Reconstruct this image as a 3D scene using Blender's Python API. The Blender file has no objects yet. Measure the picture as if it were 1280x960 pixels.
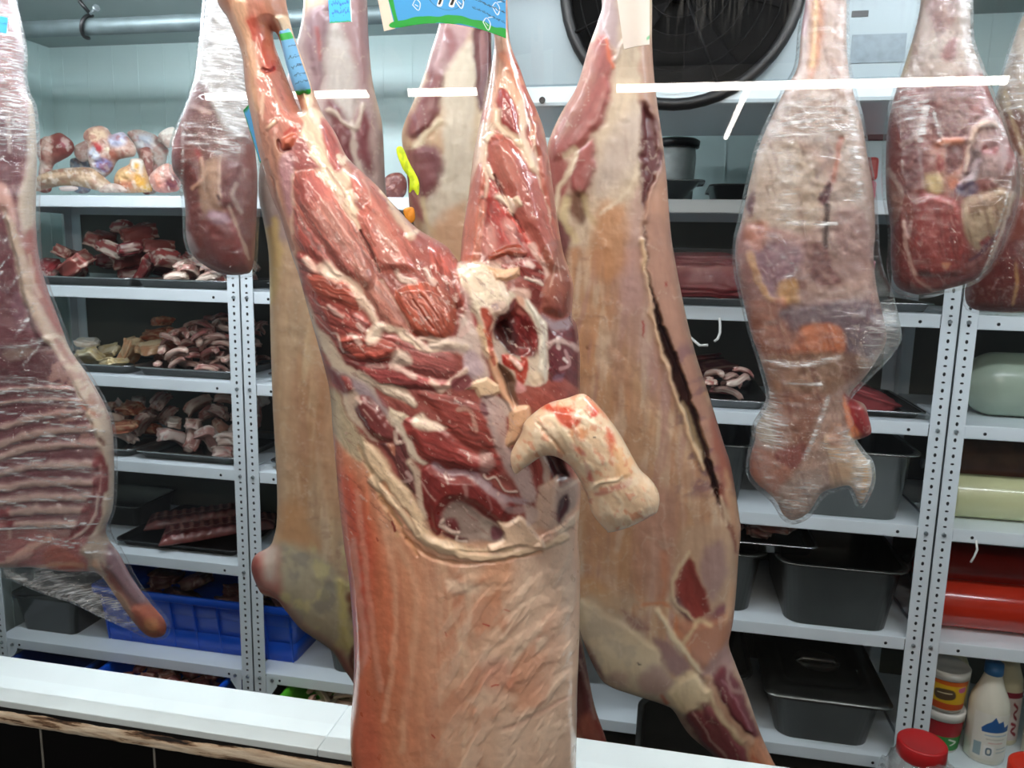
import bpy, bmesh, math, random
import numpy as np
from mathutils import Matrix, Vector
from mathutils.geometry import delaunay_2d_cdt
from mathutils.kdtree import KDTree

# ------------------------------------------------------------------ camera
SC = bpy.context.scene
COL = SC.collection
FPX = 961.0
CAM = np.array([0.0, 0.0, 1.5])
YAW, PITCH, ROLL = [math.radians(a) for a in (11.26, 9.34, 1.24)]
_cy, _sy, _cp, _sp = math.cos(YAW), math.sin(YAW), math.cos(PITCH), math.sin(PITCH)
FW = np.array([-_sy * _cp, _cy * _cp, -_sp])
_r = np.array([_cy, _sy, 0.0])
_u = np.cross(_r, FW)
RT = math.cos(ROLL) * _r + math.sin(ROLL) * _u
UP = -math.sin(ROLL) * _r + math.cos(ROLL) * _u
cd = bpy.data.cameras.new('camera')
cam = bpy.data.objects.new('camera', cd)
COL.objects.link(cam)
cd.sensor_width = 36.0
cd.lens = FPX / 1280 * 36
cd.clip_start = 0.01
cam.matrix_world = Matrix([[RT[0], UP[0], -FW[0], CAM[0]], [RT[1], UP[1], -FW[1], CAM[1]],
                           [RT[2], UP[2], -FW[2], CAM[2]], [0, 0, 0, 1]])
cd.dof.use_dof = True
cd.dof.focus_distance = 0.86
cd.dof.aperture_fstop = 17.0
SC.camera = cam

# ------------------------------------------------------------------ light
SC.view_settings.view_transform = 'Standard'
SC.view_settings.look = 'None'
SC.view_settings.gamma = 1.0
SC.view_settings.use_curve_mapping = False
SC.view_settings.exposure = 0.34
W = bpy.data.worlds.new('street')
SC.world = W
W.use_nodes = True
W.node_tree.nodes['Background'].inputs[0].default_value = (0.82, 0.9, 1.0, 1)
W.node_tree.nodes['Background'].inputs[1].default_value = 0.10
TUBE_OUT = 36.0        # LED battens under the awning, outside the glass
TUBE_IN = 56.0         # LED battens on the cold-room ceiling
SC.cycles.max_bounces = 8
SC.cycles.transparent_max_bounces = 24
SC.cycles.caustics_reflective = False
SC.cycles.caustics_refractive = False
SC.cycles.sample_clamp_indirect = 4.0

# ------------------------------------------------------------------ helpers
def ray(px, py):
    return FW + RT * (px - 640) / FPX - UP * (py - 480) / FPX

def atY(px, py, Y):
    d = ray(px, py)
    return CAM + d * (Y / d[1])

def lin(h):
    c = [int(h[i:i + 2], 16) / 255 for i in (0, 2, 4)]
    return np.array([x / 12.92 if x <= .04045 else ((x + .055) / 1.055) ** 2.4 for x in c])

def tag(o, label=None, cat=None, group=None, kind=None):
    if label: o['label'] = label
    if cat: o['category'] = cat
    if group: o['group'] = group
    if kind: o['kind'] = kind
    return o

def empty(name, loc=(0, 0, 0), rz=0.0, label=None, cat=None, group=None):
    o = bpy.data.objects.new(name, None)
    o.empty_display_size = .05
    COL.objects.link(o)
    o.location = loc
    o.rotation_euler = (0, 0, rz)
    return tag(o, label, cat, group)

def link(name, me, parent=None):
    o = bpy.data.objects.new(name, me)
    COL.objects.link(o)
    if parent: o.parent = parent
    return o

def fastmesh(name, V, T, mats, cols=None, smooth=True, fmat=None):
    """mesh from numpy arrays (triangles)"""
    me = bpy.data.meshes.new(name)
    V = np.asarray(V, np.float32); T = np.asarray(T, np.int32)
    me.vertices.add(len(V)); me.vertices.foreach_set('co', V.ravel())
    me.loops.add(T.size); me.loops.foreach_set('vertex_index', T.ravel())
    me.polygons.add(len(T))
    me.polygons.foreach_set('loop_start', np.arange(0, T.size, T.shape[1], dtype=np.int32))
    me.polygons.foreach_set('loop_total', np.full(len(T), T.shape[1], np.int32))
    if fmat is not None: me.polygons.foreach_set('material_index', np.asarray(fmat, np.int32))
    me.update(calc_edges=True)
    me.polygons.foreach_set('use_smooth', np.full(len(T), smooth, bool))
    if cols is not None:
        a = me.color_attributes.new('Col', 'FLOAT_COLOR', 'POINT')
        c = np.ones((len(V), 4), np.float32); c[:, :3] = cols
        a.data.foreach_set('color', c.ravel())
    for m in (mats if isinstance(mats, (list, tuple)) else [mats]): me.materials.append(m)
    return me

class MB:
    """collects simple shapes into ONE mesh object"""
    def __init__(s): s.bm = bmesh.new(); s.mi = 0; s.sm = False
    def _fin(s, faces):
        for f in faces: f.material_index = s.mi; f.smooth = s.sm
    def box(s, a, b, bev=0.0, seg=2):
        a, b = np.minimum(a, b), np.maximum(a, b)
        r = bmesh.ops.create_cube(s.bm, size=1)
        for v in r['verts']:
            v.co = Vector([(a[i] + b[i]) / 2 + v.co[i] * (b[i] - a[i]) for i in range(3)])
        fs = {f for v in r['verts'] for f in v.link_faces}
        if bev:
            es = {e for f in fs for e in f.edges}
            q = bmesh.ops.bevel(s.bm, geom=list(es), offset=bev, segments=seg, affect='EDGES', profile=.5)
            fs = {f for f in fs if f.is_valid} | set(q['faces'])
        s._fin(fs); return s
    def tube(s, path, r, n=12, caps=True):
        P = [Vector(p) for p in path]
        rr = r if isinstance(r, (list, tuple)) else [r] * len(P)
        rings = []; ref = None
        for i, p in enumerate(P):
            t = (P[min(i + 1, len(P) - 1)] - P[max(i - 1, 0)]).normalized()
            if ref is None:
                ref = t.orthogonal().normalized()
            ref = (ref - t * ref.dot(t)).normalized(); b = t.cross(ref)
            rings.append([s.bm.verts.new(p + rr[i] * (ref * math.cos(2 * math.pi * k / n) + b * math.sin(2 * math.pi * k / n))) for k in range(n)])
        fs = []
        for A, B in zip(rings, rings[1:]):
            for k in range(n): fs.append(s.bm.faces.new((A[k], A[(k + 1) % n], B[(k + 1) % n], B[k])))
        sm = s.sm; s.sm = True; s._fin(fs); s.sm = sm
        if caps: s._fin([s.bm.faces.new(rings[0][::-1]), s.bm.faces.new(rings[-1])])
        return s
    def lathe(s, prof, n=32, c=(0, 0, 0), sq=None):
        """prof: (r, z) list; sq=(hx, hy, corner) sweeps a rounded rectangle instead, r being an inset scale"""
        rings = []
        for r, z in prof:
            ring = []
            for k in range(n):
                a = 2 * math.pi * (k + .5) / n
                ring.append(s.bm.verts.new((c[0] + r * math.cos(a), c[1] + r * math.sin(a), c[2] + z)))
            rings.append(ring)
        fs = []
        for A, B in zip(rings, rings[1:]):
            for k in range(n): fs.append(s.bm.faces.new((A[k], A[(k + 1) % n], B[(k + 1) % n], B[k])))
        s.sm = True; s._fin(fs); s.sm = False
        if prof[0][0] > 1e-5: s._fin([s.bm.faces.new(rings[0][::-1])])
        if prof[-1][0] > 1e-5: s._fin([s.bm.faces.new(rings[-1])])
        return s
    def rrect(s, prof, n=6, closed=True, capb=True, capt=False):
        """prof: (hx, hy, corner, z) rounded-rectangle rings joined"""
        rings = []
        for hx, hy, cr, z in prof:
            ring = []
            for q, (sx, sy) in enumerate(((1, 1), (-1, 1), (-1, -1), (1, -1))):
                for k in range(n + 1):
                    a = math.pi / 2 * (q + k / n)
                    ring.append(s.bm.verts.new((sx * (hx - cr) + cr * math.cos(a), sy * (hy - cr) + cr * math.sin(a), z)))
            rings.append(ring)
        m = len(rings[0]); fs = []
        for A, B in zip(rings, rings[1:]):
            for k in range(m): fs.append(s.bm.faces.new((A[k], A[(k + 1) % m], B[(k + 1) % m], B[k])))
        s.sm = True; s._fin(fs); s.sm = False
        if capb: s._fin([s.bm.faces.new(rings[0][::-1])])
        if capt: s._fin([s.bm.faces.new(rings[-1])])
        return s
    def poly(s, pts):
        s._fin([s.bm.faces.new([s.bm.verts.new(p) for p in pts])]); return s
    def mesh(s, name, mats):
        bmesh.ops.recalc_face_normals(s.bm, faces=s.bm.faces)
        me = bpy.data.meshes.new(name); s.bm.to_mesh(me); s.bm.free()
        for m in (mats if isinstance(mats, (list, tuple)) else [mats]): me.materials.append(m)
        return me
    def build(s, name, mats, parent=None):
        return link(name, s.mesh(name, mats), parent)

# ------------------------------------------------------------------ materials
def nodes(name):
    m = bpy.data.materials.new(name); m.use_nodes = True
    nt = m.node_tree; return m, nt, nt.nodes['Principled BSDF']

def mat(name, hexc, rough=.5, metal=0.0, spec=.5, var=0.0, vscale=8.0, bump=0.0, bscale=60.0, coat=0.0, emit=0.0, stretch=None, trans=0.0):
    m, nt, b = nodes(name)
    c = tuple(lin(hexc)) + (1,)
    b.inputs['Base Color'].default_value = c
    b.inputs['Roughness'].default_value = rough
    b.inputs['Metallic'].default_value = metal
    b.inputs['Specular IOR Level'].default_value = spec
    b.inputs['Coat Weight'].default_value = coat
    b.inputs['Coat Roughness'].default_value = .1
    b.inputs['Transmission Weight'].default_value = trans
    tc = nt.nodes.new('ShaderNodeTexCoord'); src = tc.outputs['Object']
    if stretch:
        mp = nt.nodes.new('ShaderNodeMapping'); mp.inputs['Scale'].default_value = stretch
        nt.links.new(src, mp.inputs[0]); src = mp.outputs[0]
    if var:
        n = nt.nodes.new('ShaderNodeTexNoise'); n.inputs['Scale'].default_value = vscale; n.inputs['Detail'].default_value = 5
        mr = nt.nodes.new('ShaderNodeMapRange'); mr.inputs[1].default_value = .3; mr.inputs[2].default_value = .7
        mr.inputs[3].default_value = 1 - var; mr.inputs[4].default_value = 1 + var
        mx = nt.nodes.new('ShaderNodeVectorMath'); mx.operation = 'SCALE'; mx.inputs[0].default_value = c[:3]
        nt.links.new(src, n.inputs[0]); nt.links.new(n.outputs[0], mr.inputs[0])
        nt.links.new(mr.outputs[0], mx.inputs['Scale']); nt.links.new(mx.outputs[0], b.inputs['Base Color'])
    if bump:
        n = nt.nodes.new('ShaderNodeTexNoise'); n.inputs['Scale'].default_value = bscale; n.inputs['Detail'].default_value = 4
        bp = nt.nodes.new('ShaderNodeBump'); bp.inputs['Strength'].default_value = bump; bp.inputs['Distance'].default_value = .002
        nt.links.new(src, n.inputs[0]); nt.links.new(n.outputs[0], bp.inputs['Height']); nt.links.new(bp.outputs[0], b.inputs['Normal'])
    if emit:
        b.inputs['Emission Color'].default_value = c; b.inputs['Emission Strength'].default_value = emit
    return m

def flesh(name, rough=.38, bump=.35, bscale=220.0, spec=.5, coat=.55):
    """wet flesh: albedo painted per vertex by the procedural layers below"""
    m, nt, b = nodes(name)
    at = nt.nodes.new('ShaderNodeAttribute'); at.attribute_name = 'Col'
    nt.links.new(at.outputs['Color'], b.inputs['Base Color'])
    tc = nt.nodes.new('ShaderNodeTexCoord')
    n = nt.nodes.new('ShaderNodeTexNoise'); n.inputs['Scale'].default_value = bscale; n.inputs['Detail'].default_value = 4
    bp = nt.nodes.new('ShaderNodeBump'); bp.inputs['Strength'].default_value = bump; bp.inputs['Distance'].default_value = .0015
    nt.links.new(tc.outputs['Object'], n.inputs[0]); nt.links.new(n.outputs[0], bp.inputs['Height'])
    nt.links.new(bp.outputs[0], b.inputs['Normal'])
    n2 = nt.nodes.new('ShaderNodeTexNoise'); n2.inputs['Scale'].default_value = 35
    mr = nt.nodes.new('ShaderNodeMapRange'); mr.inputs[3].default_value = rough - .12; mr.inputs[4].default_value = rough + .16
    nt.links.new(tc.outputs['Object'], n2.inputs[0]); nt.links.new(n2.outputs[0], mr.inputs[0]); nt.links.new(mr.outputs[0], b.inputs['Roughness'])
    b.inputs['Specular IOR Level'].default_value = spec
    b.inputs['Coat Weight'].default_value = coat
    b.inputs['Coat Roughness'].default_value = .13
    return m

def film(name, milky=.10, streak=(6, 6, 60), crinkle=.5, tint='f2f4f4', rough=.05, gloss=1.0):
    """stretched plastic wrap: clear, glossy, whitish where it is bunched or where glints are painted in"""
    m = bpy.data.materials.new(name); m.use_nodes = True; nt = m.node_tree; N = nt.nodes; K = nt.links
    N.clear()
    out = N.new('ShaderNodeOutputMaterial')
    tr = N.new('ShaderNodeBsdfTransparent'); gl = N.new('ShaderNodeBsdfGlossy'); df = N.new('ShaderNodeBsdfDiffuse')
    gl.inputs['Roughness'].default_value = rough; gl.inputs['Color'].default_value = (gloss, gloss, gloss, 1)
    df.inputs['Color'].default_value = tuple(lin(tint)) + (1,)
    tc = N.new('ShaderNodeTexCoord'); mp = N.new('ShaderNodeMapping'); mp.inputs['Scale'].default_value = streak
    mp.inputs['Rotation'].default_value = (0, .25, 0)
    n1 = N.new('ShaderNodeTexNoise'); n1.inputs['Scale'].default_value = 6; n1.inputs['Detail'].default_value = 6
    n1.inputs['Distortion'].default_value = .6
    K.new(tc.outputs['Object'], mp.inputs[0]); K.new(mp.outputs[0], n1.inputs[0])
    mr = N.new('ShaderNodeMapRange'); mr.inputs[1].default_value = .56; mr.inputs[2].default_value = .8
    mr.inputs[3].default_value = milky; mr.inputs[4].default_value = min(1, milky + crinkle)
    K.new(n1.outputs[0], mr.inputs[0])
    at = N.new('ShaderNodeAttribute'); at.attribute_name = 'MilkGlint'
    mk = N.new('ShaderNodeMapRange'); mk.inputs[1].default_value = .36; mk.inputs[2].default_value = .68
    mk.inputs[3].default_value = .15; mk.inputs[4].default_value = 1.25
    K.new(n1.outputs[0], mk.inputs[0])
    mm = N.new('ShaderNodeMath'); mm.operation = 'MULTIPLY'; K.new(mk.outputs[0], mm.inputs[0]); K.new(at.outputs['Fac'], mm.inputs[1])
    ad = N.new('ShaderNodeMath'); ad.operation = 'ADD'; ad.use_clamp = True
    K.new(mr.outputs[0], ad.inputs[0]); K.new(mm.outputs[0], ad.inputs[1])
    bp = N.new('ShaderNodeBump'); bp.inputs['Strength'].default_value = .6; bp.inputs['Distance'].default_value = .005
    K.new(n1.outputs[0], bp.inputs['Height'])
    K.new(bp.outputs[0], gl.inputs['Normal'])
    fr = N.new('ShaderNodeFresnel'); fr.inputs['IOR'].default_value = 1.62
    K.new(bp.outputs[0], fr.inputs['Normal'])
    m1 = N.new('ShaderNodeMixShader'); m2 = N.new('ShaderNodeMixShader')
    K.new(ad.outputs[0], m1.inputs[0]); K.new(tr.outputs[0], m1.inputs[1]); K.new(df.outputs[0], m1.inputs[2])
    ge = N.new('ShaderNodeNewGeometry'); sb = N.new('ShaderNodeMath'); sb.operation = 'SUBTRACT'; sb.inputs[0].default_value = 1
    ml = N.new('ShaderNodeMath'); ml.operation = 'MULTIPLY'
    K.new(ge.outputs['Backfacing'], sb.inputs[1]); K.new(fr.outputs[0], ml.inputs[0]); K.new(sb.outputs[0], ml.inputs[1])
    K.new(ml.outputs[0], m2.inputs[0]); K.new(m1.outputs[0], m2.inputs[1]); K.new(gl.outputs[0], m2.inputs[2])
    K.new(m2.outputs[0], out.inputs[0])
    return m

def glassmat(name, rough=0.0, ior=1.5, dirt=None):
    m = bpy.data.materials.new(name); m.use_nodes = True; nt = m.node_tree; N = nt.nodes; K = nt.links
    N.clear()
    out = N.new('ShaderNodeOutputMaterial'); tr = N.new('ShaderNodeBsdfTransparent'); gl = N.new('ShaderNodeBsdfGlossy')
    gl.inputs['Roughness'].default_value = rough
    fr = N.new('ShaderNodeFresnel'); fr.inputs['IOR'].default_value = ior
    ge = N.new('ShaderNodeNewGeometry'); sb = N.new('ShaderNodeMath'); sb.operation = 'SUBTRACT'; sb.inputs[0].default_value = 1
    ml = N.new('ShaderNodeMath'); ml.operation = 'MULTIPLY'
    K.new(ge.outputs['Backfacing'], sb.inputs[1]); K.new(fr.outputs[0], ml.inputs[0]); K.new(sb.outputs[0], ml.inputs[1])
    mx = N.new('ShaderNodeMixShader')
    K.new(ml.outputs[0], mx.inputs[0]); K.new(tr.outputs[0], mx.inputs[1]); K.new(gl.outputs[0], mx.inputs[2]); 
    if not dirt: K.new(mx.outputs[0], out.inputs[0]); return m
    # smeared, streaky dirt on the pane
    tc = N.new('ShaderNodeTexCoord'); sx = N.new('ShaderNodeSeparateXYZ'); K.new(tc.outputs['Object'], sx.inputs[0])
    def box_(o, a, b, f):
        u = N.new('ShaderNodeMapRange'); u.interpolation_type = 'SMOOTHSTEP'; u.inputs[1].default_value = a - f; u.inputs[2].default_value = a + f
        v = N.new('ShaderNodeMapRange'); v.interpolation_type = 'SMOOTHSTEP'; v.inputs[1].default_value = b - f; v.inputs[2].default_value = b + f; v.inputs[3].default_value = 1; v.inputs[4].default_value = 0
        K.new(o, u.inputs[0]); K.new(o, v.inputs[0]); q = N.new('ShaderNodeMath'); q.operation = 'MULTIPLY'; K.new(u.outputs[0], q.inputs[0]); K.new(v.outputs[0], q.inputs[1]); return q
    q1 = box_(sx.outputs[0], dirt[0], dirt[1], .04); q2 = box_(sx.outputs[2], dirt[2], dirt[3], .05)
    mp = N.new('ShaderNodeMapping'); mp.inputs['Scale'].default_value = (210, 1, 16); K.new(tc.outputs['Object'], mp.inputs[0])
    ns = N.new('ShaderNodeTexNoise'); ns.inputs['Scale'].default_value = 1; ns.inputs['Detail'].default_value = 5; K.new(mp.outputs[0], ns.inputs[0])
    r = N.new('ShaderNodeMapRange'); r.inputs[1].default_value = .5; r.inputs[2].default_value = .75; r.inputs[3].default_value = .0; r.inputs[4].default_value = .09; K.new(ns.outputs[0], r.inputs[0])
    w1 = N.new('ShaderNodeMath'); w1.operation = 'MULTIPLY'; K.new(q1.outputs[0], w1.inputs[0]); K.new(q2.outputs[0], w1.inputs[1])
    w2 = N.new('ShaderNodeMath'); w2.operation = 'MULTIPLY'; K.new(w1.outputs[0], w2.inputs[0]); K.new(r.outputs[0], w2.inputs[1])
    df = N.new('ShaderNodeBsdfDiffuse'); df.inputs[0].default_value = (.75, .77, .76, 1)
    md = N.new('ShaderNodeMixShader'); K.new(w2.outputs[0], md.inputs[0]); K.new(mx.outputs[0], md.inputs[1]); K.new(df.outputs[0], md.inputs[2])
    K.new(md.outputs[0], out.inputs[0])
    return m
# ------------------------------------------------------------------ numpy noise
def vnoise(x, y, seed=0):
    ix = np.floor(x).astype(np.int64); iy = np.floor(y).astype(np.int64)
    fx = x - ix; fy = y - iy
    fx = fx * fx * (3 - 2 * fx); fy = fy * fy * (3 - 2 * fy)
    def h(a, b):
        n = (a * 374761393 + b * 668265263 + seed * 974634377) & 0xffffffff
        n = ((n ^ (n >> 13)) * 1274126177) & 0xffffffff
        n = ((n ^ (n >> 16)) * 2246822519) & 0xffffffff
        return ((n ^ (n >> 15)) & 0xffff) / 65535.0
    a = h(ix, iy); b = h(ix + 1, iy); c = h(ix, iy + 1); d = h(ix + 1, iy + 1)
    return (a * (1 - fx) + b * fx) * (1 - fy) + (c * (1 - fx) + d * fx) * fy

def fbm(x, y, seed=0, oct=4):
    s = 0; a = .5; t = 0
    for o in range(oct):
        s = s + a * vnoise(x * 2 ** o, y * 2 ** o, seed + o * 17); t += a; a *= .5
    return s / t

# ------------------------------------------------------------------ 2-D shape tools
def pts(s, T=None):
    a = np.array([[float(v) for v in p.split(',')] for p in s.split()]) if isinstance(s, str) else np.array(s, float)
    if T: a = np.array(T[:2]) + a / T[2]
    return a

def smoothc(P, closed=True, n=6):
    """Catmull-Rom"""
    P = np.asarray(P); m = len(P); out = []
    rng = range(m) if closed else range(m - 1)
    for i in rng:
        if closed: a, b, c, d = P[i - 1], P[i], P[(i + 1) % m], P[(i + 2) % m]
        else: a, b, c, d = P[max(i - 1, 0)], P[i], P[i + 1], P[min(i + 2, m - 1)]
        for k in range(n):
            t = k / n
            out.append(.5 * ((2 * b) + (c - a) * t + (2 * a - 5 * b + 4 * c - d) * t * t + (3 * b - a - 3 * c + d) * t ** 3))
    if not closed: out.append(P[-1])
    return np.array(out)

def resample(P, step, closed=True):
    Q = np.vstack([P, P[:1]]) if closed else P
    d = np.r_[0, np.cumsum(np.hypot(*np.diff(Q, axis=0).T))]
    n = max(4, int(d[-1] / step))
    t = np.linspace(0, d[-1], n + 1)
    R = np.c_[np.interp(t, d, Q[:, 0]), np.interp(t, d, Q[:, 1])]
    return R[:-1] if closed else R

def segdist(X, P, closed):
    """distance from points X to a polyline, nearest point, inside flag"""
    A = P; B = np.roll(P, -1, 0)
    if not closed: A, B = P[:-1], P[1:]
    best = np.full(len(X), 1e18); near = np.zeros((len(X), 2)); ins = np.zeros(len(X), bool)
    for (a, b) in zip(A, B):
        e = b - a; L = e @ e + 1e-12
        w = X - a
        t = np.clip((w @ e) / L, 0, 1)
        q = w - t[:, None] * e
        d = q[:, 0] ** 2 + q[:, 1] ** 2
        k = d < best
        best[k] = d[k]; near[k] = (a + t[:, None] * e)[k]
        if closed:
            c = (a[1] > X[:, 1]) != (b[1] > X[:, 1])
            if c.any():
                xx = a[0] + (X[c, 1] - a[1]) * e[0] / (e[1] if e[1] else 1e-12)
                ins[c] ^= X[c, 0] < xx
    return np.sqrt(best), near, ins

class Sd:
    """signed distance to closed loops (positive inside) through a kd-tree of boundary samples"""
    def __init__(s, loops):
        A = []; Nn = []
        outer = loops[0]
        for i, l in enumerate(loops):
            q = resample(l, .8)
            t = np.roll(q, -1, 0) - np.roll(q, 1, 0); t /= np.hypot(*t.T)[:, None] + 1e-9
            n = np.c_[-t[:, 1], t[:, 0]]
            area = np.sum(q[:, 0] * np.roll(q[:, 1], -1) - np.roll(q[:, 0], -1) * q[:, 1])
            sg = 1 if area > 0 else -1
            if i: sg = -sg
            A.append(q); Nn.append(n * sg)
        s.A = np.vstack(A); s.N = np.vstack(Nn)
        s.kd = KDTree(len(s.A))
        for i, p in enumerate(s.A.tolist()): s.kd.insert((p[0], p[1], 0), i)
        s.kd.balance()
    def __call__(s, X):
        f = s.kd.find
        idx = np.fromiter((f((p[0], p[1], 0))[1] for p in np.asarray(X).tolist()), np.int64, len(X))
        near = s.A[idx]; w = X - near; n = s.N[idx]
        dn = (w * n).sum(1); d = np.hypot(*w.T)
        d = np.where(d < 1.5, np.abs(dn), d)
        return np.where(dn >= 0, d, -d), near

def relax(mask, g, it):
    """solve lap(phi) = -1 inside the mask, 0 outside"""
    H, Wd = mask.shape
    if min(H, Wd) > 24:
        h2, w2 = (H + 1) // 2, (Wd + 1) // 2
        m2 = np.zeros((h2 * 2, w2 * 2), bool); m2[:H, :Wd] = mask
        m2 = m2.reshape(h2, 2, w2, 2).sum((1, 3)) >= 2
        c = relax(m2, g * 2, it)
        phi = np.repeat(np.repeat(c, 2, 0), 2, 1)[:H, :Wd] * mask
    else: phi = np.zeros(mask.shape)
    P = np.zeros((H + 2, Wd + 2))
    P[1:-1, 1:-1] = phi
    for _ in range(it):
        n = (P[:-2, 1:-1] + P[2:, 1:-1] + P[1:-1, :-2] + P[1:-1, 2:] + g * g) / 4
        P[1:-1, 1:-1] = n * mask
    return P[1:-1, 1:-1]

def sheet(loops, step, rings=(.5, 1.8, 4.0), cap=None):
    """triangulate the outline (pixels of the traced photo) and inflate it -> 2-D verts, tris, half thickness, rim count"""
    loops = [resample(smoothc(l), step * .9) for l in loops]
    allb = np.vstack(loops)
    lo = allb.min(0) - step; hi = allb.max(0) + step
    g = max(1.5, max(hi - lo) / 230)
    gx = np.arange(lo[0] - 2 * g, hi[0] + 2 * g, g); gy = np.arange(lo[1] - 2 * g, hi[1] + 2 * g, g)
    GX, GY = np.meshgrid(gx, gy)
    G = np.c_[GX.ravel(), GY.ravel()]
    sdf_ = Sd(loops)
    sd, _ = sdf_(G)
    phi = relax((sd > 0).reshape(GX.shape), g, 90)
    # interior points
    ys = np.arange(lo[1], hi[1], step * .87); X = []
    rs = np.random.RandomState(3)
    for i, y in enumerate(ys):
        x = np.arange(lo[0] + (i % 2) * step / 2, hi[0], step); X.append(np.c_[x, np.full(len(x), y)])
    X = np.vstack(X); X = X + rs.uniform(-.12, .12, X.shape) * step
    s, _ = sdf_(X)
    X = X[s > max(rings[-1] + step * .55, step * .8)]
    ring = []
    for r in rings:
        for l in loops:
            t = np.roll(l, -1, 0) - np.roll(l, 1, 0); t /= np.hypot(*t.T)[:, None] + 1e-9
            n = np.c_[-t[:, 1], t[:, 0]]
            for sg in (1, -1):
                q = l + n * r * sg
                ss, _ = sdf_(q)
                q = q[ss > r * .93]
                if len(q): ring.append(q)
    V = np.vstack([allb] + ring + [X]); nb = len(allb)
    E = []; o = 0
    for l in loops:
        m = len(l); E += [(o + k, o + (k + 1) % m) for k in range(m)]; o += m
    r = delaunay_2d_cdt([Vector(v) for v in V], E, [], 0, 1e-6)
    V2 = np.array([[v.x, v.y] for v in r[0]]); T = np.array([f for f in r[2] if len(f) == 3], np.int32)
    c = V2[T].mean(1)
    # inside test of the triangles
    keep, _ = sdf_(c)
    T = T[keep > -1e-6]
    used = np.zeros(len(V2), bool); used[T.ravel()] = True
    mp = np.cumsum(used) - 1; V2 = V2[used]; T = mp[T]
    s, near = sdf_(V2)
    s = np.maximum(s, 0); s[s < 1e-3] = 0
    rim = s == 0
    # phi lookup, extrapolated linearly to zero at the rim
    d0 = 2.6 * g
    dirn = V2 - near; dl = np.hypot(*dirn.T)[:, None]; dirn = np.where(dl > 1e-6, dirn / np.maximum(dl, 1e-6), 0)
    k = s < d0
    Q = V2.copy(); Q[k] += dirn[k] * (d0 - s[k])[:, None]
    fx = (Q[:, 0] - gx[0]) / g; fy = (Q[:, 1] - gy[0]) / g
    ix = np.clip(fx.astype(int), 0, len(gx) - 2); iy = np.clip(fy.astype(int), 0, len(gy) - 2); fx -= ix; fy -= iy
    ph = (phi[iy, ix] * (1 - fx) + phi[iy, ix + 1] * fx) * (1 - fy) + (phi[iy + 1, ix] * (1 - fx) + phi[iy + 1, ix + 1] * fx) * fy
    ph = np.where(k, ph * s / d0, ph)
    H = np.sqrt(np.maximum(2 * ph, 0))
    if cap: H = cap * np.tanh(H / cap)
    H[rim] = 0
    # consistent winding
    a, b, cc = V2[T[:, 0]], V2[T[:, 1]], V2[T[:, 2]]
    cr = (b[:, 0] - a[:, 0]) * (cc[:, 1] - a[:, 1]) - (b[:, 1] - a[:, 1]) * (cc[:, 0] - a[:, 0])
    T[cr < 0] = T[cr < 0][:, ::-1]
    return V2, T, H, rim, s

# ------------------------------------------------------------------ painting layers
GAIN = 1.0
def P(T, s, col, fe=3, h=0, hf=10, fib=None, op=1, wp=2.0, raw=False):
    p = pts(s, T); p = p if raw else smoothc(p, True, 4)
    return dict(k='P', p=p, col=col, fe=fe, h=h, hf=hf, fib=fib, op=op, wp=wp)
def L(T, s, col, w=2, op=1, h=0, wp=1.5, fe=None, brk=0.0):
    return dict(k='L', p=smoothc(pts(s, T), False, 4), col=col, w=w, op=op, h=h, wp=wp, fe=fe or w * .6 + .6, brk=brk)
def N_(col, sc=(20, 20), lo=.5, hi=.65, op=1, ang=0, seed=1, h=0, box=None):
    return dict(k='N', col=col, sc=sc, lo=lo, hi=hi, op=op, ang=ang, seed=seed, h=h, box=box)

def R_(col, sc=(30, 30), w=.02, op=.7, ang=0, seed=1, h=0, box=None):
    # thin branching membrane lines
    return dict(k='N', col=col, sc=sc, lo=-w, hi=-w * .3, op=op, ang=ang, seed=seed, h=h, box=box, ridge=True)
def soften(layers, a=1.7, b=2.5, w=1.6):
    for l in layers:
        if l['k'] == 'P' : l['fe'] = l['fe'] * a + b; l['wp'] = l['wp'] * w + 1.5
        elif l['k'] == 'L': l['fe'] = l['fe'] * 1.3 + .5; l['wp'] = l['wp'] * w + 1
    return layers

def sstep(a, b, x):
    t = np.clip((x - a) / (b - a + 1e-9), 0, 1); return t * t * (3 - 2 * t)

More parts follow.
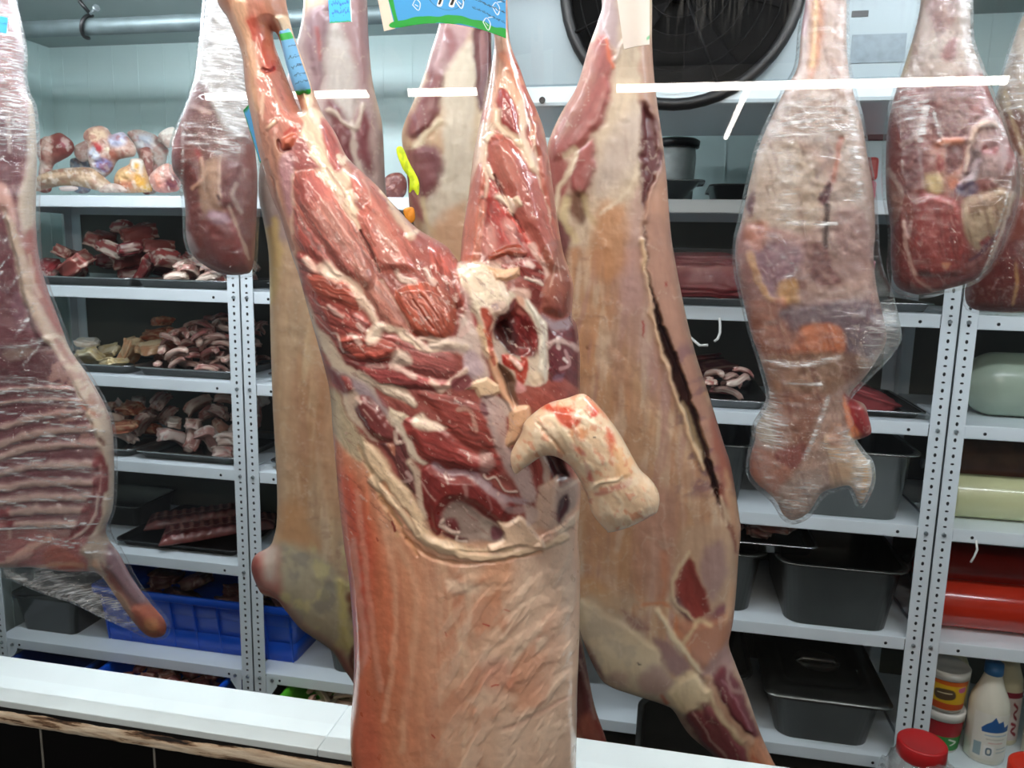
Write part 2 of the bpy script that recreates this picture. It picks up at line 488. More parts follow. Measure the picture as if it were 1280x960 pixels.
def paint(X, base, layers, mottle=.06, seed=5, sat=1.0, gain=1.0):
    C = np.tile(lin(base), (len(X), 1)); h = np.zeros(len(X))
    w1 = np.c_[fbm(X[:, 0] / 14, X[:, 1] / 14, 91, 3), fbm(X[:, 0] / 14, X[:, 1] / 14, 191, 3)] - .5
    for i, l in enumerate(layers):
        col = lin(l['col']) if l['col'] else None
        if l['k'] == 'N':
            a = math.radians(l['ang']); u = X[:, 0] * math.cos(a) + X[:, 1] * math.sin(a); v = -X[:, 0] * math.sin(a) + X[:, 1] * math.cos(a)
            n = fbm(u / l['sc'][0], v / l['sc'][1], l['seed'] * 31 + i, 4)
            if l.get('ridge'): n = -np.abs(n - .5)
            m = sstep(l['lo'], l['hi'], n) * l['op']
            if l['box']:
                x0, y0, x1, y1, f = l['box']
                m = m * sstep(x0 - f, x0 + f, X[:, 0]) * (1 - sstep(x1 - f, x1 + f, X[:, 0])) * sstep(y0 - f, y0 + f, X[:, 1]) * (1 - sstep(y1 - f, y1 + f, X[:, 1]))
            C = C * (1 - m[:, None]) + col * m[:, None]; h += l['h'] * m
            continue
        pad = max(l.get('w', 0) * 2, l['fe'] * 2, 4) + l['wp'] + 2
        lo = l['p'].min(0) - pad; hi = l['p'].max(0) + pad
        k = np.where((X[:, 0] > lo[0]) & (X[:, 0] < hi[0]) & (X[:, 1] > lo[1]) & (X[:, 1] < hi[1]))[0]
        if not len(k): continue
        Y = X[k] + w1[k] * 2 * l['wp']
        if l['k'] == 'P':
            d, _, ins = segdist(Y, l['p'], True); d = np.where(ins, d, -d)
            m = sstep(-l['fe'] * .5, l['fe'] * .5, d)
            cc = col
            if l['fib']:
                an, am, sa, sb = (tuple(l['fib']) + (30, 1.7))[:4] if len(l['fib']) < 4 else l['fib']
                a = math.radians(an); wx = w1[k] * 8
                Xr = X[k] + wx
                u = Xr[:, 0] * math.cos(a) + Xr[:, 1] * math.sin(a); v = -Xr[:, 0] * math.sin(a) + Xr[:, 1] * math.cos(a)
                n = fbm(u / sa, v / sb, i * 13 + 7, 2) - .5
                n2 = fbm(u / (sa * 2), v / (sb * 4), i * 13 + 3, 2) - .5
                if cc is not None: cc = np.clip(cc * (1 + am * (1.5 * n + n2))[:, None], 0, 1)
                h[k] += m * (n + n2) * am * .8
            if cc is not None: C[k] = C[k] * (1 - (m * l['op'])[:, None]) + cc * (m * l['op'])[:, None]
            if l['h']: h[k] += l['h'] * sstep(-.5, l['hf'], d)
        else:
            d, _, _ = segdist(Y, l['p'], False)
            w = l['w'] * (.65 + .8 * vnoise(X[k, 0] / 9, X[k, 1] / 9, 33 + i))
            m = 1 - sstep(np.maximum(w / 2 - l['fe'] / 2, 0), w / 2 + l['fe'] / 2, d)
            if l['brk']: m *= sstep(l['brk'], l['brk'] + .2, fbm(X[k, 0] / 7, X[k, 1] / 7, 77 + i, 2))
            if col is not None: C[k] = C[k] * (1 - (m * l['op'])[:, None]) + col * (m * l['op'])[:, None]
            h[k] += l['h'] * m
    mt = fbm(X[:, 0] / 6, X[:, 1] / 6, seed, 4) - .5; m2 = fbm(X[:, 0] / 30, X[:, 1] / 30, seed + 9, 3) - .5
    C = C * (1 + 2 * mottle * mt + 1.6 * mottle * m2)[:, None]
    if sat != 1: g = C @ np.array([.3, .55, .15]); C = g[:, None] + (C - g[:, None]) * sat
    return np.clip(C * gain, 0, .92), h

class Frame:
    """an upright plane through a traced anchor pixel at a given depth, turned to face the street"""
    def __init__(s, ax, ay, Y, turn=None, Z0=None):
        s.o = atY(ax, ay, Y)
        d = s.o - CAM
        s.rz = math.atan2(-d[0], d[1]) if turn is None else turn
        s.ex = np.array([math.cos(s.rz), math.sin(s.rz), 0]); s.n = np.array([math.sin(s.rz), -math.cos(s.rz), 0])
        s.pm = FPX / (d @ FW)
    def world(s, V):
        D = FW + np.outer((V[:, 0] - 640) / FPX, RT) - np.outer((V[:, 1] - 480) / FPX, UP)
        t = ((s.o - CAM) @ s.n) / (D @ s.n)
        return CAM + D * t[:, None]
    def local(s, Wp):
        q = Wp - s.o
        return np.c_[q @ s.ex, q @ -s.n, q[:, 2]]

def topix(Wp):
    d = Wp - CAM; w = d @ FW
    return np.c_[640 + FPX * (d @ RT) / w, 480 - FPX * (d @ UP) / w]

def body(fr, outline, base, layers, m, name, parent, step=2.5, kf=.85, kb=.7, cap=None, lift=0.0, mottle=.06, hs=1.0, rough=None, rings=(.5, 1.8, 4.0), curve=None, holes=(), sat=1.0, gain=1.0):
    """a rounded body with real thickness from a traced outline; paint and relief sit on its surface"""
    loops = [pts(outline) if isinstance(outline, str) else np.asarray(outline)] + [pts(h) for h in holes]
    V, T, H, rim, s = sheet(loops, step, rings, cap)
    base3 = fr.world(V) + fr.n * lift
    if curve is not None: base3 = base3 + fr.n[None] * (curve(V) / fr.pm)[:, None]
    F3 = base3 + fr.n * (kf * H / fr.pm)[:, None]
    X = topix(F3)
    C, h = paint(X, base, layers, mottle, sat=sat, gain=gain)
    if rough: h = h + rough[0] * (fbm(X[:, 0] / rough[1], X[:, 1] / rough[1], 55, 4) - .5)
    fall = sstep(0, 14, s) * hs
    F3 = F3 + fr.n * (h * fall / fr.pm)[:, None]
    inner = np.where(~rim)[0]
    B3 = base3[inner] - fr.n * (kb * H[inner] / fr.pm)[:, None]
    bi = np.arange(len(V)); bi[inner] = len(V) + np.arange(len(inner))
    allv = np.vstack([F3, B3]); allc = np.vstack([C, C[inner]])
    Tb = bi[T]
    ok = ~(rim[T].all(1))
    tris = np.vstack([T[:, ::-1], Tb[ok]])
    me = fastmesh(name, fr.local(allv), tris, m, allc)
    return link(name, me, parent)

def wrap(fr, outline, m, name, parent, step=2.6, kf=.85, kb=.7, cap=None, off=3.0, wr=(4.0, 26, 5, 20), milk=None, seed=0):
    """cling film drawn round a body: the inflated outline pushed outwards and wrinkled"""
    loops = [pts(outline) if isinstance(outline, str) else np.asarray(outline)]
    V, T, H, rim, s = sheet(loops, step, (1.0, 4.0), cap)
    a = math.radians(wr[3])
    u = V[:, 0] * math.cos(a) + V[:, 1] * math.sin(a); v = -V[:, 0] * math.sin(a) + V[:, 1] * math.cos(a)
    wx = fbm(V[:, 0] / 40, V[:, 1] / 40, 71 + seed, 3) * 40
    n = (1 - np.abs(2 * fbm((u + wx) / (wr[1] * 1.6), (v + wx) / (wr[2] * 2.2), 5 + seed, 2) - 1)) ** 4
    n2 = (1 - np.abs(2 * fbm((V[:, 0] + wx) / 34, (V[:, 1] - wx) / 20, 45 + seed, 3) - 1)) ** 3
    n3_ = fbm(V[:, 0] / 7, V[:, 1] / 7, 25 + seed, 2) - .5
    add = off + wr[0] * (n - .2) + wr[0] * .9 * (n2 - .3) + 1.2 * n3_
    add = np.where(rim, 0, add) * sstep(-1, 8, s)
    b3 = fr.world(V)
    F3 = b3 + fr.n * ((kf * H + np.maximum(add, .8)) / fr.pm)[:, None]
    F3[rim] = b3[rim]
    inner = np.where(~rim)[0]
    B3 = b3[inner] - fr.n * ((kb * H[inner] + np.maximum(add[inner], .8)) / fr.pm)[:, None]
    bi = np.arange(len(V)); bi[inner] = len(V) + np.arange(len(inner))
    ok = ~(rim[T].all(1))
    allv = np.vstack([F3, B3])
    me = fastmesh(name, fr.local(allv), np.vstack([T[:, ::-1], bi[T][ok]]), m)
    X = topix(F3)
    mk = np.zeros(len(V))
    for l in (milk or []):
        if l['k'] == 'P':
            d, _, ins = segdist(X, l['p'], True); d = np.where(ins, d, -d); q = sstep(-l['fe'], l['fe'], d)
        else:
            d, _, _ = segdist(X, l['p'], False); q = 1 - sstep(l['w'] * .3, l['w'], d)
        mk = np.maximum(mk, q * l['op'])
    at = me.attributes.new('MilkGlint', 'FLOAT', 'POINT'); at.data.foreach_set('value', np.r_[mk, mk[inner]].astype(np.float32))
    return link(name, me, parent)
# ------------------------------------------------------------------ setting
M_wall = mat('cold_room_panel', 'd0e4e2', .35, var=.04, vscale=3, bump=.1, bscale=8)
M_ceil = mat('ceiling_panel', '8f9a98', .5, var=.05, vscale=4)
M_floor = mat('floor_tile', '55524e', .6, var=.15, vscale=6)
M_sill = mat('white_sill', 'e6f2f3', .3, var=.035, vscale=14, bump=.15, bscale=40)
M_dark = mat('black_sealant', '0b0a0a', .5)
M_steel = mat('brushed_steel', '8f9496', .32, metal=1.0, var=.12, vscale=30, stretch=(1, 8, 1), bump=.1, bscale=80)
M_steeld = mat('dark_pan_steel', '7d7f7e', .38, metal=.85, var=.2, vscale=9, bump=.12, bscale=40)
M_shelf = mat('shelf_enamel', 'e4eef4', .38, var=.04, vscale=9, bump=.08, bscale=50)
M_hole = mat('punched_hole', '14161a', .8)
M_bolt = mat('bolt_zinc', '9aa3a6', .35, metal=.8, var=.2, vscale=60)
M_tile = mat('black_tile', '060506', .3, spec=.25)
M_grout = mat('grey_grout', '7d7b74', .9, var=.2, vscale=40)
M_evap = mat('grey_casing', '8b9a9f', .42, var=.05, vscale=5, bump=.08, bscale=14)
M_black = mat('black_plastic', '0d0d0e', .45, var=.3, vscale=20)
M_white = mat('white_plastic', 'e9eaea', .4)
M_awn = mat('awning_sheet', '45423f', .7)

def peel():
    m, nt, b = nodes('peeling_plaster')
    N, K = nt.nodes, nt.links
    tc = N.new('ShaderNodeTexCoord'); mp = N.new('ShaderNodeMapping'); mp.inputs['Scale'].default_value = (6, 30, 55)
    n = N.new('ShaderNodeTexNoise'); n.inputs['Scale'].default_value = 1.3; n.inputs['Detail'].default_value = 8; n.inputs['Roughness'].default_value = .62
    cr = N.new('ShaderNodeValToRGB'); e = cr.color_ramp.elements
    e[0].position = .36; e[0].color = tuple(lin('1a1412')) + (1,)
    e[1].position = .43; e[1].color = tuple(lin('8a6a50')) + (1,)
    for p, c in ((.46, 'd9bfa0'), (.56, 'f3e3cb'), (.7, 'e4cba8')):
        q = e.new(p); q.color = tuple(lin(c)) + (1,)
    bp = N.new('ShaderNodeBump'); bp.inputs['Strength'].default_value = .7; bp.inputs['Distance'].default_value = .004
    K.new(tc.outputs['Object'], mp.inputs[0]); K.new(mp.outputs[0], n.inputs[0]); K.new(n.outputs[0], cr.inputs[0])
    K.new(cr.outputs[0], b.inputs['Base Color']); K.new(n.outputs[0], bp.inputs['Height']); K.new(bp.outputs[0], b.inputs['Normal'])
    b.inputs['Roughness'].default_value = .8
    return m

def struct(o): o['kind'] = 'structure'; return o
XL, XR, YB, YG, ZC = -2.2, 1.75, 2.5, 1.0, 2.2
struct(MB().box((XL - .3, -3.2, -.05), (XR + .3, YB + .1, 0)).build('floor', M_floor))
b = MB().box((XL - .1, YB, 0), (XR + .1, YB + .08, ZC))
for i in range(40):                                   # panel ribs
    x = XL + .05 + i * .1
    b.box((x - .0025, YB - .0018, .0), (x + .0025, YB, ZC))
struct(b.build('wall_back', M_wall))
b = MB().box((XL - .1, YG - .06, 0), (XL, YB, ZC))
for i in range(15):
    y = 1.05 + i * .1
    b.box((XL, y - .0025, 0), (XL + .0018, y + .0025, ZC))
struct(b.build('wall_left', M_wall))
struct(MB().box((XR, YG - .06, 0), (XR + .1, YB, ZC)).build('wall_right', M_wall))
struct(MB().box((XL - .1, YG - .05, ZC), (XR + .1, YB + .08, ZC + .08)).build('ceiling', M_ceil))
# tiled wall below the window
b = MB().box((XL - .1, .958, 0), (XR + .1, 1.04, .757))
b.mi = 1
for i in range(-6, 13):
    x = -.745 + i * .2045
    b.box((x - .0016, .9567, 0), (x + .0016, .96, .742))
for i in range(1, 4): b.box((XL - .1, .9567, .742 - i * .205 - .0016), (XR + .1, .96, .742 - i * .205 + .0016))
struct(b.build('wall_front', [M_tile, M_grout]))
struct(MB().box((XL - .1, .953, .769), (-.47, 1.07, .781), .0015).box((-.4695, .953, .769), (XR + .1, 1.07, .781), .0015).build('trim_1', M_sill))
struct(MB().box((XL - .1, .957, .757), (XR + .1, 1.065, .769)).build('trim_2', M_dark))
# peeling plaster strip
rs = np.random.RandomState(4)
nx, nz = 900, 12
u = np.linspace(XL - .1, XR + .1, nx); v = np.linspace(0, 1, nz)
U_, V_ = np.meshgrid(u, v)
n1 = fbm(U_.ravel() * 14, V_.ravel() * 3, 3, 4).reshape(nz, nx); n2 = fbm(U_.ravel() * 60, V_.ravel() * 5, 8, 3).reshape(nz, nx)
zt = .7605 + .007 * (fbm(u * 9, u * 0, 5, 4) - .5) + .004 * (fbm(u * 40, u * 0, 6, 3) - .5); zb = .737 + .002 * (fbm(u * 20, u * 0, 7, 3) - .5)
Z_ = zb[None] + (zt - zb)[None] * V_
Y_ = .9575 - .0045 * np.sin(V_ * math.pi) ** .5 - .003 * (n1 - .5) - .002 * (n2 - .5)
Vv = np.c_[U_.ravel(), Y_.ravel(), Z_.ravel()]
q = np.arange(nx * nz).reshape(nz, nx)
Q = np.c_[q[:-1, :-1].ravel(), q[:-1, 1:].ravel(), q[1:, 1:].ravel(), q[1:, :-1].ravel()]
struct(link('trim_3', fastmesh('trim_3', Vv, Q, peel())))
# window pane, header above and the awning the outside lamps hang from
struct(MB().box((XL, .985, .7812), (XR, .991, 2.16)).build('window_1', glassmat('window_glass', .012, 1.5, (-.03, .36, 1.79, 2.3))))
struct(MB().box((XL - .1, .95, 2.16), (XR + .1, 1.04, 2.3)).build('trim_4', M_sill))
struct(MB().box((XL - .3, -2.6, 2.1), (XR + .3, .95, 2.16)).build('ceiling_awning', M_awn))

# lamps: LED battens
M_led_o = mat('led_diffuser_warm', 'fff6ea', .5, emit=TUBE_OUT)
M_led_i = mat('led_diffuser_cool', 'f0f8ff', .5, emit=TUBE_IN)
def batten(name, p, q, m, label, group, w=.022):
    p, q = Vector(p), Vector(q)
    d = (q - p); Ln = d.length; rz = math.atan2(d.y, d.x)
    e = empty(name, p, rz, label, 'lamp', group)
    MB().box((0, -w, .0), (Ln, w, .05), .004).build('housing', M_white, e)
    MB().tube([(0.004, 0, -.004), (Ln - .004, 0, -.004)], w * .82, 16).build('diffuser', m, e)
    for k in (.2, .8): MB().tube([(Ln * k, 0, .05), (Ln * k, 0, .05 + e_up(p))], .004, 8).build('hanger', M_bolt, e)
    return e
def e_up(p): return (2.1 if p.y < .9 else ZC) - p.z - .05
batten('led_batten', (-1.634, -.6, 2.045), (-.47, -.6, 2.045), M_led_o, 'left LED batten hanging under the street awning', 'awning lamps')
batten('led_batten', (-.197, -.6, 2.045), (.93, -.6, 2.045), M_led_o, 'right LED batten hanging under the street awning', 'awning lamps')
batten('led_batten', (.212, -1.65, 2.045), (.212, -.66, 2.045), M_led_o, 'LED batten running away from the shop under the awning', 'awning lamps', .012)
batten('led_batten', (-.95, .43, 2.06), (.0, .43, 2.06), M_led_o, 'left unseen LED batten added above the front carcass', 'awning lamps')  # added row out of view, lights the front carcass from above
batten('led_batten', (.05, .43, 2.06), (1.0, .43, 2.06), M_led_o, 'right unseen LED batten added above the front carcass', 'awning lamps')
batten('ceiling_batten', (-1.75, 1.62, 2.14), (-.45, 1.62, 2.14), M_led_i, 'left LED batten on the cold room ceiling', 'cold room lamps')
batten('ceiling_batten', (-1.3, 1.07, 2.14), (-.1, 1.07, 2.14), M_led_i, 'middle LED batten on the cold room ceiling', 'cold room lamps')
batten('ceiling_batten', (.1, 1.07, 2.14), (1.3, 1.07, 2.14), M_led_i, 'right LED batten on the cold room ceiling', 'cold room lamps')

# hanging rails
def rail(name, p, q, r, m, label):
    e = tag(MB().tube([p, q], r, 20).build(name, m), label, 'rail')
    return e
M_pipe = mat('galvanised_pipe', '6f7c7e', .5, metal=.6, var=.25, vscale=14)
struct(rail('trim_5', (XL, 1.9, 2.08), (-.5, 1.9, 2.08), .021, M_pipe, 'galvanised pipe rail under the cold room ceiling'))
struct(rail('trim_6', (XL, 1.2, 2.1), (XR, 1.2, 2.1), .014, M_pipe, 'hanging rail behind the window top'))
struct(rail('trim_7', (-1.2, .85, 2.04), (.5, .85, 2.04), .014, M_pipe, 'hanging rail outside the window'))
e = empty('pipe_bracket', (-1.545, 1.9, 2.08), 0, 'black pipe bracket clasping the galvanised pipe near the upper left', 'bracket')
MB().tube([(.0 + .026 * math.sin(a) * .35, -.027 * math.cos(a), .027 * math.sin(a)) for a in np.linspace(-1.9, 1.75, 12)] + [(-.012, -.012, .06), (-.03, -.004, .119)], .005, 8).build('strap', M_black, e)
MB().tube([(.035, -.034, .022), (.06, -.045, .03)], .004, 8).tube([(.058, -.044, .0295), (.066, -.048, .032)], .009, 6).build('bolt', M_bolt, e)

# ------------------------------------------------------------------ shelving
SH = [1.619, 1.355, 1.09, .828, .528, .188]          # undersides of the shelf lips
ST = .033
SY0, SY1 = 2.0, 2.46
def post_mesh():
    b = MB().box((0, 0, 0), (.039, .0022, 1.665)).box((0, 0, 0), (.0022, .036, 1.665))
    b.mi = 1
    for k in range(82):
        z = .025 + k * .02; big = k % 2
        rx, rz = ((.0036, .0052) if big else (.0046, .0026))
        b.poly([(.020 + rx * math.cos(a), -.0004, z + rz * math.sin(a)) for a in np.linspace(0, 2 * math.pi, 9)[:-1]])
    return b.mesh('post', [M_shelf, M_hole])
M_back = mat('olive_shade_sheet', '5a5b53', .55, var=.12, vscale=6)
PM = post_mesh()
def shelf_mesh(wd):
    b = MB().box((.003, .003, ST - .003), (wd - .003, SY1 - SY0, ST), 0)
    # folded lip with rolled lower edge
    b.box((.040, .0025, .0), (wd - .040, .0055, ST), .0015)
    b.box((.040, .0025, .0), (wd - .040, .016, .003), .001)
    b.box((.003, SY1 - SY0 - .004, 0), (wd - .003, SY1 - SY0, ST)); b.box((.003, .003, 0), (.006, SY1 - SY0, ST)); b.box((wd - .006, .003, 0), (wd - .003, SY1 - SY0, ST))
    b.mi = 1
    for x in (.085, wd - .085): b.poly([(x + .0042 * math.cos(a), .0021, .014 + .0042 * math.sin(a)) for a in np.linspace(0, 2 * math.pi, 11)[:-1]])
    return b.mesh('shelf_board', [M_shelf, M_hole])
bz = bmesh.new(); bmesh.ops.create_cone(bz, cap_ends=True, segments=6, radius1=.0058, radius2=.0045, depth=.005, matrix=Matrix.Rotation(math.pi / 2, 4, 'X'))
BM_ = bpy.data.meshes.new('bolt'); bz.to_mesh(BM_); bz.free(); BM_.materials.append(M_bolt)
b = MB()
for s in (1, -1):
    pass
GM = MB().poly([(.041, -.0012, .026), (.041, -.0012, -.05), (.046, -.0012, -.05), (.078, -.0012, -.004), (.078, -.0012, .026)]).mesh('gusset_plate', M_shelf)
def rack(x0, x1, label):
    e = empty('shelving_unit', (x0, SY0, 0), 0, label, 'shelf', 'white slotted steel shelving units')
    wd = x1 - x0
    SM = shelf_mesh(wd)
    for sx, sy in ((0, 0), (1, 0), (0, 1), (1, 1)):
        o = link('post', PM, e); o.location = (wd * sx, (SY1 - SY0) * sy, 0); o.scale = (-1 if sx else 1, -1 if sy else 1, 1)
    for z in SH:
        o = link('shelf_board', SM, e); o.location = (0, 0, z)
        for sx in (.020, wd - .020):
            o = link('bolt', BM_, e); o.location = (sx, -.0026, z + .016)
    MB().box((.003, SY1 - SY0 + .001, .06), (wd - .003, SY1 - SY0 + .003, 1.66)).build('shade_panel', M_back, e)  # added dark sheet, stands in for the shade at the back of the bays
    for sx in (0, 1):
        o = link('gusset_plate', GM, e); o.location = (wd * sx, 0, SH[5]); o.scale = (-1 if sx else 1, 1, 1)
        for zz in (.016, -.036):
            o = link('bolt', BM_, e); o.location = (wd * sx + (1 - 2 * sx) * .062, -.0034, SH[5] + .014)
    return e
XB = [-2.125, -1.191, -.255, .682, 1.62]
for i, lb in enumerate(('white slotted steel shelving unit in the left corner holding meat trays',
                        'white slotted steel shelving unit behind the tan carcass left of centre',
                        'white slotted steel shelving unit holding the steel food pans',
                        'white slotted steel shelving unit at the right edge holding sausages and bottles')):
    rack(XB[i], XB[i + 1] - .001, lb)

# ------------------------------------------------------------------ evaporator
e = empty('evaporator_unit', (.05, 1.5, 1.78), 0, 'grey cooling unit with a round black fan under the ceiling', 'cooler')
b = MB().box((-.42, 0, .035), (.42, .34, .416), .008)
b.build('casing', M_evap, e)
MB().box((-.435, -.012, 0), (.435, .36, .038), .008).build('drip_tray', mat('tray_enamel', 'c9d8de', .3), e)
f = empty('fan', (-.057, -.001, .205), 0); f.parent = e
b = MB()
b.tube([(.205 * math.cos(a), -.012, .205 * math.sin(a)) for a in np.linspace(0, 2 * math.pi, 49)], .011, 10, False)
b.build('fan_ring', M_black, f).parent = f
b = MB()
bmesh.ops.create_circle(b.bm, cap_ends=True, segments=48, radius=.203, matrix=Matrix.Translation((0, -.002, 0)) @ Matrix.Rotation(math.pi / 2, 4, 'X'))
b.build('fan_opening', mat('fan_shaft_black', '050505', .8, spec=.1), f)
b = MB()
for r in (.03, .06, .09, .12, .15, .178):
    b.tube([(r * math.cos(a), -.024, r * math.sin(a)) for a in np.linspace(0, 2 * math.pi, 37)], .0011, 6, False)
for k in range(4):
    a = .4 + k * math.pi / 2
    b.tube([(.02 * math.cos(a), -.024, .02 * math.sin(a)), (.2 * math.cos(a), -.02, .2 * math.sin(a))], .003, 6)
b.build('fan_guard', mat('fan_guard_black', '0c0c0d', .7, spec=.15), f)
b = MB()
for k in range(5):
    a = k * 2 * math.pi / 5
    pp = []
    for r, da, y in ((.03, 0, -.006), (.18, -.25, -.005), (.18, .35, -.014), (.03, .5, -.014)):
        pp.append((r * math.cos(a + da), y, r * math.sin(a + da)))
    b.poly(pp); b.poly([(x, y + .0015, z) for x, y, z in pp[::-1]])
b.lathe([(.0, -.022), (.028, -.02), (.03, -.004)], 20)
for v in b.bm.verts[-60:]: v.co = Vector((v.co.x, v.co.z, v.co.y))
b.build('fan_blades', mat('fan_blade_grey', '0a0a0b', .8, spec=.1), f)
MB().box((.239, -.0012, .066), (.327, 0, .113)).build('rating_plate', mat('dark_rating_plate', '6d7c85', .4, var=.15, vscale=60), e)
MB().box((.235, -.0012, .142), (.262, 0, .152)).build('small_label', mat('black_label', '24282a', .5), e)
for x, z in ((-.375, .116), (-.355, .06), (-.372, .045), (.35, .3)): MB().tube([(x, -.003, z), (x, .002, z)], .006, 10).build('screw', M_black, e)
MB().tube([(-.3, -.015, .012), (-.3, -.01, .012)], .006, 10).build('screw', M_black, e)

# ------------------------------------------------------------------ the skinned carcass hanging in front of the glass
A_, B_, C_, D_, E_ = (320, 140, 4.8), (560, 140, 4.8), (360, 320, 4.8), (540, 310, 4.8), (410, 490, 4.8)
G_, T_, Q4, Q5, Q6 = (600, 460, 4.175), (300, 600, 2.667), (260, 0, 2.909), (460, 0, 2.908), (330, 280, 2.182)
Q3 = (300, 20, 4.8)
M_flesh = flesh('fresh_meat', .3, .14, 260, .5, .7)
FF = Frame(575, 480, .85)
front = empty('lamb_carcass', FF.o, FF.rz, 'skinned lamb carcass with dark red legs and orange back, hanging in front of the glass', 'carcass')
front_out = """268,-60 272,0 287,27 303,69 308,113 317,155 325,192 339,241 353,275 367,320 376,345 387,385 400,430 412,475 416,505
 417,527 421,573 427,637 432,680 437,712 441,757 444,810 442,862 439,900 440,937 446,985 458,1040 490,1090 570,1115 650,1100 700,1050 715,1000
 719,960 720,862 723,787 724,712 721,664 722,647 725,610 724,560 724,500 724,468 724,440 720,406 714,392 716,358
 710,335 704,318 699,292 694,258 687,206 680,165 670,137 659,113 651,89 637,50 634,0 630,-55 614,-55 612,0 618,48 615,79 609,113 601,148 592,193 586,241 579,285 576,316 574,327
 566,317 556,306 521,285 494,258 473,234 451,213 433,195 419,166 404,143 393,118 380,80 367,43 359,10 352,-30 330,-62 300,-70"""
hole = "341,40 347,44 353,62 362,92 371,120 378,142 372,132 362,106 352,80 344,58"
red, red2, drk, pink, fat, fat2, org = 'a85248', '9a4640', '70302f', 'bc756a', 'ecd2b4', 'dcb89a', 'd98a62'
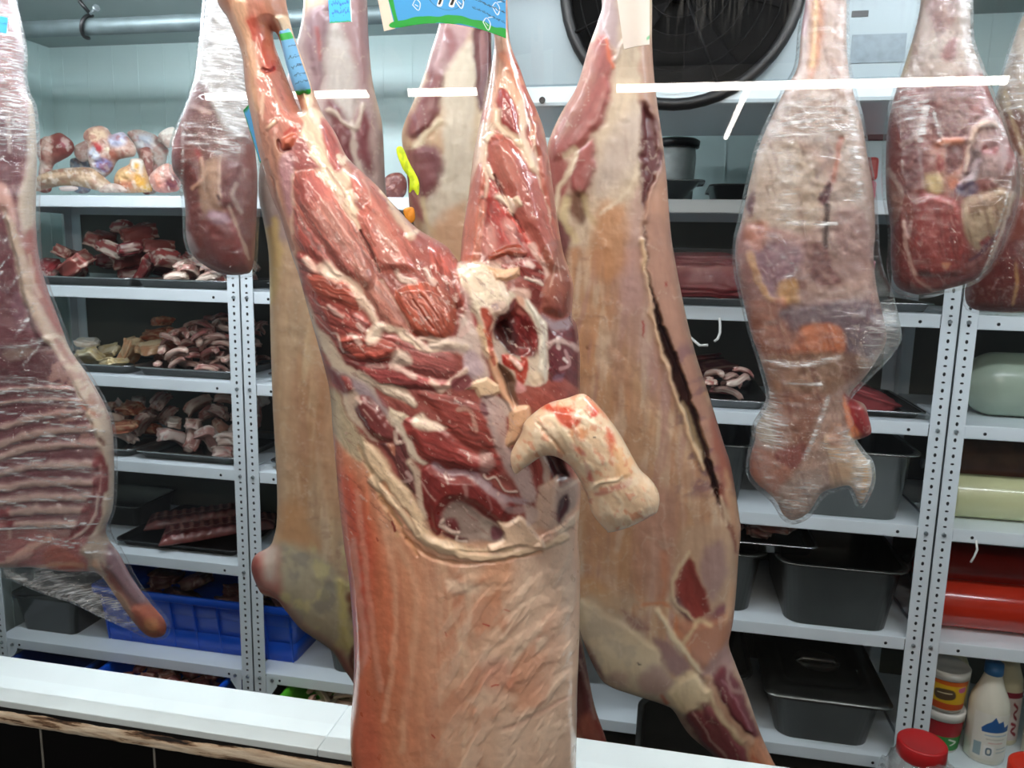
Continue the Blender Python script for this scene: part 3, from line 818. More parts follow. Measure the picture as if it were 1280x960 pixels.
FL = [
 # ---- trunk: orange to cream fell
 P(None, "410,480 440,520 480,600 530,660 600,680 680,665 730,640 740,1120 420,1120", 'e0a583', 8),
 P(None, "560,700 640,690 735,660 740,1120 600,1120 570,900", 'e6bd9f', 90),
 P(None, "640,680 735,660 740,1120 690,1120 660,900", 'e8c6ac', 50, op=.8),
 P(None, "410,525 425,555 462,610 480,680 500,760 510,860 500,960 500,1120 420,1120 432,800", 'd97a55', 30, fib=(84, .18, 60, 7)),
 P(T_, "325,0 350,-20 400,60 440,200 440,400 420,600 380,640 370,300", 'd0523a', 22, op=.8, fib=(82, .15, 60, 5)),
 P(T_, "520,230 590,260 620,500 600,960 480,960 520,600", 'df9068', 34, op=.7, fib=(86, .1, 60, 7)),
 P(T_, "350,700 420,700 470,960 360,960", 'd4684a', 24, op=.8),
 L(T_, "390,40 415,250 440,480 470,700", 'edb096', 7, .45, wp=2, fe=6), L(T_, "470,130 515,330 515,560 480,800", 'f0b795', 7, .5, wp=2, fe=6),
 L(T_, "530,220 580,330 590,480 560,700 540,900", 'eebb98', 9, .45, wp=2, fe=8), L(T_, "380,200 400,420 420,560 400,640", 'f0c4b4', 8, .4, fe=7),
 L(T_, "660,260 690,330 700,430 740,560", 'edc09c', 6, .6), L(T_, "740,560 755,700 745,960", 'f0cdac', 5, .5),
 N_('cf7a58', (120, 14), .5, .68, .4, 86, 3, box=(420, 700, 600, 1120, 30)),
 N_('efd2b8', (46, 12), .5, .66, .55, -58, 5, box=(560, 700, 740, 1120, 40), h=1.6),
 N_('d68a68', (60, 26), .52, .68, .6, -60, 9, box=(540, 700, 690, 900, 30)),
 P(T_, "690,330 780,350 850,330 840,360 760,380 700,370", 'f2d6ba', 10, op=.7), P(T_, "800,590 850,580 900,610 870,640 810,630", 'efcdb4', 12, op=.7),
 P(T_, "760,730 850,700 920,720 900,750 800,760", 'ecc6aa', 12, op=.8), P(T_, "860,800 950,780 960,960 870,960", 'ecd0b8', 20, op=.5),
 P(T_, "840,600 900,610 910,690 830,700 790,660", 'd67a60', 20, op=.5), P(T_, "810,250 920,270 900,380 820,400", 'e09468', 24, op=.5),
 L(T_, "838,686 852,682 862,682", 'c03024', 1.7, .9, wp=.4), L(T_, "810,480 830,486", 'c02a20', 1.8, .9, wp=.4), L(T_, "686,508 690,518", 'c4402c', 1.6, .8),
 L(T_, "640,850 650,860", 'b8301e', 1.3, wp=.4), L(T_, "505,145 518,165", '8e2018', 1.3, wp=.4), L(T_, "455,195 458,205", 'a02a1c', 1.6), L(T_, "720,243 726,247", '3a2018', 1.8), L(T_, "880,432 900,436", 'cc5040', 1.6, .6),
 # rib-like relief on the right side of the trunk
 L(T_, "900,420 1000,340 1090,290", None, 12, 1, 1.1, 4, 9), L(T_, "860,520 980,420 1100,370", None, 12, 1, 1.1, 4, 9), L(T_, "850,590 960,520 1100,440", None, 12, 1, 1.1, 4, 9),
 L(T_, "900,680 1010,600 1110,560", None, 12, 1, 1.1, 4, 9), L(T_, "940,780 1040,690 1110,650", None, 12, 1, 1.1, 4, 9), L(T_, "700,370 800,330 900,330", None, 12, 1, 1.1, 4, 9), L(T_, "690,320 730,380 740,480 770,560", None, 14, 1, -1.0, 4, 10),
 L(T_, "880,830 960,800 1060,740 1110,720", 'd09a84', 5, .4, -.7, fe=5),
 # ---- red meat under everything above the trunk
 P(None, "330,200 430,195 560,310 580,300 610,110 660,110 700,300 722,450 722,560 700,640 640,655 570,668 520,640 480,580 430,520 395,430 360,320", 'a3544a', 10, fib=(40, .15)),
 # ---- left leg: shank
 P(None, "262,-80 345,-70 350,20 360,110 380,150 432,200 440,260 370,330 340,260 310,150 300,60", 'b98068', 6),
 P(Q3, "-60,-100 40,-100 60,0 100,150 130,330 150,560 120,700 80,560 40,300 0,150", 'd9a98a', 10, h=2, hf=8, fib=(70, .12)),
 P(Q3, "40,-100 130,-100 190,60 240,260 330,460 340,560 250,600 160,480 110,250 70,100", 'c98672', 10, fib=(72, .15)),
 P(Q3, "40,20 90,0 130,90 210,180 215,330 140,340 110,200 80,120", 'cf5a46', 12, op=.85),
 P(Q3, "110,-40 180,-20 200,110 215,230 180,260 150,120", 'cf8066', 12, op=.8),
 L(Q3, "90,130 110,200 100,260 120,330", 'e0907c', 3, .6), L(Q3, "50,30 75,100 85,150", 'bf3526', 3, .7),
 L(Q3, "135,322 160,330 190,325 205,312", '8e1f18', 3.2, 1, -2), P(Q3, "180,312 200,302 216,310 208,328 190,330", 'a02a20', 3), L(Q3, "150,385 165,378", '9a241c', 2.6), L(Q3, "185,70 215,110 235,130", 'b04a34', 3),
 P(Q3, "100,380 200,360 260,430 330,520 320,640 220,700 150,760 130,560", 'c07a6c', 14, fib=(62, .22)),
 L(Q3, "120,700 130,580 140,470", 'e3c6ac', 4, .6), L(Q3, "200,440 250,540 290,600", 'd8a894', 3, .6), L(Q3, "160,680 190,650 215,630", 'ecd0b0', 4.5, .9, 1),
 P(Q3, "205,10 290,0 320,110 440,470 400,560 370,480 250,120", 'ecd0ae', 5, h=2.5, hf=6, fib=(68, .1)),
 # tendon fan running into the thigh
 P(A_, "280,-20 400,0 420,60 470,170 500,260 520,330 560,420 520,520 600,620 620,700 560,640 470,480 380,400 330,330 270,180 260,60", 'e8cbae', 8, fib=(58, .16), wp=3),
 P(A_, "385,40 440,60 490,170 520,240 540,280 500,360 450,330 400,170", 'b85e56', 6, h=2.5, hf=7, fib=(64, .2)),
 P(A_, "130,0 240,20 280,60 260,130 200,220 130,180", 'cb8172', 6, fib=(60, .2), h=1),
 P(A_, "210,130 300,170 340,260 400,330 340,350 230,340 200,240", 'a65a58', 8, fib=(45, .2), h=1.5),
 P(A_, "160,165 225,120 250,150 225,205 165,225", 'd26a4c', 4, h=3.5, hf=6), L(A_, "135,180 150,230 200,222", '7e1a14', 4, .9, -3), L(A_, "180,130 215,95 230,105", 'b8392a', 5, .9),
 P(A_, "0,0 60,60 100,200 150,420 180,560 230,760 260,960 200,960 130,620 60,380 20,200", 'b5806e', 8, fib=(72, .2)),
 P(A_, "150,260 215,250 235,400 235,560 200,640 170,520 140,380", 'b08088', 8, op=.9, fib=(80, .18)),
 L(A_, "220,380 232,520 220,640 215,720", 'e0c0aa', 6, .7), L(A_, "120,420 160,600 220,800 250,960", 'dba688', 4, .7), L(A_, "60,290 110,450 160,620 225,830", '8e5a48', 3, .6, -1),
 L(A_, "330,250 420,360 520,470 590,600", 'ead3b6', 5, .8), L(A_, "420,340 490,430 560,560", 'b88a78', 2, .7, -1), L(A_, "500,260 520,310 540,270 620,320", 'f0dcc2', 5, .9, 1.5), L(A_, "560,480 570,560 640,640 620,690", 'ecd2b2', 9, .9, 1), L(A_, "580,480 620,520", 'f2e0c6', 6, .9, 1.5),
 # thigh muscles
 P(A_, "235,360 330,340 400,410 470,500 560,640 620,710 680,810 730,960 700,1060 640,1060 480,960 330,720 260,600 225,480", 'bd6e62', 5, h=7, hf=16, fib=(58, .4)),
 P(A_, "260,380 340,370 420,460 400,520 300,560 240,480", 'b55a56', 22, op=.7), P(A_, "430,540 540,660 640,840 620,900 480,760 400,640", 'd09080', 30, op=.55),
 P(A_, "225,560 300,660 420,830 520,960 480,1000 380,900 260,820 225,700", 'a35048', 8, h=3, hf=8, fib=(58, .5, 40, 1.8)),
 P(A_, "570,370 630,340 700,400 770,490 850,640 920,780 960,880 960,960 740,960 680,820 625,710 610,620 640,560 580,480", 'bd6a5c', 5, h=6, hf=14, fib=(60, .2)),
 P(A_, "640,400 720,520 800,700 860,860 800,860 720,640", 'cd8876', 26, op=.45), P(A_, "720,580 780,720 840,800 800,830 740,720", 'd09482', 14, op=.5),
 L(A_, "625,710 690,830 740,960", '6a2c28', 2.4, .9, -4), L(A_, "640,410 680,470 690,560", 'dcb2a0', 2, .6), L(A_, "760,470 790,500 830,560 800,540", 'f0d4b4', 6, 1, 2), L(A_, "820,580 880,660 930,740", 'e6c8ac', 10, .9, 1),
 L(A_, "900,740 960,720", 'f2dcc0', 6, .9, 1.5),
 P(D_, "-20,-60 60,-20 180,100 190,160 210,260 190,340 150,370 90,330 20,220 -10,100", 'a64a3c', 4, h=4, hf=9, fib=(70, .35, 14, 2)),
 P(C_, "650,190 760,160 880,170 960,230 1010,330 1000,440 940,510 820,490 740,460 690,370 640,260", 'b2553f', 5, h=5, hf=10, fib=(56, .4, 34, 2.4)),
 L(C_, "560,150 640,290 720,430", 'e4c4ae', 5, .8, -1), L(C_, "655,95 690,140 760,150", 'efd4c0', 7, .8, 1), L(C_, "830,80 860,140 880,160", 'ecc8b8', 6, .8, 1), L(C_, "750,260 830,380 870,430", '7e3526', 2, .7, -1.5), L(C_, "800,230 900,370", '8a3c2a', 2, .6, -1),
 P(C_, "400,0 560,150 640,270 730,440 700,460 600,420 480,280 420,180", 'bd7868', 7, h=3, fib=(58, .28)),
 P(C_, "180,-20 300,-30 400,100 420,180 360,160 240,80", 'b06056', 6, fib=(54, .4, 34, 2)),
 # big outer thigh muscle with fat seam
 P(C_, "50,0 110,-20 200,60 330,130 440,230 440,330 500,400 520,480 640,520 640,610 480,650 330,590 210,430 130,270", 'a84a42', 5, h=5, hf=12, fib=(24, .5, 30, 2.4)),
 P(C_, "120,110 330,150 430,240 440,330 300,290 140,220", 'a9503f', 10, h=2, hf=8, fib=(18, .4, 26, 2)), P(C_, "150,250 300,300 480,400 500,470 300,460 180,390", 'ac5249', 10, fib=(30, .5, 26, 2)),
 P(C_, "290,480 520,480 660,540 640,600 480,650 340,600", 'ab4e40', 6, h=3, hf=7, fib=(-6, .55, 26, 2)),
 P(C_, "330,620 640,640 800,720 960,740 960,800 720,800 560,790 430,700", 'a34a48', 5, h=3, hf=8, fib=(10, .5, 30, 2.2)),
 P(C_, "540,480 680,470 800,540 960,570 1010,640 960,740 760,700 640,610 650,540", 'ad5d58', 8, h=3, hf=9, fib=(18, .35, 30, 2.2)),
 L(C_, "200,60 250,110 330,130 400,180 450,270 520,380", 'ecccb4', 9, .95, 1.5), L(C_, "110,20 150,60 200,80", 'e2bdaa', 9, .85, 1), L(C_, "240,70 300,130", 'f0d6c0', 12, .9, 1),
 L(C_, "500,460 560,420 640,440 740,500 840,560 960,530", 'efd4ba', 9, .95, 1.5), L(C_, "520,490 550,430", 'f2dcc6', 14, .95, 2), L(C_, "840,560 780,500 860,500 960,520", 'e8c8b4', 6, .9, 1),
 P(C_, "650,560 720,580 740,650 620,650", 'efd6c2', 7, op=.9, h=1), L(C_, "620,650 700,690 760,730", 'e6c4b4', 7, .7), L(C_, "250,300 280,330 330,360", 'e6c2b4', 5, .7, 1), L(C_, "130,240 180,290 240,320", 'dab0a4', 2, .7), L(C_, "260,460 300,470 330,570", 'eacbbb', 3, .7), L(C_, "380,470 440,520", 'eac6b8', 5, .7), L(C_, "420,410 450,440", 'ecccc0', 5, .7), L(C_, "150,350 250,450", 'dcb4a6', 1.6, .6), L(C_, "480,650 580,660", 'd8a8a0', 5, .6),
 # grey-white fascia at the left rim and the long muscles under it
 P(C_, "0,0 40,0 90,200 170,400 280,540 330,640 420,690 500,760 560,900 640,960 700,1000 560,1030 400,1010 330,860 240,640 130,380 60,180", 'ddc8b0', 6, wp=3),
 P(C_, "250,690 330,710 440,740 500,800 560,880 600,960 480,930 420,860 330,820 280,740", 'a08a9a', 14, op=.8),
 P(C_, "310,720 370,730 390,800 360,830 320,780", '9a4844', 7, h=3, hf=6), P(C_, "230,660 300,720 340,820 300,800 250,720", '7c4044', 7),
 P(C_, "560,770 700,800 760,890 700,880 600,830", 'e2c6ae', 7), L(C_, "430,700 560,790 700,850 760,890", 'ecd4bc', 7, .9, 1),
 P(E_, "150,40 220,20 300,80 380,200 390,290 330,300 250,250 180,150", '7e3a38', 5, h=6, hf=9, fib=(50, .2)),
 P(E_, "120,20 150,-10 190,40 160,130 200,200 300,300 240,270 150,130", 'd0b49e', 5, op=.9), L(E_, "220,100 270,165", 'cfa498', 1.6, .8), L(E_, "170,30 200,60", 'd8b6a8', 4, .8),
 P(E_, "310,310 400,300 390,200 470,260 500,400 530,560 520,620 440,540 400,440 340,350", '7a4240', 5, h=2, hf=6, fib=(66, .3)), L(E_, "405,240 410,300 430,300", 'e2c4b4', 5, .9, 1), P(E_, "350,310 400,320 400,380 370,340", 'bf7a5e', 4),
 L(E_, "400,180 470,260 520,380 580,420", 'dccab4', 8, .95, .5), L(E_, "490,420 540,500 550,600 580,740", 'd8c0a8', 9, .9, .5), L(E_, "440,540 500,520 470,480", 'd8b4ac', 4, .7),
 # hind muscle below: deep red
 P(E_, "450,170 520,150 700,200 800,300 900,370 1010,330 1060,440 1000,500 840,480 640,440 560,400 490,280", '9a3e38', 5, h=5, hf=12, fib=(24, .35, 40, 2.4)),
 P(E_, "520,0 700,10 900,60 1000,120 1060,300 1020,360 880,350 700,230 640,120", 'a0483f', 6, h=3, fib=(22, .4, 30, 2.4)),
 P(E_, "560,460 640,430 720,480 860,490 960,540 1100,640 1110,720 1060,800 960,760 880,700 760,660 700,700 690,820 640,860 590,720 560,600", '8a302c', 5, h=6, hf=14, fib=(40, .18)),
 P(E_, "700,700 780,650 880,700 960,760 1060,830 1060,900 930,890 820,900 760,870 690,800", 'a08a80', 8, h=-1, op=.95), P(E_, "700,770 760,760 790,840 740,840", '6e2a2a', 6, h=2), P(E_, "690,840 770,870 840,890 780,900 700,870", '5e2222', 5),
 L(E_, "690,770 680,800 740,840 780,850", 'dcc0b0', 4, .9, 1), L(E_, "640,430 720,480 850,490 960,560", 'b59aa4', 8, .7), L(E_, "700,490 720,540", 'e0c0b4', 3, .8), L(E_, "560,540 590,590 640,640", 'c89c90', 2, .7), L(E_, "780,850 770,890 830,900", 'e6d0c0', 3, .8),
 P(E_, "500,170 560,120 600,160 710,210 620,230 520,210", 'ead2ba', 6, h=1.5), P(E_, "360,95 480,145 440,180 370,140", 'f0dcc0', 4, h=2, raw=True), L(E_, "780,100 850,110 890,230", 'd8ae9c', 5, .6), L(E_, "820,560 830,620", 'c09088', 5, .6),
 # cream border where the fell was cut
 P(E_, "190,260 240,300 330,380 400,500 480,580 540,680 600,800 640,870 760,900 860,930 960,930 1100,900 1100,960 900,960 700,960 560,900 480,780 390,640 260,500 210,400", 'eacaa4', 8, h=2.5, hf=8, fib=(48, .12)),
 P(E_, "0,0 60,0 130,160 220,300 200,420 60,300 20,180", 'c4b090', 8, fib=(66, .14)), L(E_, "190,320 260,480 340,660 440,800", 'c8a47c', 5, .7, -1), L(E_, "330,540 400,640 470,720 540,840", 'd98a60', 5, .6, -1.5), L(E_, "250,500 340,680 420,860", 'e0b080', 5, .6), L(E_, "380,780 400,830", '8e2a1c', 2.4), L(E_, "360,730 380,760", 'a8684c', 2),
 L(T_, "440,0 520,80 600,180 680,230 800,260 900,250 1000,220 1080,190", 'efd0ac', 9, .9, 2.5), L(T_, "560,200 640,260 740,280 860,270 1000,240", 'cf9468', 5, .5, -2), L(T_, "470,60 540,170 590,250", 'dca06e', 5, .6, -2),
 # ---- right leg
 P(Q5, "440,-120 510,-120 520,140 580,330 520,400 430,470 440,260", 'd9a78c', 6, fib=(86, .14)),
 P(Q5, "470,200 510,190 560,300 620,420 600,440 560,340 500,250", 'c98066', 8), P(Q5, "520,180 550,230 590,330 615,400 600,420 560,330", 'b2503e', 4, h=2, hf=4), L(Q5, "480,200 530,260 560,300", 'e0906c', 5, .7),
 P(B_, "300,-130 360,-120 420,20 440,120 430,165 390,140 310,80 290,0", 'a4423e', 5, h=4, hf=8, fib=(80, .2)), L(B_, "290,0 300,80 370,130 430,180", 'e8cdb0', 9, .95, 1), L(B_, "440,-60 450,60 450,160 490,230 510,330", 'e4c8b0', 9, .9, 1),
 P(B_, "170,100 240,60 290,90 250,180 230,260 190,320 140,420 150,260", 'dcbfa6', 8, fib=(100, .15)), L(B_, "235,160 260,140 310,155", 'f2dfc4', 7, 1, 2.5),
 P(B_, "510,60 545,90 590,200 630,360 640,480 650,640 690,800 640,720 590,560 545,420 530,260 490,200", 'b96452', 5, h=4, hf=9, fib=(78, .18)), L(B_, "480,40 500,120 530,260 545,420 600,600 610,700 650,800", 'e0bca6', 4, .85, -.5), L(B_, "520,80 520,180 500,230", 'ecccb6', 3, .7),
 P(B_, "235,190 300,130 390,180 460,250 500,350 545,420 590,560 620,700 680,860 700,960 600,960 540,860 470,740 420,680 380,590 310,440 260,320", 'b55f52', 4, h=8, hf=18, fib=(66, .14)),
 P(B_, "290,180 360,210 380,330 400,440 330,400 290,280", 'c88474', 24, op=.5), P(B_, "430,300 510,420 560,560 560,700 470,600 420,450", 'a25048', 26, op=.6), L(B_, "420,180 470,260 520,350", 'ead0b2', 9, .9, 1), L(B_, "280,380 310,450 380,590 450,720", '5a2422', 3, .7, -4),
 P(B_, "185,310 215,330 235,420 225,540 215,700 190,880 100,910 60,870 100,640 140,450", 'b96a54', 4, h=6, hf=10, fib=(95, .2)), P(B_, "190,330 215,400 220,540 140,540 150,440", 'b85848', 14, op=.6), L(B_, "205,200 215,320 240,420 235,500", 'eed2ba', 6, .9, 1), L(B_, "235,320 270,400", 'eedac4', 5, .9, 1),
 P(B_, "250,400 290,460 340,560 420,680 480,790 580,930 560,960 430,960 380,900 330,830 220,900 200,840 220,680 235,540", 'a8352f', 5, h=1, hf=6, fib=(62, .4, 20, 2.6)),
 P(B_, "215,700 270,680 300,790 260,850 210,860", 'd89a90', 10, op=.7), P(B_, "320,660 380,640 410,760 380,780", 'dea49a', 10, op=.6), L(B_, "300,510 340,530 380,570 375,600", 'eed8c4', 10, 1, 3), P(B_, "385,520 420,510 445,560 420,572 400,550", 'ecd0b2', 3, h=3, hf=4), L(B_, "360,610 470,760 570,900", 'd5493c', 4, .8, 1), L(B_, "500,800 560,900 600,880", 'e4bcae', 7, .8, 1),
 P(B_, "240,860 330,810 420,790 470,830 460,870 360,860 260,900", 'b05038', 4, h=4, hf=5, fib=(0, .4, 16, 2)), P(B_, "360,860 470,860 560,920 560,960 400,960", '8e4038', 6, fib=(20, .4)), L(B_, "390,900 430,870", 'd8a8a0', 6, .7), L(B_, "480,920 510,910", 'd8b0a8', 5, .7),
 # knee end of the right leg
 P(D_, "660,0 770,-40 800,100 835,200 840,330 800,410 740,420 660,380 640,300 660,180", '96503f', 6, h=7, hf=14, fib=(70, .12)), P(D_, "700,40 780,80 760,260 690,240", 'ad6a56', 26, op=.6), P(D_, "680,330 820,300 820,400 740,420 660,380", '7e3c32', 18, op=.6),
 L(D_, "748,60 758,120 768,190", 'e0c0b0', 2, .5, .5), L(D_, "785,112 800,128", 'e4c8b8', 3, .6, .5), L(D_, "735,90 725,160 705,230", 'd8b4a2', 2, .4), L(D_, "660,90 680,150 660,190", 'ecd0c2', 7, .7),
 P(D_, "370,80 460,100 560,60 640,80 680,170 650,260 600,240 540,180 420,130", '96403a', 6, h=2, fib=(30, .3)), L(D_, "560,180 620,200 660,220", 'ecd8c8', 4, .9, 1), L(D_, "570,90 600,110", 'e6c4ba', 6, .8), P(D_, "580,220 660,270 640,380 600,340", '7a3630', 6),
 # dark meat below the knee
 P(D_, "690,460 760,500 860,420 900,560 900,840 800,780 700,790 690,600", '6e3238', 6, h=2, fib=(40, .25)), P(D_, "830,390 880,430 900,560 850,560 800,480", '6a3036', 5, h=3), P(D_, "660,400 740,440 830,410 840,380 820,470 750,500 690,460", 'a8929a', 7), L(D_, "700,590 750,560 830,580 870,610", 'dcbcb4', 7, .8, 1), L(D_, "750,540 760,600", 'e8d0c8', 4, .8), L(D_, "800,620 820,700 770,720", 'd0a0a0', 4, .7), L(D_, "790,660 810,680", 'f0e0dc', 3, .8), P(D_, "740,760 790,750 780,800 730,790", '9a7890', 6, op=.6),
 # ---- pelvic opening
 P(D_, "160,110 240,80 340,110 400,160 440,230 470,330 440,400 390,420 360,470 340,560 360,640 330,660 280,560 260,440 220,360 200,280 170,200", 'efd8be', 5, h=5, hf=8, wp=3),
 N_('f7e6cc', (11, 9), .46, .62, .5, 20, 14, h=1.2, box=(570, 328, 632, 392, 8)), P(D_, "330,110 400,130 520,120 525,165 450,200 380,190", 'efbf98', 3, h=4, hf=5, raw=True), P(D_, "350,330 430,320 450,380 380,400", 'e8c4b4', 6, op=.8), L(D_, "360,350 380,340 390,360", 'b89898', 3, .8), P(D_, "170,230 220,270 240,330 220,400 190,310", 'd2a8a8', 8, op=.7),
 P(D_, "290,370 330,360 370,420 350,480 360,560 340,560 310,470", 'c2523a', 6), P(D_, "260,440 300,470 340,560 340,640 300,600 270,540", 'efcba2', 7), P(D_, "235,390 270,430 260,480 235,440", 'b8484a', 5), L(D_, "310,490 340,540 350,580", 'd8643c', 5, .8),
 P(D_, "180,400 260,480 300,620 330,700 340,780 260,800 200,740 190,640 0,600 0,560 150,520", 'd8bfb4', 7, h=1, wp=3), P(D_, "200,620 280,640 310,740 240,780 190,720", 'cdb2b8', 8), L(D_, "0,570 100,580 190,600", 'e4ccb6', 9, .8, 1), L(D_, "180,520 230,440 220,400", 'dcb6ac', 7, .8), L(D_, "200,740 120,800 60,850 0,800", 'e6c6b2', 8, .85, 1),
 P(D_, "460,260 540,270 590,340 640,480 630,620 690,700 690,790 640,830 560,820 520,860 470,830 420,740 380,660 370,480 400,420 460,370", 'dccab4', 5),
 P(D_, "370,470 400,410 460,370 500,300 540,350 590,420 630,500 635,590 600,650 540,660 480,640 420,580 380,540", '641e1c', 5, h=-9, hf=14, fib=(60, .35, 20, 2.4)),
 P(D_, "370,470 430,420 470,440 500,560 480,640 420,580", '3c1414', 12, op=.9, h=-8, hf=12), P(D_, "500,370 590,420 630,500 635,590 600,650 540,640 520,520", '7e2220', 12, h=3, fib=(65, .4, 14, 2)), P(D_, "490,300 530,340 560,400 520,400 480,340", 'ae5a50', 6), P(D_, "460,340 500,310 490,360 470,380", '7a3a38', 5),
 P(D_, "500,290 545,270 560,360 530,340", 'dca68c', 5), P(D_, "380,560 420,580 440,640 410,690 380,660", 'd4bcae', 5), P(D_, "420,640 470,640 530,680 570,660 580,720 560,800 520,830 490,740 430,700", 'c8503c', 5, h=2), L(D_, "430,650 440,700 490,720", 'b02a1e', 4, .9), L(D_, "540,660 560,700 530,760 540,800", 'b8341f', 4, .9), L(D_, "470,660 510,700 530,720", 'ecc8b4', 5, .8, 1.5), P(D_, "500,790 540,810 560,850 510,870 495,840", 'd89a98', 4, h=2),
 P(D_, "400,690 470,740 510,800 500,860 520,960 480,960 430,860 380,760 375,700", '7a5a48', 6, h=-8, hf=10), L(D_, "350,620 390,760 440,880 490,960", 'eab28c', 8, 1, 3), L(D_, "340,560 360,640 370,700", 'b84a34', 4, .8),
 P(D_, "550,270 600,340 660,420 690,480 690,790 640,760 640,620 636,500 590,380", 'e4dccc', 5, h=3, hf=6), L(D_, "650,430 680,560 690,720", 'cdbcb0', 3, .6, -1), P(D_, "580,740 660,760 650,820 590,810", 'ecd8bc', 6, h=2), P(D_, "470,240 580,250 580,310 500,280", 'd8b0a0', 6, h=1), 
 P(D_, "230,800 330,770 400,820 410,870 340,900 280,900 260,850 200,850", 'eecba4', 3, h=3, hf=4, raw=True), P(D_, "130,780 220,760 240,830 160,860 110,830", '8a4648', 6), P(D_, "330,880 420,900 480,960 470,1010 380,1010 300,940", 'd8c0b4', 6),
 # lower middle: sinew and dark pocket behind the tail
 P(G_, "0,160 80,150 130,260 140,380 180,430 240,500 290,620 300,690 240,700 180,600 100,450 30,270", 'c8aca6', 7, h=1, wp=3), P(G_, "0,180 30,190 40,240 10,240", '7e4a50', 5), P(G_, "160,220 250,190 260,290 240,300 200,380 150,410 130,380 150,300", 'e6b890', 4, h=5, hf=6),
 P(G_, "180,420 300,390 360,470 340,590 300,560 260,500", 'b4988c', 8), P(G_, "250,440 310,440 330,580 300,680 290,600", '8a3a34', 6, h=2, fib=(80, .3)), P(G_, "310,370 400,400 450,520 470,580 400,600 370,560 330,460", '3e1c20', 8, h=-8, hf=10), L(G_, "310,430 340,500 350,590", 'c8b2a4', 7, .8), P(G_, "330,380 370,390 370,430 340,430", '54484e', 6),
 P(G_, "310,620 400,570 410,620 400,780 380,850 330,880 280,800 300,700", 'd6b49e', 6, h=2, wp=3), P(G_, "400,640 470,580 520,600 520,690 460,760 400,820", 'b39a8e', 8), P(G_, "410,700 460,660 460,740 410,810", '4e262c', 6, h=-3), L(G_, "400,600 420,640 520,580", 'd8c4b4', 5, .6),
 P(G_, "90,800 150,800 210,770 260,810 290,860 330,890 330,940 200,930 60,960 40,920 120,890", 'ecc8a8', 4, h=4, hf=5), P(G_, "230,700 300,740 290,800 250,820 240,760", 'd0b4a8', 6), P(G_, "0,780 80,810 130,890 60,900 0,870", 'a89488', 7), P(G_, "60,830 120,840 110,890 60,890", '74444a', 5),
 L(G_, "0,590 60,640 130,680 240,700", 'b8a0a4', 7, .8), L(G_, "20,560 40,580 80,570 130,640 190,650", 'e6cfc0', 2.6, .9, 1), L(G_, "110,690 160,740 230,740", 'c8a8a4', 8, .6), P(G_, "0,430 50,440 80,500 40,550 0,540", 'b89088', 8, op=.8), L(G_, "40,660 60,720 40,760", 'a8706c', 3, .6),
 L(G_, "330,890 430,840 520,760", 'f0d6ba', 7, .9, 2), P(G_, "290,850 340,840 400,860 340,910", 'e2a98e', 8, op=.7),
 # fine scattered flecks of white fat over the red
 N_('e2bfb0', (9, 4), .71, .79, .5, 50, 11, h=.5, box=(370, 200, 720, 680, 10)), N_('e0bcae', (18, 2.2), .7, .8, .4, 55, 12, box=(330, 200, 560, 430, 10)), N_('7e302e', (16, 3), .64, .78, .4, 40, 13, box=(380, 240, 720, 670, 12)),
]
body(FF, front_out, 'c08a72', [dict(l, fib=(l['fib'][0], l['fib'][1] * 2.1) + tuple(l['fib'][2:])) if l.get('fib') else l for l in FL], M_flesh, 'carcass_body', front, step=1.25, sat=.93, kf=.95, kb=.5, cap=125, holes=[hole], rough=(1.3, 11), hs=1.15, mottle=.08)
# tail stump: fatty, curled out to the right
tail_out = pts("690,480 740,440 790,425 830,415 870,450 915,510 960,590 985,615 1004,640 1010,665 1006,690 1000,700 960,720 925,735 892,745 884,742 850,700 830,640 790,580 740,560 690,590 665,605 655,560 680,510", Q6)
TL = [P(G_, "225,150 290,115 360,100 390,150 400,210 370,240 290,200 235,190", 'd9553c', 6, h=1.5), P(G_, "385,205 470,205 530,265 490,315 430,295 385,250", 'd85c42', 6, h=1.5), P(G_, "440,60 480,40 560,140 640,230 600,220 500,110", 'ec8a64', 7), P(G_, "560,190 620,230 590,260 560,230", 'd8503c', 5),
      P(G_, "470,390 540,430 550,460 480,430", 'd08a7c', 5), P(G_, "545,480 580,540 590,600 560,580", 'd27a6c', 5), P(G_, "660,310 710,370 700,490 680,440", 'dc7058', 8), P(G_, "480,320 560,320 540,380 480,370", 'eea87c', 8), P(G_, "700,390 800,470 790,560 720,580 700,500", 'f3c598', 8, h=2, hf=8), P(G_, "600,640 700,610 790,570 770,620 620,670", 'd89a86', 5),
      L(G_, "560,640 620,600 720,580", 'f0dcc0', 3, .8, 1.5), L(G_, "592,366 598,368", '2a1a14', 1.6), P(G_, "320,100 360,110 340,140 310,130", 'd06a5c', 5), L(G_, "330,330 400,400 450,470 490,590 540,650", 'd2a482', 4, .8, -2), L(G_, "250,230 300,290 340,330", 'cf9a76', 3, .7, -2),
      L(G_, "360,240 430,330 480,420 520,520", 'f6e4c4', 8, .6, 1), N_('f4e0c6', (12, 6), .48, .62, .6, 55, 4, h=.8), N_('e08a68', (12, 7), .58, .7, .6, 55, 6)]
t = body(FF, tail_out, 'ecccaa', TL, M_flesh, 'tail', front, step=1.7, kf=.9, kb=.8, lift=.118, rough=(2.6, 18), mottle=.06, hs=1.1)
t['label'] = 'cream fatty tail stump with red patches'
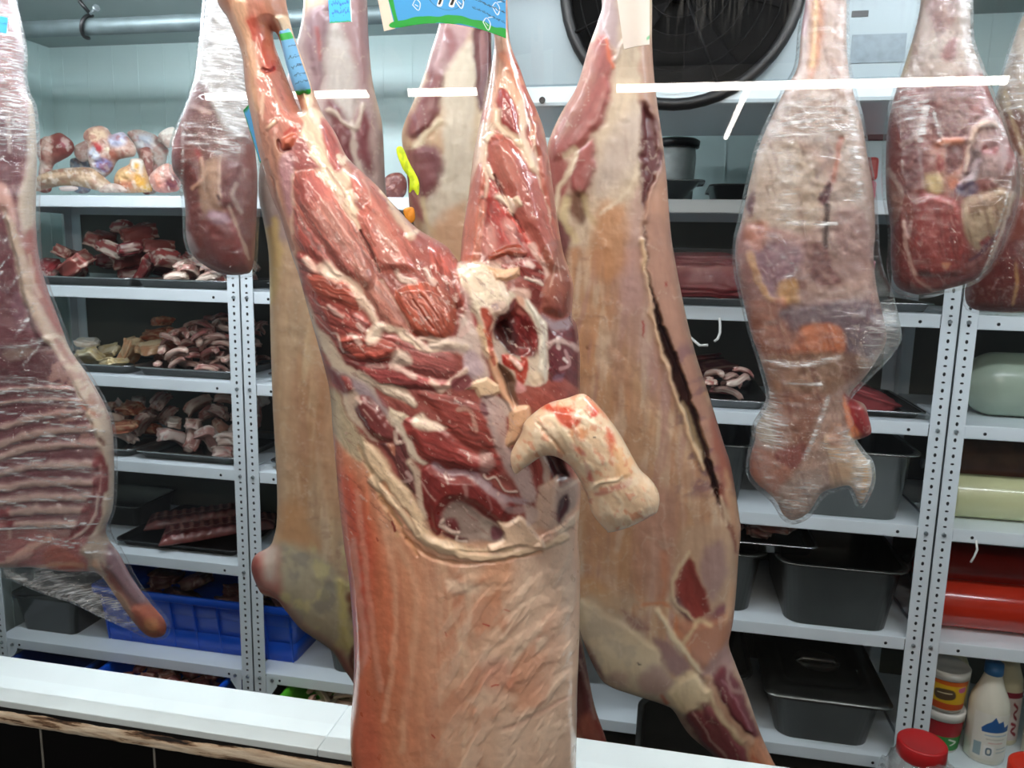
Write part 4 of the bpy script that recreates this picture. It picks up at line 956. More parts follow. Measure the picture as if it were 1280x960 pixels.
# ------------------------------------------------------------------ meat hanging behind the glass
R1, R2, R3, R4, R5 = (680, 0, 3.2), (900, 0, 2.908), (680, 280, 2.825), (680, 600, 2.667), (820, 200, 2.666)
K1, K2, K3 = (0, 180, 4), (0, 420, 4.364), (0, 620, 5.055)
K4, K5, K6, K7 = (900, 120, 3.43), (910, 380, 3.43), (1090, 120, 3.556), (210, 100, 3.84)
M_inside = flesh('chilled_meat', .4, .16, 200, .4, .22)
M_film = film('cling_film', .012, crinkle=.28)
M_film2 = film('cling_film_tight', .008, (5, 5, 40), crinkle=.16, rough=.06)
M_hook = mat('hook_steel', 'b9bdbf', .25, metal=1.0)
def hook(fr, px, py, rail_y, rail_z, label):
    q = np.array([[px, py]]); p = fr.world(q.astype(float))[0]
    e = empty('meat_hook', (p[0], rail_y, rail_z), 0, label, 'hook', 'steel meat hooks above the frame')
    d = p - np.array([p[0], rail_y, rail_z])
    path = [(0, .022 * math.cos(a), .022 * math.sin(a)) for a in np.linspace(-.5, math.pi, 9)]
    path += [(d[0] * t, -.022 * (1 - t) + (d[1] - .02) * t, d[2] * t + .0 * (1 - t)) for t in np.linspace(.15, .9, 6)]
    path += [(d[0], d[1] + .02 * math.cos(a) , d[2] + .01 + .022 * math.sin(a)) for a in np.linspace(math.pi, 2 * math.pi + .4, 8)]
    MB().tube(path, .0035, 10).build('hook_rod', M_hook, e)
def hang(name, fr, label, cat='carcass', group=None):
    return empty(name, fr.o, fr.rz, label, cat, group)

# --- big tan carcass right of the front one
F5 = Frame(815, 480, 1.2)
c5 = hang('lamb_carcass', F5, 'tan skinned carcass with a long belly slit, hanging right of the front one')
out5 = """735,-55 752,0 747,28 736,59 721,109 702,141 689,169 684,187 682,215 681,260 682,320 688,420 700,560 710,680 720,760 729,799 747,840 762,855 796,866 830,877
 841,885 860,915 890,941 915,966 960,1010 985,1000 978,975 970,958 965,949 950,915 935,870 920,832 911,804 916,776 920,739 923,694 926,664 924,645 920,618 913,580 903,549 885,490 871,447 860,405 852,368 843,320 838,285 833,219 827,166 821,125 817,87 815,47 815,0 812,-55 775,-75"""
L5 = [
 P(None, "680,300 850,300 930,640 925,800 720,860 690,560", 'c49a76', 10), N_('cf9a70', (16, 130), .48, .66, .8, 4, 3, box=(690, 290, 930, 800, 30)), N_('d9bfa4', (12, 90), .52, .7, .7, 6, 6, box=(690, 300, 930, 840, 30)), N_('b98a80', (14, 110), .54, .72, .6, 8, 8, box=(700, 300, 930, 820, 30)), N_('b3876e', (40, 40), .55, .72, .5, 0, 9, box=(690, 400, 930, 900, 30)),
 P(R1, "200,-160 440,-160 430,150 470,530 490,700 505,960 0,960 20,600 130,350 180,190", 'cdb79c', 8, fib=(95, .12, 60, 4)),
 P(R1, "215,-150 300,-150 300,60 300,200 250,170 200,120", 'a98f90', 10, op=.9), P(R1, "180,190 240,130 270,200 275,260 265,400 240,480 200,530 150,590 100,620 30,650 10,600 60,480 130,350", '9c544e', 8, h=3, fib=(115, .25, 40, 3)), P(R1, "120,380 180,200 210,220 170,400 100,520 50,560", 'a97a68', 14, op=.7, fib=(115, .3)), L(R1, "250,150 262,230 275,270", 'd06a4a', 4, .9, 1), L(R1, "235,0 240,90 262,150", 'c9b6b6', 3, .7), L(R1, "390,10 340,130 280,240", 'c8b4a4', 5, .8, 2),
 P(R1, "140,590 200,560 210,660 185,750 150,792 108,765 100,680", '964842', 6, h=3, hf=6), P(R1, "0,610 90,640 100,740 60,860 30,870 0,800", '8e4a42', 8), L(R1, "80,620 130,600 100,690 60,750 50,860", 'd8c6a6', 6, .8), P(R1, "95,780 160,770 170,850 140,890 90,830", '6e4a34', 7), P(R1, "50,860 90,880 110,960 60,1100 20,1000", '6a3a38', 8), L(R1, "90,800 80,880 130,960", 'd6c290', 9, .7), L(R1, "160,790 180,860 220,900", 'cdb884', 8, .5),
 P(R1, "250,560 330,470 390,420 395,640 330,700 220,790 195,720", 'bca99c', 20, op=.85), P(R1, "210,840 300,810 340,850 330,1100 190,1100", 'c98e60', 16, op=.85, fib=(90, .16, 60, 5)), P(R1, "340,850 395,760 400,1200 330,1200", 'bb9088', 14, op=.7), L(R1, "390,640 330,760 230,850", 'ddccb0', 5, .6),
 P(R1, "385,180 440,190 470,520 500,720 510,1000 420,1000 395,700", 'b28a74', 6, fib=(88, .15)), P(R1, "385,430 440,445 468,560 472,650 440,740 405,860 392,800", '5e2c2c', 6, h=-8, hf=8), L(R1, "480,640 430,760 410,880", 'a88070', 5, .8, 2), P(R1, "400,850 450,760 500,700 510,960 400,960", 'b98a72', 9),
 P(R3, "350,-20 440,0 485,260 540,500 630,760 690,980 615,980 580,780 500,560 430,370 380,220", 'b08470', 5, fib=(72, .14, 50, 4)), N_('7e5a62', (16, 30), .52, .66, .7, 70, 21, box=(845, 430, 915, 620, 8)), P(R3, "590,690 640,720 680,960 640,980", 'a85848', 7, op=.7),
 P(R3, "352,0 366,150 386,240 432,370 472,480 512,590 562,720 592,850 618,960 604,990 565,860 520,750 480,640 440,520 405,390 380,270 360,170", '3c1714', 4, h=-16, hf=5), L(R3, "345,60 375,290 405,400 440,530 480,650 520,760 560,860", 'd9b48c', 5, .9, 3), L(R3, "490,640 530,740 560,830", 'e4c8a0', 6, .8, 2),
 P(R3, "270,200 350,180 390,400 450,620 400,640 330,480 280,330", 'b58e88', 20, op=.6), L(R3, "345,345 350,395", 'a8302a', 2.4, .9), L(R3, "432,205 434,215", '9a2a22', 2), L(R3, "150,435 152,440", '8a5a3a', 2), L(R3, "270,290 255,480", 'd4b49a', 3, .5),
 P(R4, "110,60 260,20 330,40 320,300 240,330 130,240", 'c4966e', 22, op=.7), P(R4, "130,330 220,360 260,440 200,430 130,390", 'd09a60', 16, op=.8), P(R4, "330,30 450,60 440,260 410,390 340,400 300,250", 'bd8f7e', 16, op=.7, fib=(92, .16, 60, 5)), L(R4, "270,120 240,230", 'd8bca4', 6, .6), L(R4, "400,250 405,340 395,390", 'c77a52', 9, .5),
 P(R4, "450,200 500,150 600,160 640,230 630,360 600,440 555,440 520,340 490,250 440,290", 'c2a084', 12), P(R4, "545,230 590,210 608,300 585,380 560,410 530,370 520,290", 'ab8a82', 9), P(R4, "485,255 520,345 556,440 522,466 475,430 440,390 448,320", '8a352d', 4, h=-2, fib=(60, .2)), P(R4, "438,385 490,450 485,475 455,455", '64363e', 4), P(R4, "560,450 600,410 600,460 560,500", '8c5258', 6), L(R4, "485,240 440,310 430,400 500,460", 'd8c09c', 4, .8, 1), 
 P(R4, "430,470 540,470 640,440 630,540 560,620 520,630 470,560", 'b97e62', 9, h=2), L(R4, "440,500 480,540 470,600", 'd88a5c', 6, .6), L(R4, "330,420 420,420 440,490", 'd07a4a', 4, .6), L(R4, "555,480 510,470 470,540", 'e0c498', 5, .7),
 P(R4, "110,390 230,450 330,510 390,560 400,640 440,690 400,730 300,720 200,660 125,540", 'd3bd9b', 12, h=2), N_('b7a48c', (30, 26), .5, .65, .6, 30, 33, box=(720, 740, 850, 880, 14)), P(R4, "370,520 420,545 485,620 470,660 420,640 390,590", '966f6a', 7), L(R4, "380,440 450,540 520,640", 'e6d4b0', 6, .9, 2), P(R4, "320,650 380,620 430,690 340,712", 'a98a7e', 9), P(R4, "220,640 280,640 270,690 210,670", 'b09080', 9, op=.8), P(R4, "260,430 300,460 350,490 300,490", '9a7268', 7), L(R4, "318,604 324,610", '2a1a14', 2), P(R4, "120,520 200,650 170,640 110,560", '7e4c44', 6),
 P(R4, "420,690 500,640 550,690 545,740 470,800 425,760", 'e2cba4', 8, h=4, hf=8), L(R4, "440,700 470,780", 'c8b088', 4, .7), P(R4, "465,790 510,760 560,800 640,930 660,1000 590,1000 520,870", '7c383c', 5, h=3, fib=(55, .2)), L(R4, "500,770 560,860 640,960", 'c9a29a', 2.4, .8), P(R4, "520,740 570,760 640,850 700,960 700,1000 660,990 580,870", '86444a', 5, h=3, fib=(58, .2)), L(R4, "545,700 590,790 660,870", 'dcc29c', 6, .9, 1.5), L(R4, "390,720 410,740", 'b84a30', 5, .8),
 P(R4, "520,640 612,545 625,640 570,660", 'b08a84', 7), P(R4, "555,655 600,615 650,680 725,850 712,872 680,850 600,755", '74323a', 5, h=4, hf=7, fib=(60, .15)), L(R4, "590,660 650,740 690,830", 'b07880', 2, .6), P(R4, "690,880 735,870 800,1000 760,1060 700,980", 'd0906e', 6, fib=(60, .25)), L(R4, "545,650 600,770 690,880", 'cda184', 6, .9, 1), L(R4, "700,920 740,960", 'c05a40', 4, .7), L(R4, "625,600 615,680 680,720", 'b8958c', 4, .6),
 P(R4, "600,480 640,400 652,170 640,60 600,-40 620,120 640,200 630,330", 'd6a684', 5, h=2), L(R4, "585,20 600,120 630,180 640,240", '8a4030', 5, .8, -2), L(R4, "590,60 610,150", 'e8d0b0', 4, .7, 2),
]

def hide(ang, box):
    # drawn-out grain of the fell and its thin membranes
    return [N_('b0826c', (110, 16), .5, .68, .3, ang, 101, .5, box), N_('e0ccb2', (90, 10), .52, .68, .35, ang, 102, .6, box), N_('8a5a50', (40, 5), .62, .74, .14, ang, 103, 0, box), R_('e6d6c2', (46, 30), .01, .28, ang, 104, .5, box), N_('94685a', (9, 6), .64, .76, .3, 0, 105, 0, box)]
body(F5, out5, 'caa68c', soften(L5[:3]) + hide(88, None) + soften(L5[3:], 1.3, 1.5) + [R_('dccab4', (60, 40), .012, .25, 80, 104, .4), N_('8a5a50', (60, 8), .62, .74, .16, 86, 107)], M_inside, 'carcass_body', c5, step=2.1, kf=.62, kb=.6, cap=110, rough=(1.5, 14), hs=1.0, sat=.95, gain=.9)
hook(F5, 782, -62, 1.25, 2.1, 'steel hook above the tan carcass with the slit')

# --- pale carcass behind the front one's left leg
F3_ = Frame(400, 480, 1.32)
c3 = hang('lamb_carcass', F3_, 'pale tan carcass showing left of the front one, with a knobbly reddish shoulder end')
out3 = """385,-58 378,20 366,70 352,120 338,170 326,200 323,240 328,270 335,310 337,349 338,417 341,509 346,601 346,650 342,672 336,684 319,694 314,709 319,727 328,742 345,748 356,761 375,784 401,802 416,814 427,832 441,853
 452,880 468,870 476,800 482,700 490,560 492,420 488,300 482,232 480,193 477,151 466,103 461,52 459,0 456,-55 420,-70"""
L3_ = [N_('b98c66', (14, 120), .48, .66, .7, 4, 43, box=(330, 290, 490, 640, 20)), N_('d8bd98', (12, 100), .5, .68, .7, 5, 46, box=(330, 280, 490, 700, 20)), P(None, "338,300 360,290 366,420 372,600 350,640 340,500", 'c7a684', 10, op=.6), P(None, "395,330 425,420 430,640 400,600 390,450", 'b98a68', 14, op=.6),
 P(Q4, "330,60 430,0 470,-100 600,-100 600,300 640,560 640,900 300,900 180,650 260,300", '9d8580', 10, fib=(92, .15, 50, 4)), P(Q4, "360,60 440,20 430,160 420,300 390,340 360,200", '7e5f62', 9, h=2), P(Q4, "440,10 470,0 430,170 440,100", '5a3a3c', 5, h=-4), L(Q4, "395,100 410,220", '8a2e2c', 4, .7), P(Q4, "440,90 520,120 540,300 520,420 470,420 430,300", 'b4aaa2', 12, fib=(95, .12)), P(Q4, "470,0 570,0 590,260 560,320 520,200", '8f6e6c', 9, h=1), P(Q4, "430,370 470,380 520,470 540,560 520,620 470,560", '6a3436', 7, h=2), P(Q4, "540,400 580,420 610,560 600,640 560,600 530,500", '70383c', 7, h=2), P(Q4, "590,500 610,470 640,640 640,700 600,660", 'a88f88', 8), L(Q4, "440,400 520,460 545,440 560,380", 'bfae9c', 5, .8, 1), L(Q4, "520,440 540,580 560,640", 'c4b4a4', 5, .7),
 P(Q4, "180,620 230,640 240,800 220,920 190,760", 'ab9a92', 8), L(Q4, "240,800 250,900 245,960", 'c8ac6c', 8, .8), P(None, "326,290 345,285 350,330 340,380 332,340", 'cdb07c', 7), L(None, "333,320 337,360 335,400", 'e2cf9c', 4, .8, 2),
 P(T_, "120,100 200,60 240,150 260,240 180,250 130,200", 'c2946a', 14, op=.9), P(T_, "120,220 250,240 340,330 380,560 380,700 320,580 250,520 150,400", 'b5aa90', 12), N_('cbc08e', (22, 26), .5, .64, .8, 30, 51, box=(345, 680, 450, 850, 12)), N_('8f8a82', (22, 22), .54, .68, .6, 20, 53, box=(345, 680, 450, 830, 12)), P(T_, "320,330 350,340 360,420 375,560 340,560 330,430", 'cfc184', 7, h=2), P(T_, "360,390 380,380 380,460 365,440", '7a4a34', 5),
 P(T_, "30,240 100,215 130,240 130,380 70,370 35,320", 'a8756a', 8, h=3, hf=8), P(T_, "80,230 125,225 120,330 90,320", 'b9a698', 8), P(T_, "35,270 60,260 60,340 40,330", '8a4038', 7), L(T_, "70,370 130,400 170,470", 'a05048', 5, .8), P(T_, "150,420 210,480 300,540 280,560 180,500", 'a98a7c', 8), P(T_, "300,560 340,570 385,650 380,720 330,640", 'a4685c', 7, h=2), P(T_, "370,560 385,560 385,640 372,620", '6a2e2c', 4)]
body(F3_, out3, 'bfa384', soften(L3_[:2]) + hide(87, None) + soften(L3_[2:], 1.5, 2) + [R_('d8cab4', (60, 40), .012, .22, 80, 114, .6)], M_inside, 'carcass_body', c3, step=2.3, kf=.6, kb=.6, cap=75, rough=(1.8, 12), hs=1.1, gain=.86)
hook(F3_, 420, -62, 1.25, 2.1, 'steel hook above the pale carcass on the left')

# --- carcass straight behind the front one
F4 = Frame(585, 480, 1.36)
c4 = hang('lamb_carcass', F4, 'pale carcass mostly hidden behind the front one, lime ribbon on its thigh')
out4 = """560,-50 552,0 548,33 539,62 529,96 515,131 505,155 502,172 505,193 509,223 512,261 520,290 530,340 530,460 540,600 560,740 600,820 650,850 690,850 712,840 720,870 716,905 717,940
 735,958 750,957 760,952 763,942 757,922 744,885 736,847 728,800 722,740 716,640 700,480 672,340 645,260 622,180 616,110 614,40 612,-30 600,-60 580,-62"""
L4_ = [N_('b98f6e', (14, 90), .5, .68, .6, 3, 61), P(Q5, "240,80 300,60 290,250 285,330 255,420 215,480 160,510 135,450 190,340 225,190", '774443', 8, h=3, fib=(100, .2)), P(Q5, "255,95 380,90 330,200 290,270 235,240", '9a7876', 8), P(Q5, "280,120 310,110 320,180 290,230", '7a4848', 6), P(Q5, "290,260 390,160 385,560 380,960 230,960 210,740 190,690 270,560 270,440", 'bfb29e', 10, fib=(96, .1, 60, 4)), P(Q5, "160,530 240,530 270,590 240,690 195,720 165,660", '6e3d40', 8, h=2), P(Q5, "130,560 165,560 180,700 200,800 150,760", '84504c', 7), L(Q5, "170,530 200,500 260,440", 'cdbb9c', 6, .9, 1), L(Q5, "200,720 210,800 240,850", 'c4b088', 5, .7), P(Q5, "230,830 330,740 370,760 360,960 230,960", 'b98a64', 14, op=.8), P(Q5, "385,100 450,100 450,260 420,400 400,380 388,260", '5c3234', 5, h=-5, fib=(90, .2)), P(Q5, "400,110 425,120 420,260 400,330", '855a58', 6),
 P(R4, "90,500 130,560 170,760 150,800 105,840", '6e3236', 6, h=2, fib=(72, .2)), P(R4, "105,830 165,770 225,915 215,955 180,965 110,950", 'bd6a58', 6, fib=(70, .35, 20, 3)), L(R4, "165,780 190,850 210,940", '8e2e28', 5, .7), L(R4, "110,860 140,940", 'd8b09c', 8, .7), L(R4, "180,940 222,915", '7a2a24', 5, .7), L(R4, "120,600 150,700 165,790", 'c29c90', 3, .7)]
body(F4, out4, 'b9a283', hide(92, None) + soften(L4_, 1.4, 2) + [R_('d8cab4', (60, 40), .012, .22, 80, 124, .6)], M_inside, 'carcass_body', c4, step=2.5, kf=.5, kb=.5, cap=60, rough=(2, 12), gain=.84)
hook(F4, 585, -56, 1.25, 2.1, 'steel hook above the hidden carcass')

# --- wrapped rib side at the left edge
F1_ = Frame(80, 400, 1.3, turn=math.radians(22))
c1 = hang('half_carcass', F1_, 'cling-wrapped half carcass with open ribs and a foreleg, at the left edge', 'half carcass')
out1 = """-60,-60 5,-60 16,0 25,35 29,66 28,87 32,114 41,136 45,197 43,262 46,315 57,359 76,411 87,439 109,470 131,509 140,540 142,597 140,636 132,667
 149,693 166,724 188,754 205,774 208,787 203,795 190,797 176,788 160,768 144,745 122,716 87,714 44,708 0,708 -60,700 -120,690 -150,560 -150,380 -120,180 -90,40"""
L1_ = [P(None, "-150,-60 20,-60 50,180 50,280 -150,280", '9a6a68', 8, fib=(90, .2, 40, 4)), P(K1, "-300,-200 140,-100 150,0 110,160 60,300 -300,300", '6c343c', 9, fib=(95, .25)), P(K1, "150,-300 180,-100 178,260 170,420 130,460 100,400 95,260 130,130 140,0", 'cdb9a4', 8, h=3), L(K1, "40,-200 50,40", 'c9b0aa', 5, .7),
 P(K1, "-100,170 10,190 60,270 80,390 40,400 0,330 -100,320", 'c9978a', 7, h=2), P(K1, "-300,330 20,370 80,560 110,720 120,820 60,960 -300,960", '70343c', 10, fib=(60, .25)), P(K1, "15,340 60,380 110,500 150,620 180,760 260,900 330,980 200,1000 120,800 80,600", 'c3a791', 7, h=4, hf=8), P(K1, "120,470 170,420 185,600 230,760 310,920 280,940 200,760 150,600", 'ab6a60', 7), L(K1, "150,560 165,680 200,760", 'd2b8a0', 4, .7), P(K1, "-20,880 60,870 90,930 50,1000 -20,980", '8a5a5c', 8), P(K1, "80,740 150,830 220,960 120,960 60,840", '8a5a66', 9, op=.8),
 P(K2, "-700,-40 240,-10 300,80 380,240 440,340 500,440 530,600 510,700 490,900 440,1000 -700,1000", '7a3c44', 7), P(K2, "-700,40 100,60 250,40 320,150 380,260 -700,240", '632a30', 8), P(K2, "20,80 130,60 200,80 100,130 30,120", '9c7c70', 8, op=.8)]
for k, (y0, y1, x1, w) in enumerate(((300, 290, 400, 4), (370, 350, 440, 4), (500, 410, 440, 7), (590, 500, 500, 8), (655, 590, 520, 9), (745, 700, 520, 9), (830, 800, 510, 9), (905, 880, 490, 10), (975, 950, 470, 10), (1040, 1030, 400, 8))):
    L1_.append(L(K2, "-650,%d -300,%d 0,%d 200,%d %d,%d" % (y0 + 90, y0 + 60, y0, (y0 + y1) // 2 - 14, x1, y1), 'c4a598', w, .85, 3.5, 1.5))
    L1_.append(L(K2, "-650,%d -300,%d 0,%d 200,%d %d,%d" % (y0 + 118, y0 + 88, y0 + 28, (y0 + y1) // 2 + 16, x1, y1 + 24), '6e2c34', 3, .6, -1, 1.5))
L1_ += [P(K2, "240,0 340,0 420,130 520,300 590,430 620,600 630,800 610,980 570,980 590,760 560,640 520,560 480,440 400,260 320,120", 'd9c2ad', 5, h=4, hf=7), L(K2, "310,20 360,110 390,150", 'a8645a', 6, .8), N_('b9867a', (8, 12), .52, .64, .7, 60, 71, box=(60, 425, 145, 560, 5)), L(K2, "440,360 470,400 520,420", 'c0664a', 4, .7), L(K2, "480,420 530,470 550,520", 'ecd6bc', 7, .8, 2), L(K2, "545,560 570,590", '7a4a3c', 5, .9, -2), L(K2, "430,140 500,280 560,400", 'e4d4c4', 4, .6),
 P(K2, "515,650 545,640 590,720 590,820 570,980 440,1000 490,930 505,800", '842c30', 4, h=-1), L(K2, "545,700 545,820 530,960", 'c08a82', 2.4, .9, 1), L(K2, "510,770 580,760", 'b87a74', 2, .8), L(K2, "500,850 575,860", 'a86660', 2, .8), L(K2, "490,910 570,920", 'a86660', 2, .8),
 P(K3, "560,0 660,-10 650,130 600,230 520,260 430,260 500,150", '7e2a2e', 4), L(K3, "620,0 600,120 540,210 430,280", 'cfb0a4', 3.5, .95, 1.5), P(K3, "660,-20 730,-20 700,130 640,230 560,270 600,220 640,120", 'dac6b2', 5, h=3),
 P(K3, "-600,60 0,70 60,110 90,180 420,260 560,290 540,400 600,480 500,490 250,450 0,440 -600,400", 'a8605c', 8, fib=(-20, .4, 34, 3)), P(K3, "280,340 400,320 520,420 560,470 420,480 290,440", 'b55a44', 9, op=.9, fib=(-10, .3)), P(K3, "420,280 540,270 500,350 440,350", 'a24c48', 7), L(K3, "60,400 200,320 320,270", 'd8a894', 7, .8, 1.5), L(K3, "-200,430 60,420 200,360", 'cf9c90', 6, .7, 1.5), L(K3, "250,450 420,430 520,440", 'd8a080', 5, .7), P(K3, "-600,410 40,430 20,480 -600,480", 'cdb2a2', 8), L(K3, "0,60 50,190 60,260", 'c79a90', 4, .8), P(K3, "0,60 90,150 60,200 0,140", '7a262c', 6),
 P(K3, "500,340 640,240 700,270 740,360 700,470 640,520 560,460 560,400", 'b9a594', 9, h=3), P(K3, "680,300 750,380 860,530 960,680 990,720 900,720 780,600 680,480", '8d6a72', 8, h=3, fib=(52, .2, 40, 3)), P(K3, "640,420 690,470 790,610 840,720 800,680 700,560", '8a5048', 6), L(K3, "600,420 650,520 760,640 850,760", 'cba286', 7, .9, 1.5), L(K3, "720,340 820,520 900,640", 'b9a0a6', 4, .6), P(K3, "830,700 960,690 1050,790 1060,860 960,890 890,830", 'b9654c', 7, h=3, fib=(50, .2)), P(K3, "920,770 1000,790 990,860 930,850", 'd08a5c', 8), L(K3, "1010,780 1050,830 1010,880", '8e2e26', 4, .6)]
rs = random.Random(12); GLINTS = []
for i in range(46):                                   # white glints painted into the film over the ribs
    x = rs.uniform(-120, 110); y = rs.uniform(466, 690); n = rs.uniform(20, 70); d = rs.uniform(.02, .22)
    GLINTS.append(L(None, "%f,%f %f,%f %f,%f" % (x, y, x + n / 2, y + d * n / 2 + rs.uniform(-1, 1), min(x + n, 136), y + d * n), 'ffffff', rs.uniform(.9, 2.2), rs.uniform(.3, .7)))
for i in range(34):  # slanting painted glints higher up the side
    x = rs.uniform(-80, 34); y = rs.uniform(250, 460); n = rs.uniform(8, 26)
    GLINTS.append(L(None, "%f,%f %f,%f" % (x, y, x + n, y - n * 1.25), 'ffffff', rs.uniform(.9, 1.8), rs.uniform(.3, .6)))
body(F1_, out1, 'a87a74', L1_, M_inside, 'half_carcass_body', c1, step=1.8, kf=.42, kb=.4, cap=60, rough=(2, 12), hs=1.2, gain=0.78)
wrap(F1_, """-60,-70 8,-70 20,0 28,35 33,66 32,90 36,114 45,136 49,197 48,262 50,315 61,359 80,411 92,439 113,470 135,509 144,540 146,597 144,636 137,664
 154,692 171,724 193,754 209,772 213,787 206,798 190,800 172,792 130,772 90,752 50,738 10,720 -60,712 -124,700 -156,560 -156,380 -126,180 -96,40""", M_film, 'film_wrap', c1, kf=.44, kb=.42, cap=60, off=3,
     wr=(3.2, 60, 4, -8), milk=[P(None, "-60,-60 20,-60 45,130 40,190 10,180 -60,200", 'ffffff', 20, op=.38), L(K3, "40,480 200,560 350,630 500,690 700,770 860,840", 'ffffff', 6, .5), L(K3, "0,590 150,580 300,590 420,575 560,575 720,610", 'ffffff', 4, .35), L(K3, "-100,210 200,200 620,175", 'ffffff', 2.4, .6), L(K2, "0,225 200,240 400,290", 'ffffff', 3, .5), L(K2, "0,250 200,270 420,330", 'ffffff', 2, .4), L(K2, "0,300 200,300 430,350", 'ffffff', 2, .4), L(K2, "0,360 200,360 440,390", 'ffffff', 2, .35), L(K2, "240,525 500,610", 'ffffff', 2, .5), L(K2, "0,680 300,720 480,740", 'ffffff', 2, .3), L(K2, "0,740 250,790 490,860", 'ffffff', 2.4, .35), L(K2, "0,60 120,55 230,20", 'ffffff', 4, .4)] + GLINTS)
hook(F1_, -25, -60, 1.25, 2.1, 'steel hook above the wrapped rib side')

# --- wrapped leg upper left
F2_ = Frame(270, 200, 1.2)
c2 = hang('meat_haunch', F2_, 'dark red leg in cling film, hanging over the left meat trays', 'leg of meat')
out2 = """262,-55 258,0 253,49 246,97 234,131 222,161 215,187 216,212 226,228 231,255 233,296 241,319 259,334 281,343 304,343 316,334 320,285 322,225 319,187 314,135 310,60 306,0 300,-55 280,-66"""
L2_ = [P(None, "240,-60 310,-60 316,120 300,170 270,150 240,130", 'a9a3a0', 14), P(K7, "110,30 180,20 230,160 260,230 230,300 150,320 70,240", '6e4240', 9, fib=(80, .2)), L(K7, "120,120 200,160", 'b99a90', 5, .6), P(K7, "0,240 50,220 60,300 50,420 20,400", '8e5a5c', 7), P(K7, "10,290 40,280 45,330 20,350", 'b07c78', 6, op=.8),
 P(K7, "60,330 160,330 170,420 150,560 170,700 150,860 100,760 70,520", '7e3f3a', 8, fib=(85, .2)), P(K7, "130,330 160,340 150,400", '9c2c2c', 5), P(K7, "170,430 240,400 350,400 330,600 280,620 220,620 180,560", '6a3634', 8, h=2), P(K7, "180,400 240,380 250,600 270,640 200,650 160,600 150,480", 'b0896c', 9, op=.8), L(K7, "250,360 245,500 250,560", 'c2a190', 3.4, .8), L(K7, "160,380 165,470 120,520", 'd0a084', 5, .8, 1), P(K7, "180,650 260,640 330,700 380,820 410,900 330,935 220,900 170,780", '7c3a38', 6, h=4, hf=10, fib=(60, .15)), P(K7, "190,630 270,640 300,680 220,690", '8c6a74', 8), P(K7, "320,520 420,440 430,620 410,840 390,880 350,700 300,600", '6e3c36', 8, fib=(75, .2)), L(K7, "290,610 340,720 390,860", 'b59a88', 4, .8), L(K7, "330,500 310,560 350,640", 'a8968c', 5, .7), P(K7, "70,700 130,780 150,820 110,830 80,760", 'b0a0a4', 7, op=.8), L(K7, "110,850 220,900 330,935", 'a88a80', 3, .6), L(K7, "240,560 242,575", '4a2420', 4)]
body(F2_, out2, '7e4a44', L2_, M_inside, 'leg_meat', c2, step=1.7, kf=.8, kb=.7, rough=(2, 10), hs=1.2, gain=0.8)
wrap(F2_, """258,-60 253,0 248,49 241,97 230,131 218,159 211,187 212,214 222,230 227,257 229,298 238,322 258,338 281,347 306,347 320,338 324,287 326,225 323,187 318,135 314,60 310,0 303,-60 280,-72""", M_film2, 'film_wrap', c2, kf=.84, kb=.74, off=3, wr=(3, 40, 5, 70),
     milk=[P(None, "240,-60 312,-60 318,150 300,175 290,165 275,150 262,110 250,100", 'ffffff', 12, op=.5), P(K7, "230,280 350,270 350,330 300,360 220,350", 'ffffff', 10, op=.55), L(K7, "90,210 200,225 290,245", 'ffffff', 2, .5), L(K7, "80,260 190,270 290,280", 'ffffff', 2, .45), L(K7, "70,300 220,310", 'ffffff', 3, .4), L(K7, "80,330 200,330", 'ffffff', 2, .4), L(K7, "70,200 70,400 60,560", 'ffffff', 3, .4)])
hook(F2_, 280, -60, 1.25, 2.1, 'steel hook above the wrapped leg by the left trays')

